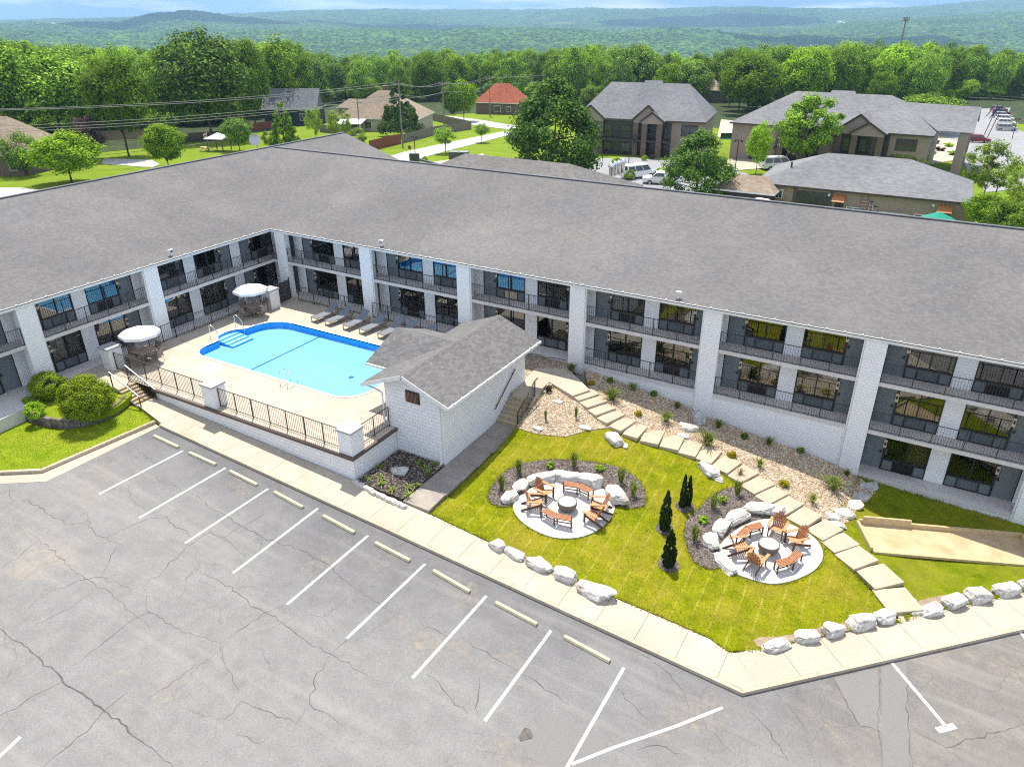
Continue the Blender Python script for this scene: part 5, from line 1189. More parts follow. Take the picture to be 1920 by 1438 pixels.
# left lawn
zl = lambda x, y: max(lot_z(x)+.13, -.08-.09*max(0, x-.5)) if x > 0 else -.08
ll = [(7.7,-16.6),(5.42,-16.02),(3.6,-16.1)]+[tuple(p) for p in Wp[::-1]]+[(.1,-19.5),(.1,-25.2),(-28,-25.2)][0:2]+[(5.0,-24.0),(7.05,-22.4)]
struct(sheet('left_lawn', ll, lambda x, y: -.70, M['lawn_left'], .45, skirt=.6))
struct(sheet('left_walk', [(-1.2,-36),(.9,-36),(2.0,-24),(1.6,-20),(.1,-17.5),(-1.2,-17.5)], lambda x, y: -.015, M['slab'], .8, skirt=.8))
# tufts
def tuft_mesh(seed, n, spread, mat, w=.03):
    r = np.random.default_rng(seed); vs = []; fs = []
    for i in range(n):
        a = r.uniform(0, 6.28); l = r.uniform(.65, 1.0); le = abs(r.normal())*spread; b0 = np.array([math.cos(a), math.sin(a), 0])*r.uniform(0, .10); d = np.array([math.cos(a), math.sin(a), 0])*le; t = np.array([-math.sin(a), math.cos(a), 0])*w
        p0, p1, p2 = b0, b0+d*.45*l+np.array([0, 0, .62*l]), b0+d*1.15*l+np.array([0, 0, .95*l-le*.25]); k = len(vs); vs += [p0-t, p0+t, p1-t*.8, p1+t*.8, p2]; fs += [(k, k+1, k+3, k+2), (k+2, k+3, k+4)]
    m = MB(); m.add(vs, fs); o = m.build('tuft', mat, uv=False); me = o.data; bpy.data.objects.remove(o); return me
TU = {k: tuft_mesh(s, n, sp, M[mt], w) for k, s, n, sp, mt, w in (('reed', 1, 130, .26, 'leaf_grass', .022), ('fountain', 2, 130, .5, 'leaf_grass', .022), ('small', 3, 70, .4, 'leaf_grass', .035), ('dry', 4, 60, .45, 'leaf_dry', .02), ('lily', 5, 46, .62, 'leaf_loose', .06))}
SH = {'round': crown('shrub', 41, 'fill', 40, 40, .06, M['leaf_dark'])[0], 'lime': crown('shrub', 42, 'fill', 36, 34, .06, M['leaf_lime'])[0], 'hosta': crown('shrub', 43, 'fill', 20, 18, .10, M['leaf_bright'])[0], 'red': crown('shrub', 44, 'fill', 26, 22, .07, M['leaf_plum'])[0]}
def tuft(px, py, h, w, key, label, cat='ornamental grass', group=None, f=G):
    P = f(px, py); o = bpy.data.objects.new('grass_tuft' if key in TU else 'shrub', TU.get(key) or SH[key]); COL.objects.link(o); o.location = (P[0], P[1], P[2]+.02); o.scale = (w, w, h); o.rotation_euler = (0, 0, random.uniform(0, 6)); return tag(o, label, cat, group)
for px, py, h, w, key, lb in [(1071,696,.62,.7,'fountain','grass clump at the foot of the motel column by the landing'),(1108,722,.35,.55,'lime','yellow-leaved shrub nearest the landing'),(1144,718,.45,.5,'round','first dark round shrub under the lower railing'),(1187,733,.6,.7,'fountain','shaded grass clump between two dark shrubs'),(1146,751,.85,1.1,'fountain','tallest feathery grass above the first steps'),(1225,743,.45,.5,'round','second dark round shrub under the lower railing'),(1196,779,.4,.55,'lime','yellow shrub in the middle of the upper gravel'),(1249,791,.75,.8,'fountain','feathery grass left of the column boulders'),(1270,766,.5,.6,'small','shaded grass left of the second column'),
        (1346,804,.65,.7,'fountain','shaded grass right of the column boulders'),(1327,836,.9,1.1,'fountain','tall feathery grass below the column boulders'),(1395,823,.45,.5,'round','dark shrub by the long white wall, left one'),(1371,857,.45,.65,'lime','bright yellow shrub mid gravel'),(1441,835,.6,.65,'fountain','shaded grass by the long white wall'),(1424,876,.6,.6,'small','low grass beside the path, mid gravel'),(1029,735,.55,.55,'red','reddish shrub at the gravel point by the stairs'),(1023,787,.7,.4,'reed','upright grass in the gravel left of the path'),(1080,783,.8,.4,'reed','upright grass in the gravel right of centre, above the lawn'),
        (1501,850,.45,.5,'round','dark shrub by the long white wall, right one'),(1562,918,.9,1.1,'fountain','tall pale grass near the last column in view'),(1587,893,.5,.5,'small','small grass at the foot of the last wall column'),(1470,911,.45,.65,'lime','bright yellow shrub at the lower gravel'),(1523,943,.65,.6,'small','green grass near the stacked stones'),(1388,892,.55,.55,'dry','dry brown grass beside the path slabs')]:
    tuft(px, py, h, w, key, lb, 'shrub' if key in SH else 'ornamental grass', 'plants in the gravel bed')
for f_, L_, nm in ((f1, [(245,345,'reed','far left'),(440,165,'reed','upper left'),(1060,90,'reed','top centre'),(1585,265,'reed','upper right'),(1725,425,'reed','far right'),(795,100,'hosta','leafy, top left'),(1350,130,'hosta','leafy, top right')], 'left fire pit'), (f2, [(155,775,'reed','lowest left'),(390,365,'reed','upper left'),(700,190,'reed','topmost'),(265,545,'hosta','leafy, left'),(505,280,'hosta','leafy, upper')], 'right fire pit')):
    for x, y, key, lb in L_: tuft(*f_([(x, y)])[0], .95 if key == 'reed' else .4, .85 if key == 'reed' else .55, key, ('upright grass' if key == 'reed' else 'small leafy plant')+' in the mulch of the '+nm+', '+lb, 'ornamental grass' if key == 'reed' else 'plant', 'plants behind the '+nm)
for i, (x, y) in enumerate([(790,710),(655,840),(800,825),(805,900),(940,960),(1115,930),(1200,910),(1105,1025),(1235,655),(1300,720),(1405,670),(1345,780)]):
    tuft(580+x/5.99, 760+y/5.99, .22, .32, 'lily', 'small strappy plant in the dark planting bed by the pool house', 'plant', 'plants in the planting bed', f=lambda a, b: solve(a, b, lambda x, y: -1.28))
# grass blades at the near lawn: a light fringe that breaks the edges
r = np.random.default_rng(5); bl = []; ln = [tuple(p) for p in lawn]
def blades(poly, n, name, mat, zf, hgt=.09):
    xs = [p[0] for p in poly]; ys = [p[1] for p in poly]; P = []
    while len(P) < n:
        x, y = r.uniform(min(xs), max(xs)), r.uniform(min(ys), max(ys))
        if inside(poly, x, y) and not inside(mul1, x, y) and not inside(mul2, x, y) and not inside(pad1, x, y) and not inside(pad2, x, y): P.append((x, y, zf(x, y)))
    P = np.array(P); P[:, 2] += hgt*.35; Nn = r.normal(size=P.shape)*np.array([.7, .7, .3])+np.array([0, 0, .9]); o = bpy.data.objects.new(name, quads_mesh(name, P, Nn, r.uniform(.5, 1.1, len(P))*hgt, M[mat], .45, r)); COL.objects.link(o); tag(o, None, None, None, 'stuff')
M['blade'] = leaf('grass_blade', (.12,.165,.003), (.20,.235,.005), (.29,.305,.012), .4)
M['blade_l'] = leaf('grass_blade_left', (.14,.21,.008), (.19,.27,.010), (.25,.33,.02), .4)
blades(ln, 15000, 'lawn_grass', 'blade', T, .03); blades([tuple(p) for p in rl], 8000, 'side_lawn_grass', 'blade', T, .03); blades([tuple(p) for p in ll], 5000, 'left_lawn_grass', 'blade_l', lambda x, y: -.70, .035)
def fringe(polys, n, name, mat, zf, hgt, out=.07):
    P = []
    for poly in polys:
        L_ = [math.dist(poly[i], poly[(i+1) % len(poly)]) for i in range(len(poly))]; tot = sum(L_)
        for _ in range(int(n*tot)):
            q = r.uniform(0, tot); i = 0
            while q > L_[i]: q -= L_[i]; i += 1
            a, b = poly[i], poly[(i+1) % len(poly)]; k = q/L_[i]; x, y = a[0]+(b[0]-a[0])*k+r.normal()*out, a[1]+(b[1]-a[1])*k+r.normal()*out; P.append((x, y, zf(x, y)+hgt*.4+.03))
    P = np.array(P); Nn = r.normal(size=P.shape)*np.array([.8, .8, .3])+np.array([0, 0, 1.0]); o = bpy.data.objects.new(name, quads_mesh(name, P, Nn, r.uniform(.5, 1.2, len(P))*hgt, M[mat], .45, r)); COL.objects.link(o); tag(o, None, None, None, 'stuff')
tp = lambda q: [tuple(p[:2]) for p in q]
fringe([tp(lawn), tp(pad1), tp(mul1), tp(mul2), tp(pad2)], 70, 'lawn_edge_grass', 'blade', T, .04); fringe([tp(rl)], 45, 'side_lawn_edge_grass', 'blade', T, .05); fringe([tp(ll)], 60, 'left_lawn_edge_grass', 'blade_l', lambda x, y: -.72, .045)
# pebbles on the gravel
def pebbles(poly, n, name, mats, zf, avoid=()):
    xs = [p[0] for p in poly]; ys = [p[1] for p in poly]; vs = []; fs = []; ms = []; c = 0
    while c < n:
        x, y = r.uniform(min(xs), max(xs)), r.uniform(min(ys), max(ys))
        if not inside(poly, x, y) or any(inside(a, x, y) for a in avoid): continue
        s = r.uniform(.025, .075); z = zf(x, y)+.03; k = len(vs); a = r.uniform(0, 6.28); ca, sa = math.cos(a)*s, math.sin(a)*s
        vs += [(x+ca, y+sa, z), (x-sa*.7, y+ca*.7, z), (x-ca, y-sa, z), (x+sa*.7, y-ca*.7, z), (x, y, z+s*.6), (x, y, z-s)]; fs += [(k, k+1, k+4), (k+1, k+2, k+4), (k+2, k+3, k+4), (k+3, k, k+4)]; q = int(r.integers(0, len(mats))); ms += [q]*4; c += 1
    m = MB(); m.v = vs; m.f = fs; m.m = ms; o = m.build(name, [M[k] for k in mats], uv=False); tag(o, None, None, None, 'stuff')
M['peb_a'] = pm('pebble_tan', (.56,.43,.27), .2, 2); M['peb_b'] = pm('pebble_pale', (.66,.57,.45), .2, 2); M['peb_c'] = pm('pebble_brown', (.33,.23,.15), .2, 2); M['peb_d'] = pm('pebble_rust', (.48,.30,.16), .2, 2)
M['chip_a'] = pm('chip_dark', (.09,.07,.06), .2, 2); M['chip_b'] = pm('chip_mid', (.20,.165,.145), .2, 2); M['chip_c'] = pm('chip_pale', (.32,.275,.24), .2, 2)
pebbles(gv, 15000, 'gravel_pebbles', ('peb_a', 'peb_b', 'peb_c', 'peb_d', 'peb_b'), T); pebbles(mul1, 3800, 'mulch_chips', ('chip_a', 'chip_b', 'chip_c'), T, (pad1,)); pebbles(mul2, 3800, 'mulch_chips', ('chip_a', 'chip_b', 'chip_c'), T, (pad2,)); pebbles(bed, 1500, 'mulch_chips', ('chip_a', 'chip_b', 'chip_c'), lambda x, y: -1.28)
# ------------------------------------------------------------------ land behind: roads, yards
bz = lambda x, y: back_z(x, y)
def bsheet(name, pts, mat, up=.06, res=4, f=B): return struct(sheet(name, [f(*p)[:2] for p in pts], bz, M[mat], res, up=up, skirt=.2))
bsheet('road', [(660,318),(700,303),(760,285),(850,266),(950,246),(962,252),(900,268),(830,286),(770,303),(715,322)], 'road')
bsheet('road', [(800,217),(850,219),(905,226),(950,234),(1000,240),(1000,247),(940,242),(880,234),(800,224)], 'road', .07)
bsheet('car_park', [(1040,340),(1100,300),(1180,296),(1260,302),(1330,312),(1400,326),(1440,345),(1440,420),(1000,420)], 'asphalt_far', .08)
bsheet('car_park', [(1758,222),(1800,206),(1895,203),(1880,235),(1960,262),(1990,345),(1850,362),(1815,325),(1800,290),(1760,262)], 'asphalt_far', .08)
bsheet('driveway', [(195,298),(285,301),(300,309),(285,315),(190,308)], 'road', .07); bsheet('driveway', [(-60,352),(40,353),(110,362),(60,385),(-60,385)], 'road', .07)
bsheet('paved_court', [(1690,262),(1760,255),(1800,268),(1800,300),(1720,312),(1690,300)], 'walk', .09)
bsheet('walkway_path', [(1360,300),(1440,296),(1470,306),(1440,316),(1365,322)], 'walk', .1); bsheet('paved_court', [(1352,225),(1385,228),(1380,262),(1345,258)], 'walk', .09)
bsheet('kerb_strip', [(700,322),(780,309),(870,297),(905,289),(908,292),(870,302),(790,315)], 'kerb', .09)
m = MB(); q = [B(*p) for p in ((1352,251),(1376,251),(1376,262),(1350,262))]; m.poly([(p[0], p[1], p[2]+.12) for p in q]); o = m.build('water', M['water']); struct(o)
m = MB(); m.poly([(p[0], p[1], p[2]+.10) for p in q]); tag(m.build('distant_pool', M['poolfloor']), 'small turquoise pool glimpsed between the two lodges', 'swimming pool')
# ------------------------------------------------------------------ buildings behind
def house(name, label, cat, C, rz, W, Dp, hw, hr, wallmat, roofmat, ridge=None, hip=True, over=.45, base=-1.0, gable_mat=None):
    """W along local x, Dp along local y, front wall on y=0"""
    h = thing(name, label, cat, C, rz); m = MB(); m.box(0, W, 0, Dp, base, hw); h_w = m.build('wall', M[wallmat], h)
    o = over; rl = ridge if ridge is not None else (max(.5, W-Dp) if hip else W+2*o); a, b = (W-rl)/2, (W+rl)/2; yc = Dp/2; z = hw-.02; m = MB()
    c = [(-o,-o,z),(W+o,-o,z),(W+o,Dp+o,z),(-o,Dp+o,z)]; r0, r1 = (a, yc, hr), (b, yc, hr)
    m.slab([c[0], c[1], r1, r0], .12); m.slab([c[2], c[3], r0, r1], .12)
    if hip: m.slab([c[1], c[2], r1], .12); m.slab([c[3], c[0], r0], .12)
    else: m.add([(0,0,hw),(0,Dp,hw),(0,yc,hr-.12),(W,0,hw),(W,Dp,hw),(W,yc,hr-.12)], [(0,2,1),(3,4,5)])
    m.build('roof', M[roofmat], h)
    m = MB(); m.box(-o-.02, W+o+.02, -o-.03, -o, z-.22, z-.02); m.box(W+o, W+o+.03, -o, Dp+o, z-.22, z-.02); m.box(-o-.03, -o, -o, Dp+o, z-.22, z-.02); m.build('fascia', M['stucco_dark'] if wallmat in ('stucco', 'block_tan') else M['white'], h)
    return h
def hwin(h, x0, x1, z0, z1, y=0, frame='stucco_dark', name='window'):
    m = MB(); e = .1; m.box(x0-e, x1+e, y-.06, y+.02, z0-e, z1+e); f = m.build(name, M[frame], h); m = MB(); m.box(x0, (x0+x1)/2-.03, y-.09, y-.06, z0, z1); m.box((x0+x1)/2+.03, x1, y-.09, y-.06, z0, z1); m.build('pane', M['glass_far'], f); return f
def lodge(label, fl, fr, depth, zg, ze, zr, rl, gables, decks, wins, off=.5):
    """two-storey lodge; fl, fr: front roof corners (world)"""
    a, b = Vector(fl[:2]), Vector(fr[:2]); W = (b-a).length; rz = math.atan2(b.y-a.y, b.x-a.x)
    h = house('lodge', label, 'lodge', (a.x, a.y, zg), rz, W, depth, ze-zg, zr-zg, 'block_tan', 'shingle_far', rl, True, off, -3); H = ze-zg
    for uc, hw_, dp, zt in gables:           # front gables over the porches: a small cross roof and its post
        m = MB(); zt_ = H+zt; y0 = -dp-.5; yb = depth*.42
        m.slab([(uc-hw_-.3,y0,H-.05),(uc,y0,zt_),(uc,yb,zt_),(uc-hw_-.3,y0+.01+0,H-.05)][:3]+[(uc-hw_-.3,yb*.2,H-.05)], .1); m.slab([(uc,y0,zt_),(uc+hw_+.3,y0,H-.05),(uc+hw_+.3,yb*.2,H-.05),(uc,yb,zt_)], .1); m.build('porch_roof', M['shingle_far'], h)
        m = MB(); m.add([(uc-hw_,y0+.25,H-.1),(uc+hw_,y0+.25,H-.1),(uc,y0+.25,zt_-.2)], [(0,1,2)]); m.box(uc-hw_, uc+hw_, y0+.25, y0+.5, H-.5, H-.1); m.build('gable', M['stucco'], h)
        m = MB(); m.bar((uc-hw_-.3,y0+.02,H-.14),(uc,y0+.02,zt_-.1), .06, .28); m.bar((uc+hw_+.3,y0+.02,H-.14),(uc,y0+.02,zt_-.1), .06, .28); m.build('barge_board', M['stucco_dark'], h)
        for s_ in (-1, 1): m = MB(); m.box(uc+s_*(hw_-.5)-.45, uc+s_*(hw_-.5)+.45, y0+.3, y0+1.2, -.5, H-.5); m.build('pillar', M['brickwall'], h)
    for u0, u1, dp in decks:
        m = MB(); m.box(u0, u1, -dp, .0, H*.48-.3, H*.48); m.build('balcony', M['stucco_dark'], h); m = MB(); m.box(u0, u1, -dp, -dp+.06, H*.48+.95, H*.48+1.03)
        n = int((u1-u0)/.3)
        for i in range(n+1): x = u0+(u1-u0)*i/n; m.box(x-.02, x+.02, -dp+.01, -dp+.05, H*.48, H*.48+.95)
        m.build('railing', M['metal_dark'], h); m = MB(); m.box(u0, u1, -.05, -.01, 0, H-.4); m.build('recess_shade', M['cardark'], h)  # flat dark panel on the wall: shade of the balcony openings as colour
        k = max(1, int((u1-u0)/2.6))
        for i in range(k):
            x = u0+(i+.5)*(u1-u0)/k
            for z0 in (.2, H*.48+.15): hwin(h, x-.7, x+.7, z0, z0+2.0, -.1, name='patio_door')
    for u, z0, w, hh in wins: hwin(h, u-w/2, u+w/2, z0, z0+hh)
    return h
zE3 = 1.5; fl, fr = atz(1375, 229, zE3), atz(1745, 254, zE3); W3 = math.dist(fl[:2], fr[:2])
lod3 = lodge('taupe two-storey lodge with blue-grey hipped roof on the right', fl, fr, 20, -5.0, zE3, 6.0, W3*.50, [(W3*.345, 2.2, 1.8, 1.1), (W3*.665, 3.2, .8, 2.6), (W3*.72, 2.4, 2.0, 1.6)], [(W3*.25, W3*.48, 1.6), (W3*.56, W3*.82, 1.8)], [(W3*.16, 4.2, 1.2, 1.6), (W3*.15, .8, 2.4, 1.6), (W3*.9, 4.0, 2.8, 1.6), (W3*.9, .8, 2.8, 1.6)])
hw = zE3+5.0
def bump_roof(h, W, D, H, R, a, b):
    z = lambda y: H+(R-H)*y/(D/2)
    m = MB(); c = (a+b)/2*W; A = [(a*W,D*.5,R+.4),(b*W,D*.5,R+.4),(b*W+3.4,D*.06,z(D*.06)+.1),(a*W-1.5,D*.06,z(D*.06)+.1)]; m.slab(A[::-1], .45); m.slab([(a*W,D*.5,R+.4),(b*W,D*.5,R+.4),(b*W,D*.62,R-.4),(a*W,D*.62,R-.4)], .9); m.build('upper_roof', M['shingle_far'], h)
bump_roof(lod3, W3, 20, hw, 11.0, .44, .56)
m = MB(); m.slab([(W3+.5,4,hw+.2),(W3+5.5,4,hw+.2),(W3+5.5,12,hw+3.2),(W3-6,12,hw+3.4)], .12); m.slab([(W3-6,12,hw+3.4),(W3+5.5,12,hw+3.2),(W3+5.5,20,hw+.2),(W3+.5,20,hw+.2)], .12); m.build('entrance_roof', M['shingle_far'], lod3)
for y in (4.5, 11, 19): m = MB(); m.box(W3+3.6, W3+4.9, y, y+1.2, -.5, hw+.3); m.build('entrance_pillar', M['stucco'], lod3)
zE2 = 1.7; fl, fr = atz(1085, 219, zE2), atz(1319, 229, zE2); W2 = math.dist(fl[:2], fr[:2]); br = atz(1363, 213, zE2); D2 = 14.5
lod2 = lodge('taupe two-storey lodge with blue-grey hipped roof behind the large tree', fl, fr, D2, -4.6, zE2, 7.05, W2*.64, [(W2*.11, 2.4, .6, 2.2), (W2*.575, 2.5, .6, 2.5), (W2*.62, 1.8, 1.6, 1.5)], [(W2*.17, W2*.48, 1.4), (W2*.49, W2*.76, 1.6)], [(W2*.9, 3.9, 2.6, 1.7), (W2*.9, .8, 2.6, 1.6)])
bump_roof(lod2, W2, D2, zE2+4.6, 11.65, .46, .60)
# garage
zEg = -.35; fl, fr = atz(1420, 341, zEg), atz(1815, 379, zEg); WG = math.dist(fl[:2], fr[:2]); rg = math.atan2(fr[1]-fl[1], fr[0]-fl[0])
ga = house('garage', 'long low taupe garage with blue-grey hipped roof behind the motel', 'garage', (float(fl[0]), float(fl[1]), -3.6), rg, WG, 13, 3.25, 6.3, 'block_tan', 'shingle_far', WG*.40, True, .4)
def gu(px, py=365):
    c, s = math.cos(rg), math.sin(rg); v = ray(px, py); n = np.array([-s, c]); o = np.array(fl[:2]); t = n@(o-CAM[:2])/(n@v[:2]); P = CAM[:2]+v[:2]*t; return float((P-o)@np.array([c, s]))
m = MB(); m.box(gu(1493), gu(1557), -.03, .0, -.2, 2.75); m.build('doorway_shade', M['cardark'], ga); m = MB(); m.box(gu(1487), gu(1493), -.06, .0, -.2, 2.9); m.box(gu(1557), gu(1563), -.06, .0, -.2, 2.9); m.build('door_frame', M['stucco_brown'], ga)  # flat dark panel stands in for the shade inside the garage doorway
hwin(ga, gu(1455), gu(1466), 1.6, 2.5, frame='white')
for a_, b_ in ((1563, 1587), (1764, 1793)):
    u0, u1 = gu(a_), gu(b_); m = MB(); m.box(u0+.3, u1-.1, -.04, 0, -.2, 1.7); d_ = m.build('door', M['stucco_dark'], ga)
    m = MB(); m.slab([(u0,-1.0,2.0),(u1,-1.0,2.0),(u1,-.02,2.7),(u0,-.02,2.7)], .06); m.build('awning', M['copper'], ga)
for px in (1555, 1755): m = MB(); u = gu(px); m.box(u-.12, u+.12, -.16, 0, 2.4, 2.65); m.build('wall_lamp', M['white'], ga)
m = MB(); u = gu(1477); m.tube([(u,-.06,.2),(u,-.06,2.8)], .04, 6); m.tube([(gu(1425),-.06,1.6),(gu(1468),-.06,1.5),(gu(1468),-.06,.9)], .03, 6); m.build('gas_pipe', M['yellow'], ga)
m = MB(); m.tube([(WG*.14,3.2,4.2),(WG*.14,3.2,5.4)], .12, 8); m.build('vent_pipe', M['cardark'], ga)
def gw(u, d, z): c, s = math.cos(rg), math.sin(rg); return (float(fl[0])+u*c+d*s, float(fl[1])+u*s-d*c, -3.6+z)
def ladder(u0, u1, h, side, lab, tilt=.7):
    P = gw((u0+u1)/2, tilt, 0); l = thing('step_ladder', lab, 'ladder', P, rg, 'ladders against the garage'); w = abs(u1-u0)
    for s_ in (-1, 1): m = MB(); m.bar((s_*w/2, 0, 0),(s_*w*.3, tilt*.9, h), .09, .05, (1,0,0)); m.build('rail', M[side], l)
    n = int(h/.33); m = MB()
    for i in range(1, n): k = i/n; m.bar((-w/2*(1-.4*k), tilt*.9*k, h*k),(w/2*(1-.4*k), tilt*.9*k, h*k), .08, .06)
    m.build('rungs', M['alu'], l); m = MB(); m.box(-w*.32, w*.32, tilt*.9-.12, tilt*.9+.05, h-.02, h+.1); m.build('top_cap', M['yellow' if side == 'red_side' else 'cardark'], l)
ladder(gu(1616), gu(1632), 2.95, 'red_side', 'tall step ladder with red sides and yellow top leaning on the garage'); ladder(gu(1633), gu(1643), 2.2, 'alu', 'shorter aluminium step ladder beside the red one'); ladder(gu(1643), gu(1650), 1.7, 'alu', 'lowest aluminium step ladder right of the others')
P = gw(gu(1656), .5, 0); l = thing('extension_ladder', 'long aluminium ladder hung sideways along the garage wall', 'ladder', P, rg); wl = gu(1714)-gu(1657)
for z in (.75, 1.25): m = MB(); m.box(0, wl, 0, .07, z, z+.1); m.build('rail', M['alu'], l)
m = MB()
for i in range(14): m.box(.2+i*(wl-.4)/13-.03, .2+i*(wl-.4)/13+.03, .02, .06, .8, 1.3)
m.build('rungs', M['alu'], l)
for a_, b_, lb in ((1592, 1618, 'white-framed glass panels leaning on the garage beside the ladders'), (1724, 1753, 'white-framed glass panels leaning on the garage near the right door')):
    P = gw(gu(a_), .35, 0); w = gu(b_)-gu(a_); l = thing('window_panel', lb, 'window frame', P, rg); m = MB(); m.bar((0,0,0),(0,.25,1.35),.09); m.bar((w,0,0),(w,.25,1.35),.09); m.bar((w/2,0,0),(w/2,.25,1.35),.09); m.bar((0,0,.02),(w,0,.02),.09); m.bar((0,.25,1.35),(w,.25,1.35),.09); m.build('frame', M['white'], l); m = MB(); m.quad((0,0.01,0),(w,.01,0),(w,.26,1.35),(0,.26,1.35)); m.build('pane', M['glass_far'], l)
P = gw(gu(1598), 1.4, .0); m = MB(); m.prism([(-.9,-.3),(.9,-.3),(.8,.4),(-.8,.4)], 0, .75); tag(m.build('tarp_bundle', M['blue_tarp'], None, P, rg, bevel=.12), 'blue tarpaulin bundle below the leaning glass panels', 'tarp')
P = gw(gu(1770), 4.0, 0); u = thing('garden_umbrella', 'green garden umbrella beyond the motel roof', 'umbrella', P); m = MB(); n = 8; R = 1.75
m.add([(0,0,2.75)]+[(R*math.cos(k*.785), R*math.sin(k*.785), 2.0) for k in range(n)]+[(R*math.cos(k*.785), R*math.sin(k*.785), 1.88) for k in range(n)], [(0,1+k,1+(k+1) % n) for k in range(n)]+[(1+k,1+n+k,1+n+(k+1) % n,1+(k+1) % n) for k in range(n)]); m.build('canopy', M['green_canvas'], u); m = MB(); m.tube([(0,0,-1),(0,0,2.85)], .03, 6); m.build('pole', M['alu'], u)
P = atz(1345, 352, -1.0); sh = house('shed', 'small brown-roofed shed between the tree and the garage', 'shed', (float(P[0]), float(P[1]), -3.5), rg, 6.6, 5, 2.5, 3.9, 'stucco_dark', 'shingle_tan', 4, True)
m = MB(); a, b = Vector(gw(gu(1372), 1.0, 0)), Vector(gw(gu(1421), 1.0, 0)); n = 22
for i in range(n): q = a+(b-a)*i/n; m.bar(q, q+Vector((0,0,1.9)), .19, .03, (1,0,0))
m.bar(a+Vector((0,0,1.4)), b+Vector((0,0,1.4)), .06, .1); tag(m.build('board_fence', M['tan_fence']), 'tan board fence left of the garage', 'fence')
# low building right behind the motel
a = atz(815, 323, -1.0); b = atz(1188, 345, -1.0); Wl = math.dist(a[:2], b[:2]); rl_ = math.atan2(b[1]-a[1], b[0]-a[0])
lowb = house('low_building', 'low building with weathered grey hipped roof just behind the motel', 'building', (float(a[0]), float(a[1])-9, -3.4), rl_*0, Wl, 15, 2.3, 5.6, 'stucco', 'shingle_worn', Wl*.55, True)
for i, (px, py) in enumerate(((1146,322),(1153,318),(1160,316),(1168,313))):
    q = solve(px, py+4, lambda x, y: .1); m = MB(); m.lathe([(.28,-.5),(.28,.75),(.42,.8),(.42,1.0),(.25,1.25),(0,1.3)], 12); m.build('roof_vent', M['steel'], lowb, (q[0]-float(a[0]), q[1]-float(a[1])+9, q[2]+3.4), smooth=True)
# houses at left
def pxh(px, py): return B(px, py)
P = pxh(636, 246); th_ = house('house', 'tan-roofed bungalow behind the tall dark conifer', 'house', P, rad(20), 19, 13, 3.0, 8.4, 'siding_pale', 'shingle_tan', 3.0, True); hwin(th_, 3, 4.6, .8, 2.2, frame='white'); hwin(th_, 6.5, 8, .8, 2.2, frame='white'); hwin(th_, 14, 15.5, .8, 2.2, frame='white')
m = MB(); m.box(8.6, 9.8, 7.5, 8.5, 6, 9.3); m.build('chimney', M['brickwall'], th_); m = MB(); m.slab([(1,-4,2.2),(7,-4,2.2),(7,0,2.9),(1,0,2.9)], .15); m.build('patio_roof', M['white'], th_)
for x in (1.3, 6.7): m = MB(); m.box(x-.1, x+.1, -3.9, -3.7, 0, 2.2); m.build('post', M['white'], th_)
P = pxh(893, 214); rh = house('house', 'brick house with red hipped roof behind the wires', 'house', P, rad(12), 12.5, 11, 3.3, 8.0, 'brickwall', 'shingle_red', 4.2, True); hwin(rh, 5.6, 7.4, .8, 2.4, frame='white'); hwin(rh, 9.5, 10.5, .9, 2.2, frame='white')
P = pxh(498, 236); gh = house('house', 'dark-sided house with grey gabled roof behind the pyramid tree', 'house', P, rad(30), 13, 9, 4.0, 8.3, 'siding_dark', 'shingle_dark', None, False); hwin(gh, 2.5, 3.6, 1.6, 2.8, frame='white'); hwin(gh, 4.2, 5.3, 1.6, 2.8, frame='white'); hwin(gh, 9, 10.2, 1.2, 2.8, frame='white')
P = pxh(-75, 330); bh = house('house', 'brown brick house cut off at the left picture edge', 'house', P, rad(28), 10.3, 12, 3.3, 8.0, 'brickwall', 'shingle_tan', 1.5, True); hwin(bh, 8.3, 9.3, .9, 2.3, frame='white')
P = pxh(1240, 196); h5 = house('house', 'brown roof showing between the lodge and the woods', 'house', (P[0], P[1]+10, P[2]), rad(10), 17, 12, 4, top_at((P[0], P[1]+14), 1266, 144)-P[2], 'brickwall', 'shingle_tan', 6, True)
P = pxh(636, 220); h6 = house('house', 'pinkish shed roof left of the tan bungalow', 'house', P, rad(15), 9, 6, 2.6, 4.6, 'siding_pale', 'shingle_tan', 5, True)
# ------------------------------------------------------------------ fences, poles, wires
def bfence(pts, h, mat, lab, post=2.4):
    m = MB()
    for (p, q) in zip(pts, pts[1:]):
        a, b = Vector(B(*p)), Vector(B(*q)); n = max(2, int((b-a).length/.17))
        for i in range(n):
            c = a+(b-a)*(i+.5)/n; d = (b-a).normalized(); c.z = bz(c.x, c.y); m.bar(c-Vector((0,0,.3)), c+Vector((0,0,h+random.uniform(-.03,.03))), .15, .03, (d.y, -d.x, 0) if True else (1,0,0))
    o = m.build('board_fence', M[mat]); tag(o, lab, 'fence', 'board fences behind the motel')
bfence([(693,284),(752,270)], 1.9, 'red_fence', 'red-brown board fence along the road'); bfence([(753,270),(818,253)], 1.8, 'wood_fence', 'grey board fence continuing from the red one'); bfence([(818,253),(884,243)], 1.8, 'wood_fence', 'grey board fence at the far side of the yard'); bfence([(884,243),(810,226)], 1.8, 'wood_fence', 'grey board fence along the upper road'); bfence([(185,264),(300,258)], 1.9, 'tan_fence', 'brown board fence behind the purple tree'); bfence([(355,268),(440,262)], 1.9, 'stucco_dark', 'dark board fence behind the gazebo'); bfence([(468,246),(512,240)], 1.6, 'red_fence', 'red-brown board fence beside the dark house'); bfence([(600,248),(670,256)], 1.7, 'wood_fence', 'grey board fence below the tan bungalow')
poles = []
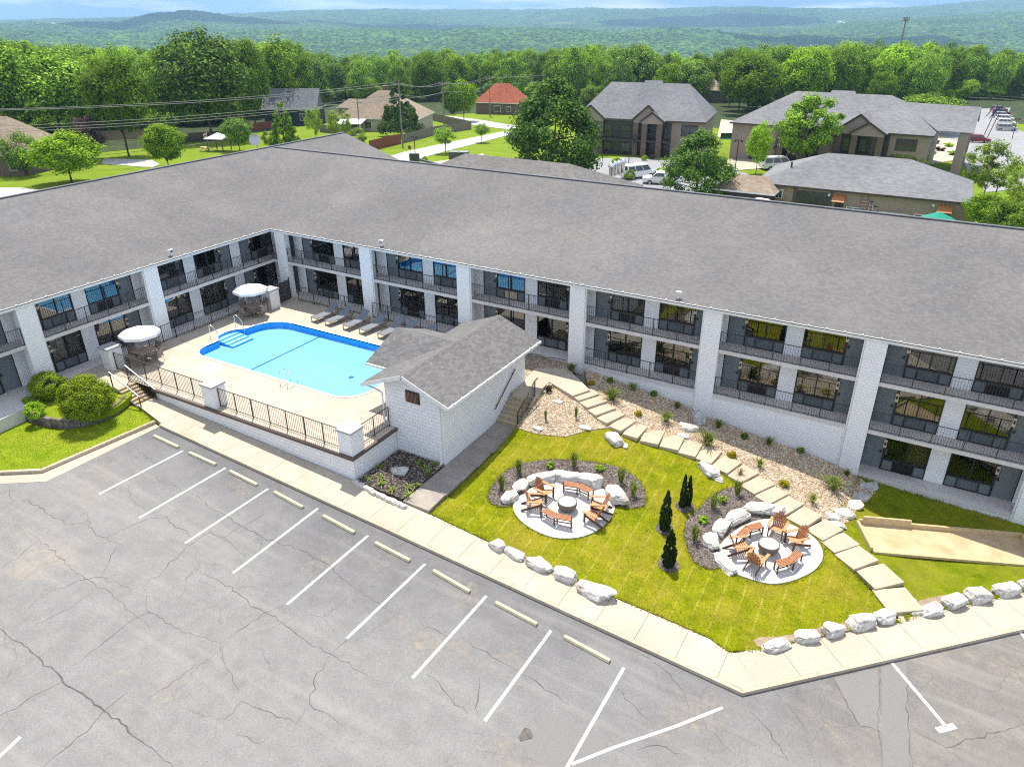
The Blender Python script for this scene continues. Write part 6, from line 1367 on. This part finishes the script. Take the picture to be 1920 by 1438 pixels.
def upole(bx, by, tx, ty, lab, arm=1.2):
    P = B(bx, by); h = top_at(P, tx, ty)-P[2]; p = thing('utility_pole', lab, 'utility pole', P, 0, 'utility poles'); m = MB(); m.tube([(0,0,-.3),(0,0,h)], .17, 8, .11); m.build('pole', M['pole'], p); m = MB(); m.bar((-arm,0,h-.7),(arm,0,h-.7), .12, .12); m.build('crossarm', M['pole'], p)
    m = MB()
    for x in (-arm*.9, 0, arm*.9): m.lathe([(0,h-.64),(.06,h-.62),(.06,h-.45),(0,h-.42)], 6, (x,0,0))
    m.build('insulators', M['alu'], p); P = (P[0], P[1], P[2]); poles.append((P, h)); return p
upole(-190, 345, -190, 206, 'utility pole out of frame at the left'); upole(755, 273, 748, 152, 'tallest utility pole in front of the dark conifer'); upole(833, 240, 824, 152, 'utility pole right of the dark conifer'); upole(919, 219, 917, 142, 'utility pole in front of the red roof'); upole(1089, 172, 1089, 130, 'distant utility pole above the large tree'); upole(1170, 160, 1170, 122, 'farthest utility pole with crossarm before the woods'); upole(675, 248, 671, 186, 'short utility pole by the tan bungalow'); upole(1547, 172, 1547, 140, 'thin utility pole behind the right lodge', .4)
m = MB(); P0, h0 = poles[1]; P = Vector(P0); m.box(-.25,.25,-.45,-.12,h0-2.6,h0-1.7)
def wire(a, b, sag, grp='overhead wires', lab='grey overhead wire strung between the utility poles'):
    a, b = Vector(a), Vector(b); pts = [a+(b-a)*t-Vector((0,0,4*sag*t*(1-t))) for t in np.linspace(0, 1, 15)]; m = MB(); m.tube(pts, .035, 4); tag(m.build('power_line', M['wire']), lab, 'power line', grp)
def ptop(i, d, x=0): P, h = poles[i]; return (P[0]+x, P[1], P[2]+h-d)
for d0, d1, x in ((0,.3,-1),(0.0,.5,1),(2.4,2.4,0),(2.9,2.8,0),(3.3,3.2,0)): wire(ptop(0, d0, x), ptop(1, d1, x), 1.2)
for i, j in ((1,2),(2,3),(3,4),(4,5)):
    for d, x in ((.5,-1),(.5,1),(2.4,0)): wire(ptop(i, d, x), ptop(j, d, x), .7)
wire(ptop(6, .6), ptop(1, 2.6), .4); wire(ptop(0, 8.4), B(470, 268)[:2]+(B(470, 268)[2]+1.2,), .6); wire(ptop(2, 2.6), ptop(6, .8), .4)
# lattice mast on the far hill
P = atr(1690, 80, 620.0); zb = -60.0; top = top_at(P, 1694, 33); mk = thing('cell_tower', 'grey cell tower rising from the woods before the right hills', 'tower', (float(P[0]), float(P[1]), zb)); m = MB(); m.tube([(0,0,0),(0,0,top-zb)], .9, 8, .45); m.build('mast', M['pole'], mk)
m = MB()
for k in range(6):
    a = k*1.047; m.bar((1.9*math.cos(a),1.9*math.sin(a),top-zb-2.6),(1.9*math.cos(a),1.9*math.sin(a),top-zb+.2), .35); m.bar((0,0,top-zb-1.3),(1.9*math.cos(a),1.9*math.sin(a),top-zb-1.3), .2)
m.build('antennas', M['pole'], mk)
# street lamps
def lamp(bx, by, ty, lab):
    P = B(bx, by); h = top_at(P, bx, ty)-P[2]; l = thing('lamp_post', lab, 'lamp post', P, 0, 'dark lamp posts'); m = MB(); m.tube([(0,0,0),(0,0,h)], .07, 6); m.bar((-.5,0,h-.05),(.5,0,h-.05), .07); m.build('post', M['metal_dark'], l)
    for s_ in (-1, 1): m = MB(); m.lathe([(0,h-.35),(.2,h-.33),(.12,h-.02),(0,h)], 8, (s_*.5,0,0)); m.build('lamp_head', M['metal_dark'], l)
lamp(779, 298, 255, 'dark lamp post by the road beyond the motel roof'); lamp(1178, 320, 250, 'lamp post in front of the lodge behind the tree'); lamp(1377, 328, 262, 'lamp post left of the right lodge'); lamp(1897, 262, 222, 'lamp post beside the parked cars'); lamp(1863, 378, 338, 'dark lamp post beside the sparse tree')
P = B(770, 303); sg = thing('road_sign', 'round sign on a thin post beside the road', 'sign', P); m = MB(); m.tube([(0,0,0),(0,0,2.6)], .05, 6); m.build('post', M['alu'], sg); m = MB(); m.tube([(0,-.05,2.3),(0,-.09,2.3)], .36, 8); m.build('sign_plate', M['stucco_brown'], sg)
P = B(861, 299); bx = thing('dumpster', 'dark box-shaped bin on the grass beside the road', 'bin', P, rad(25)); m = MB(); m.prism([(-1.7,-.8),(1.7,-.8),(1.7,.8),(-1.7,.8)], 0, 1.25); m.build('body', M['cardark'], bx, bevel=.06); m = MB(); m.box(-1.65, -.05, -.75, .75, 1.25, 1.33); m.box(.05, 1.65, -.75, .75, 1.25, 1.33); m.build('lid', M['asphalt_far'], bx)
P = B(778, 312); m = MB(); m.box(-.8,.8,-.3,.3,0,2.0); sgn = m.build('chute', M['cardark'], None, P, rad(30)); m = MB(); m.bar((.4,-.2,1.2),(4.5,-1.5,.4), .5, .25); q = m.build('slide', M['cardark'], sgn); tag(sgn, 'black slanted frame peeking over the motel ridge', 'equipment')
# garden at left
P = B(413, 283); gz_ = thing('gazebo', 'white-topped garden gazebo on wooden posts', 'gazebo', P, rad(20))
for sx in (-1.5, 1.5):
    for sy in (-1.5, 1.5): m = MB(); m.bar((sx,sy,0),(sx,sy,2.4), .14); m.build('post', M['stucco_brown'], gz_)
m = MB(); R = [(-1.9,-1.9,2.35),(1.9,-1.9,2.35),(1.9,1.9,2.35),(-1.9,1.9,2.35)]
for i in range(4): m.add([R[i], R[(i+1) % 4], (0,0,3.3)], [(0,1,2)])
m.build('canopy', M['canvas'], gz_)
P = B(391, 281); fg = thing('garden_flag', 'small faded flag on a pole beside the gazebo', 'flag', P); m = MB(); m.tube([(0,0,0),(.3,0,3.6)], .04, 6); m.build('pole', M['alu'], fg); m = MB()
for i in range(5): m.mi = i % 2; m.quad((.25-.0*i,0,3.4-i*.26),(-1.2,.3,2.9-i*.26),(-1.2,.3,2.64-i*.26),(.25,0,3.14-i*.26))
m.build('cloth', [M['flag_red'], M['flag_white']], fg)
P = B(385, 284); pt_ = thing('picnic_table', 'pale wooden picnic table on the lawn beside the gazebo', 'table', P, rad(10)); m = MB(); m.box(-.9,.9,-.4,.4,.72,.78); m.build('tabletop', M['timber'], pt_)
for y in (-.75,.75): m = MB(); m.box(-.9,.9,y-.13,y+.13,.42,.47); m.build('bench_seat', M['timber'], pt_)
for x in (-.6,.6): m = MB(); m.bar((x,-.7,0),(x,.2,.72),.07); m.bar((x,.7,0),(x,-.2,.72),.07); m.build('leg', M['timber'], pt_)
# ------------------------------------------------------------------ vehicles
def car(P, rz, lab, paint, kind_='suv', grp=None, name='parked_car'):
    c = thing(name, lab, {'van': 'van', 'pickup': 'pickup', 'suv': 'car'}[kind_], P, rz, grp)
    if kind_ == 'van': Lg, Wd, prof, cab = 5.4, 2.0, [(-2.7,.35),(2.7,.35),(2.7,1.0),(2.2,1.15),(-2.7,1.15)], [(-2.68,1.15),(1.95,1.15),(1.25,2.05),(-2.6,2.1)]
    elif kind_ == 'pickup': Lg, Wd, prof, cab = 5.4, 1.95, [(-2.7,.45),(2.7,.45),(2.7,1.0),(1.6,1.15),(-2.7,1.15)], [(-.5,1.15),(1.5,1.15),(.8,1.8),(-.35,1.8)]
    else: Lg, Wd, prof, cab = 4.7, 1.85, [(-2.3,.35),(2.35,.35),(2.35,.85),(1.3,1.05),(-2.3,1.05)], [(-2.25,1.05),(1.25,1.05),(.55,1.68),(-1.95,1.7)]
    def ext(pr, w0, w1, zt):
        m = MB(); n = len(pr); z0 = min(p[1] for p in pr); f = lambda z: (w0+(w1-w0)*(z-z0)/max(.01, zt-z0))/2
        m.add([(x, -f(z), z) for x, z in pr]+[(x, f(z), z) for x, z in pr], [tuple(range(n)), tuple(range(2*n-1, n-1, -1))]+[(i, n+i, n+(i+1) % n, (i+1) % n) for i in range(n)]); return m
    ext(prof, Wd, Wd, 1.15).build('body', M[paint], c, bevel=.09); ext(cab, Wd-.06, Wd*.76, cab[2][1]).build('cabin', M[paint], c, bevel=.07)
    z0, z1 = cab[0][1]+.08, cab[2][1]-.12; m = MB()
    f = lambda z: (Wd-.06+(Wd*.76-Wd+.06)*(z-cab[0][1])/(cab[2][1]-cab[0][1]))/2+.012
    xa, xb = cab[0][0]+.15, cab[1][0]-.15; xc, xd = cab[2][0]-.05, cab[3][0]+.12; n = 3
    for s_ in (-1, 1):
        m = MB()
        for i in range(n): k0, k1 = i/n+.015, (i+1)/n-.015; m.add([(xa+(xb-xa)*k0, s_*f(z0), z0),(xa+(xb-xa)*k1, s_*f(z0), z0),(xd+(xc-xd)*k1, s_*f(z1), z1),(xd+(xc-xd)*k0, s_*f(z1), z1)], [(0,1,2,3)])
        m.build('side_window', M['glass_far'], c)
    m = MB(); a, b = cab[1], cab[2]; L_ = lambda k: (a[0]+(b[0]-a[0])*k+.02, a[1]+(b[1]-a[1])*k+.015); p, q = L_(.12), L_(.88); m.add([(p[0],-f(p[1])+.1,p[1]),(p[0],f(p[1])-.1,p[1]),(q[0],f(q[1])-.1,q[1]),(q[0],-f(q[1])+.1,q[1])], [(0,1,2,3)]); m.build('windscreen', M['glass_far'], c)
    m = MB(); a, b = cab[0], cab[3]; L_ = lambda k: (a[0]+(b[0]-a[0])*k-.02, a[1]+(b[1]-a[1])*k+.01); p, q = L_(.3), L_(.85); m.add([(p[0],-f(p[1])+.12,p[1]),(p[0],f(p[1])-.12,p[1]),(q[0],f(q[1])-.12,q[1]),(q[0],-f(q[1])+.12,q[1])], [(0,1,2,3)]); m.build('rear_window', M['glass_far'], c)
    if kind_ == 'pickup': m = MB(); m.box(-2.6, -.6, -.8, .8, 1.15, 1.16); m.build('truck_bed', M['cardark'], c)
    for x in (-Lg*.29, Lg*.31):
        for s_ in (-1, 1):
            m = MB(); m.tube([(x, s_*(Wd/2-.24), .36),(x, s_*(Wd/2+.02), .36)], .36, 14); w = m.build('wheel', M['tyre'], c); m = MB(); m.tube([(x, s_*(Wd/2), .36),(x, s_*(Wd/2+.035), .36)], .21, 10); m.build('rim', M['rim'], w)
    for s_ in (-1, 1): m = MB(); m.box(prof[1][0]-.06, prof[1][0]+.03, s_*.7-.2, s_*.7+.2, .68, .84); m.build('headlight', M['alu'], c); m = MB(); m.box(prof[0][0]-.03, prof[0][0]+.06, s_*.74-.12, s_*.74+.12, .75, 1.0); m.build('tail_light', M['lamp_red'], c)
    return c
car(B(1195, 334), rad(62), 'white passenger van in the car park behind the motel', 'carwhite', 'van', None, 'parked_van'); car(B(1240, 346), rad(200), 'white pickup truck next to the white van', 'carwhite', 'pickup', None, 'parked_pickup'); car(B(1455, 318), rad(40), 'white van front beside the small bright tree at the lodge', 'carwhite', 'van', None, 'parked_van')
for px, py, lb in ((1418, 408, 'white roof of a vehicle showing over the motel ridge, leftmost'), (1487, 420, 'flat white vehicle roof showing over the motel ridge'), (1517, 424, 'white car roof with dark windows over the motel ridge')): car(B(px, py), rad(75), lb, 'carwhite', 'van' if px != 1517 else 'suv', 'vehicles by the garage')
for px, py, pt2, lb in ((1886, 246, 'carsilver', 'silver car, nearest of the parked row on the right'), (1886, 236, 'carwhite', 'white car, second of the parked row on the right'), (1883, 228, 'carwhite', 'white car with dark rear, third of the parked row'), (1878, 222, 'carsilver', 'pale car, fourth of the parked row'), (1876, 216, 'carred', 'red car near the end of the parked row'), (1872, 210, 'carblue', 'blue car, farthest of the parked row')): car(B(px, py), rad(8), lb, pt2, 'suv', 'cars parked in a row on the right')
car(B(1832, 268), rad(10), 'dark red car in front of the flag poles', 'carred', 'suv')
# flag poles, person, flower beds
for px, py, tx, ty, mt, lb in ((1843, 258, 1853, 196, 'flag_red', 'red and white flag on the left flag pole'), (1851, 259, 1862, 196, 'flag_blue', 'dark blue flag on the right flag pole')):
    P = B(px, py); h = top_at(P, px, ty)-P[2]; v = float(np.linalg.norm(np.array(P)-CAM))/FPX; dx = (tx-px)*v; f_ = thing('flag_pole', lb, 'flag', P, 0, 'flag poles by the lodge entrance'); m = MB(); m.tube([(0,0,0),(dx*.86,dx*.5,h)], .08, 6); m.build('pole', M['stucco_dark'], f_)
    m = MB(); 
    for i in range(4): m.mi = i % 2; m.quad((dx*.8-.2*i,dx*.45,h-.2-.3*i),(dx*.8-.2*i-1.2,dx*.45+.3,h-1.2-.5*i),(dx*.8-.2*i-1.3,dx*.45+.3,h-1.7-.5*i),(dx*.8-.25*i,dx*.45,h-.5-.3*i))
    m.build('cloth', [M[mt], M['flag_white' if mt == 'flag_red' else 'flag_blue']], f_)
P = B(1802, 274)
def person(P, lab):
    p = thing('person', lab, 'person', P, rad(-60)); me = bpy.data.meshes.new('body'); V = [(0,0,.95),(0,0,1.2),(0,0,1.42),(0,0,1.52),(0,0,1.68),(-.2,0,1.40),(-.27,.02,1.12),(-.24,.1,.9),(.2,0,1.40),(.27,.02,1.12),(.24,.1,.9),(-.1,0,.9),(-.11,.03,.5),(-.11,0,.06),(.1,0,.9),(.12,.06,.5),(.13,.04,.06),(-.11,.14,.03),(.13,.18,.03)]
    E = [(0,1),(1,2),(2,3),(3,4),(2,5),(5,6),(6,7),(2,8),(8,9),(9,10),(0,11),(11,12),(12,13),(0,14),(14,15),(15,16),(13,17),(16,18)]; Rr = [.15,.14,.14,.06,.11,.065,.05,.035,.065,.05,.035,.10,.075,.05,.10,.075,.05,.04,.04]
    me.from_pydata(V, E, []); o = bpy.data.objects.new('body', me); COL.objects.link(o); o.parent = p; md = o.modifiers.new('skin', 'SKIN')
    for i, s in enumerate(me.skin_vertices[0].data): s.radius = (Rr[i], Rr[i]); s.use_root = (i == 0)
    o.modifiers.new('sub', 'SUBSURF').levels = 1; me.materials.append(M['cloth'])
    m = MB(); m.lathe([(0,1.60),(.09,1.64),(.11,1.72),(.09,1.80),(0,1.83)], 10); m.build('hair', M['metal_dark'], p)
person(P, 'person in dark red-brown clothes standing near the lodge entrance')
# ------------------------------------------------------------------ trees one can point to
for a in [(135,343,243,122,'bright','light green round-topped tree left of the drive'),(318,322,226,86,'bright','light green round tree at the motel roof edge'),(242,294,100,140,'yellow','tall yellow-green tree on the back lawn with bare trunk'),(52,330,238,80,'cedar','dark cedar beside the brown brick house'),(178,300,214,74,'plum','purple-leaved tree behind the light green one'),(450,284,218,68,'dark','dark bushy tree beside the gazebo'),(537,284,178,62,'cone_green','pyramid-shaped green tree at the motel ridge'),(592,262,196,36,'loose','thin pale tree right of the pyramid tree'),(640,268,205,56,'loose','loose pale-leaved tree before the tan bungalow'),(672,278,240,42,'loose','small pale tree at the motel gable'),(512,284,240,44,'loose','low pale shrubby tree left of the pyramid tree'),
          (752,256,146,92,'conifer','tall dark conifer before the tan bungalow'),(870,228,148,62,'bright','light green tree in front of the red-roofed house'),(836,288,238,56,'smalltree','small round tree on the grass beside the road'),(903,268,230,40,'smalltree','smaller round tree near the end of the road'),(850,230,155,50,'dark','dark tree at the upper road bend'),
          (1035,345,138,212,'magnolia','very large glossy-leaved tree behind the motel ridge'),(1303,378,238,150,'magnolia','glossy-leaved tree between the pickup and the garage'),(1417,326,226,52,'bright','slim bright green tree before the right lodge'),(1505,320,176,132,'double','multi-trunk tree in front of the right lodge'),(1690,322,272,90,'bright','bright shrubby tree behind the garage roof'),(1842,375,262,112,'loose','sparse pale tree beside the right-hand road'),(1905,398,300,70,'loose','bare twiggy tree at the right picture edge'),
          (1838,440,358,84,'yellow','yellow-green bush tree at the right end of the motel roof'),(1880,452,372,90,'oak','green bush tree at the right end of the motel roof'),(1915,445,365,70,'dark','dark bush tree at the picture edge above the roof'),(1735,250,172,130,'oak','broad tree beside the entrance of the right lodge'),(1400,216,98,120,'yellow','tall yellow-green tree between the two lodges'),(1645,214,132,56,'yellow','yellow-leaved tree behind the right lodge'),(1500,210,84,110,'bright','light green tree rising behind the right lodge'),
          (398,262,50,190,'dark','tallest dark tree above the left woods'),(480,240,70,90,'oak','tall oak right of the tallest dark tree'),(546,228,66,110,'oak','tall oak behind the pyramid tree'),(330,258,88,110,'oak','dense green tree left of the tallest one'),(120,268,84,190,'oak','big dense tree at the left behind the lawn'),(30,275,62,150,'oak','big tree at the left picture edge'),(1185,345,300,0,'','')]:
    if a[4]: ptree(*a)
for px, py, ty, w, lb in ((1155,308,294,20,'clipped green shrub before the lodge, left one'),(1208,302,290,14,'round green shrub left of the red one'),(1223,300,288,16,'reddish shrub before the lodge'),(1180,338,316,26,'green shrub behind the white van'),(797,303,292,12,'small round shrub on the grass by the road'),(1262,330,315,20,'low green shrub right of the white van'),(1240,326,312,22,'green shrub behind the pickup'),(1463,312,300,16,'low shrub before the right lodge'),(1560,312,298,24,'green shrub by the right lodge wall')):
    ptree(px, py, ty, w, 'plum' if 'red' in lb[:8] else 'limebush', lb, None, 'shrub', 'shrub')
for i, (px, py) in enumerate([(1745,290),(1762,284),(1778,276),(1752,270),(1786,292),(1737,280),(1700,296),(1715,300)]):
    P = B(px, py); o = bpy.data.objects.new('flower_clump', SH['red' if i % 2 else 'hosta']); COL.objects.link(o); o.location = P; o.scale = (2.2, 2.2, 1.2); tag(o, 'clump of flowers and shrubs at the lodge entrance', 'flower bed', 'flower beds at the lodge entrance')
# ------------------------------------------------------------------ the wooded belt
ymax = lambda px: float(np.interp(px, [-200,0,150,300,480,560,640,700,760,880,960,1080,1150,1380,1500,1650,1740,1765,1800,1920,2100], [262,258,254,246,228,206,200,198,196,184,190,200,206,212,204,202,206,196,192,186,186]))
ytop = lambda px: float(np.interp(px, [-200,0,60,150,230,340,400,460,520,560,620,700,760,840,900,960,1000,1060,1100,1160,1200,1270,1320,1400,1480,1560,1640,1700,1760,1850,1920,2100], [60,62,76,86,92,88,62,72,82,74,102,90,102,94,102,97,90,86,92,86,92,110,96,90,88,82,78,84,80,88,92,92]))
rb = random.Random(11); n = 0; keys = ['oak']*5+['dark']*3+['bright']*3+['egg']*2+['yellow']*2
labs = {'oak': 'rounded green tree in the woods behind the houses', 'dark': 'dark green tree in the woods behind the houses', 'bright': 'light green tree in the woods behind the houses', 'yellow': 'yellow-green tree in the woods behind the houses', 'egg': 'narrow green tree in the woods behind the houses'}
r_ = 150.0
while r_ < 420 and n < 270:
    step = (11+r_*.012)/r_*FPX*.82; px = -170+rb.uniform(0, step)
    while px < 2090:
        P = atr(px+rb.uniform(-.3,.3)*step, 150, r_+rb.uniform(-6, 6)); z = back_z(P[0], P[1]); q = np.array([P[0], P[1], z])-CAM; py = 719-FPX*(q@UP)/(q@FWD); pxx = 960+FPX*(q@RIGHT)/(q@FWD)
        if py < ymax(pxx):
            ht = top_at((P[0], P[1]), pxx, ytop(pxx)-7+rb.uniform(-9, 32)*min(1, 190/r_))-z
            if ht > 5 and n < 300:
                ht = min(max(ht, 8), 21); k_ = rb.choice(keys); w = ht*rb.uniform(.62, .9); tree((float(P[0]), float(P[1]), z-.4), w, ht, k_, labs[k_], k_ == 'oak' and 'trees of the woods' or 'trees of the woods', h0=.05); n += 1
        px += step*rb.uniform(.8, 1.25)
    r_ += 13+r_*.02
ff = [atr(px, 150, rr_) for px, rr_ in [(-420,150),(0,158),(150,164),(300,170),(480,190),(640,215),(760,218),(880,232),(960,225),(1080,210),(1380,190),(1500,195),(1740,195),(1770,225),(1800,232),(1920,245),(2300,240),(2300,380),(1600,420),(960,420),(300,400),(-420,380)]]
struct(sheet('forest_floor', [(p[0], p[1]) for p in ff], bz, pm('forest_floor_litter', (.018,.032,.008), .4, .3, .95, col2=(.035,.055,.012)), 7, up=.05, skirt=.2))
for px in np.arange(-60, 1990, 21):
    if 1150 < px < 1400 or 1440 < px < 1660: continue
    P = B(px+rb.uniform(-8, 8), ymax(px)-rb.uniform(0, 9)); h = rb.uniform(4, 8); tree((P[0], P[1], P[2]-.3), h*rb.uniform(1.0, 1.6), h, rb.choice(['oak', 'dark', 'oak', 'bright']), 'low leafy undergrowth shrub at the edge of the woods', 'undergrowth along the woods', 'shrub', 'shrub', h0=.02)
# far houses on the hills
for i, (px, py, r0) in enumerate([(832,49,6200),(972,44,6800),(1250,56,5200),(1262,55,5200),(1275,56,5200),(1575,44,5600),(1582,45,5600),(80,46,5600),(100,47,5500),(480,44,5300)]):
    P = atr(px, py, r0); m = MB(); w = r0/FPX*random.uniform(2, 6); m.box(-w, w, -w*.5, w*.5, -40, r0/FPX*1.6); m.add([(-w,-w*.5,r0/FPX*1.6),(w,-w*.5,r0/FPX*1.6),(w,w*.5,r0/FPX*1.6),(-w,w*.5,r0/FPX*1.6),(0,0,r0/FPX*2.6)], [(0,1,4),(1,2,4),(2,3,4),(3,0,4)])
    o = m.build('far_house', M['white'], None, tuple(P), random.uniform(0, 3)); tag(o, 'pale building far off on the wooded hills', 'house', 'pale buildings on the far hills')
# ------------------------------------------------------------------ light, sky, air, camera
SUN_DIR = Vector((-.30, .37, 1.0)).normalized()      # towards the sun
el = math.asin(SUN_DIR.z); az = math.atan2(SUN_DIR.x, SUN_DIR.y)
sd_ = bpy.data.lights.new('sun', 'SUN'); sd_.energy = 3.8; sd_.angle = rad(.53); sd_.color = (1, .93, .82)
so = bpy.data.objects.new('sun', sd_); COL.objects.link(so); so.rotation_euler = (-SUN_DIR).to_track_quat('-Z', 'Y').to_euler()
W = bpy.data.worlds.new('World'); SC.world = W; W.use_nodes = True; nt = W.node_tree; nt.nodes.clear()
sky = nt.nodes.new('ShaderNodeTexSky'); sky.sky_type = 'NISHITA'; sky.sun_disc = False; sky.sun_elevation = el; sky.sun_rotation = az; sky.altitude = 300; sky.air_density = 1.0; sky.dust_density = .0; sky.ozone_density = 1.5
tc = nt.nodes.new('ShaderNodeTexCoord'); mp = nt.nodes.new('ShaderNodeMapping'); mp.inputs['Scale'].default_value = (1, 1, 9); nt.links.new(tc.outputs['Generated'], mp.inputs[0])
nz = nt.nodes.new('ShaderNodeTexNoise'); nz.inputs['Scale'].default_value = 4.2; nz.inputs['Detail'].default_value = 6; nz.inputs['Roughness'].default_value = .55; nt.links.new(mp.outputs[0], nz.inputs['Vector'])
rp = nt.nodes.new('ShaderNodeValToRGB'); rp.color_ramp.elements[0].position = .47; rp.color_ramp.elements[1].position = .60; nt.links.new(nz.outputs['Fac'], rp.inputs[0])
mxn = nt.nodes.new('ShaderNodeMix'); mxn.data_type = 'RGBA'; nt.links.new(rp.outputs[0], mxn.inputs[0]); hz_c = nt.nodes.new('ShaderNodeMix'); hz_c.data_type = 'RGBA'; sxyz = nt.nodes.new('ShaderNodeSeparateXYZ'); nt.links.new(tc.outputs['Generated'], sxyz.inputs[0]); er = nt.nodes.new('ShaderNodeMapRange'); er.interpolation_type = 'SMOOTHSTEP'; er.inputs[1].default_value = .0; er.inputs[2].default_value = .3; nt.links.new(sxyz.outputs['Z'], er.inputs[0]); nt.links.new(er.outputs[0], hz_c.inputs[0]); hz_c.inputs[6].default_value = (1.5, 2.4, 3.9, 1); nt.links.new(sky.outputs[0], hz_c.inputs[7])
nt.links.new(hz_c.outputs[2], mxn.inputs[6]); mxn.inputs[7].default_value = (8.2, 7.8, 7.6, 1)
bg = nt.nodes.new('ShaderNodeBackground'); bg.inputs['Strength'].default_value = .12; nt.links.new(mxn.outputs[2], bg.inputs['Color']); wo = nt.nodes.new('ShaderNodeOutputWorld'); nt.links.new(bg.outputs[0], wo.inputs[0])
hz = bpy.data.materials.new('haze_air'); hz.use_nodes = True; ht_ = hz.node_tree; ht_.nodes.clear(); pv = ht_.nodes.new('ShaderNodeVolumePrincipled'); pv.inputs['Color'].default_value = (.42, .70, 1.0, 1); pv.inputs['Density'].default_value = 1.3e-4; pv.inputs['Anisotropy'].default_value = .2
ho = ht_.nodes.new('ShaderNodeOutputMaterial'); ht_.links.new(pv.outputs[0], ho.inputs['Volume'])
m = MB(); m.box(-11500, 11500, -11500, 11500, -175, 260); hb = m.build('haze', hz); hb['kind'] = 'stuff'; hb['label'] = 'thin blue summer haze over the valley'
import bmesh
def shade_cloud(px, py, r, w, alt, seed):  # out-of-frame clouds, added along the sun line to shade the far hills
    g = atr(px, py, r); k = (alt+60)/SUN_DIR.z; P = Vector(g)+SUN_DIR*k; q = np.random.default_rng(seed); bm = bmesh.new(); bmesh.ops.create_icosphere(bm, subdivisions=4, radius=1.0); V = np.array([v.co for v in bm.verts]); ph_ = q.uniform(0, 9, 4)
    n = sum(a*np.sin(V@q.normal(size=3)*s_+ph_[i]) for i, (a, s_) in enumerate([(.22, 2.2), (.14, 4), (.09, 8), (.05, 15)])); V *= (1+n)[:, None]; V *= np.array([w, w*.75, w*.12])
    for v, c in zip(bm.verts, V): v.co = c
    me = bpy.data.meshes.new('shade_cloud'); bm.to_mesh(me); bm.free(); me.materials.append(M['shade_cloud_mat']); o = bpy.data.objects.new('shade_cloud', me); COL.objects.link(o); o.location = P; o.rotation_euler = (0, 0, rad(35)); o['kind'] = 'structure'
M['shade_cloud_mat'] = pm('shade_cloud_white', (.85,.85,.86), .02, .01, 1.0, 0)
for a in ((350,36,5100,620,950,1), (690,44,5600,700,1000,2), (1340,30,6300,700,1050,3), (1110,52,4200,420,900,4), (1560,62,3300,420,900,5), (120,58,4000,420,900,6)): shade_cloud(*a)
cd = bpy.data.cameras.new('camera'); co = bpy.data.objects.new('camera', cd); COL.objects.link(co); SC.camera = co
cd.sensor_fit = 'HORIZONTAL'; cd.sensor_width = 36; cd.lens = FPX/1920*36; cd.clip_start = .5; cd.clip_end = 30000
mt = Matrix(((RIGHT[0], UP[0], -FWD[0], CAM[0]), (RIGHT[1], UP[1], -FWD[1], CAM[1]), (RIGHT[2], UP[2], -FWD[2], CAM[2]), (0, 0, 0, 1))); co.matrix_world = mt
SC.render.resolution_x = 1024; SC.render.resolution_y = 766
SC.view_settings.view_transform = 'Standard'; SC.view_settings.look = 'None'; SC.view_settings.exposure = .90; SC.view_settings.gamma = 1
SC.cycles.max_bounces = 8; SC.cycles.transparent_max_bounces = 12; SC.cycles.volume_bounces = 0; SC.cycles.diffuse_bounces = 3; SC.cycles.use_denoising = False; SC.cycles.filter_width = 1.1
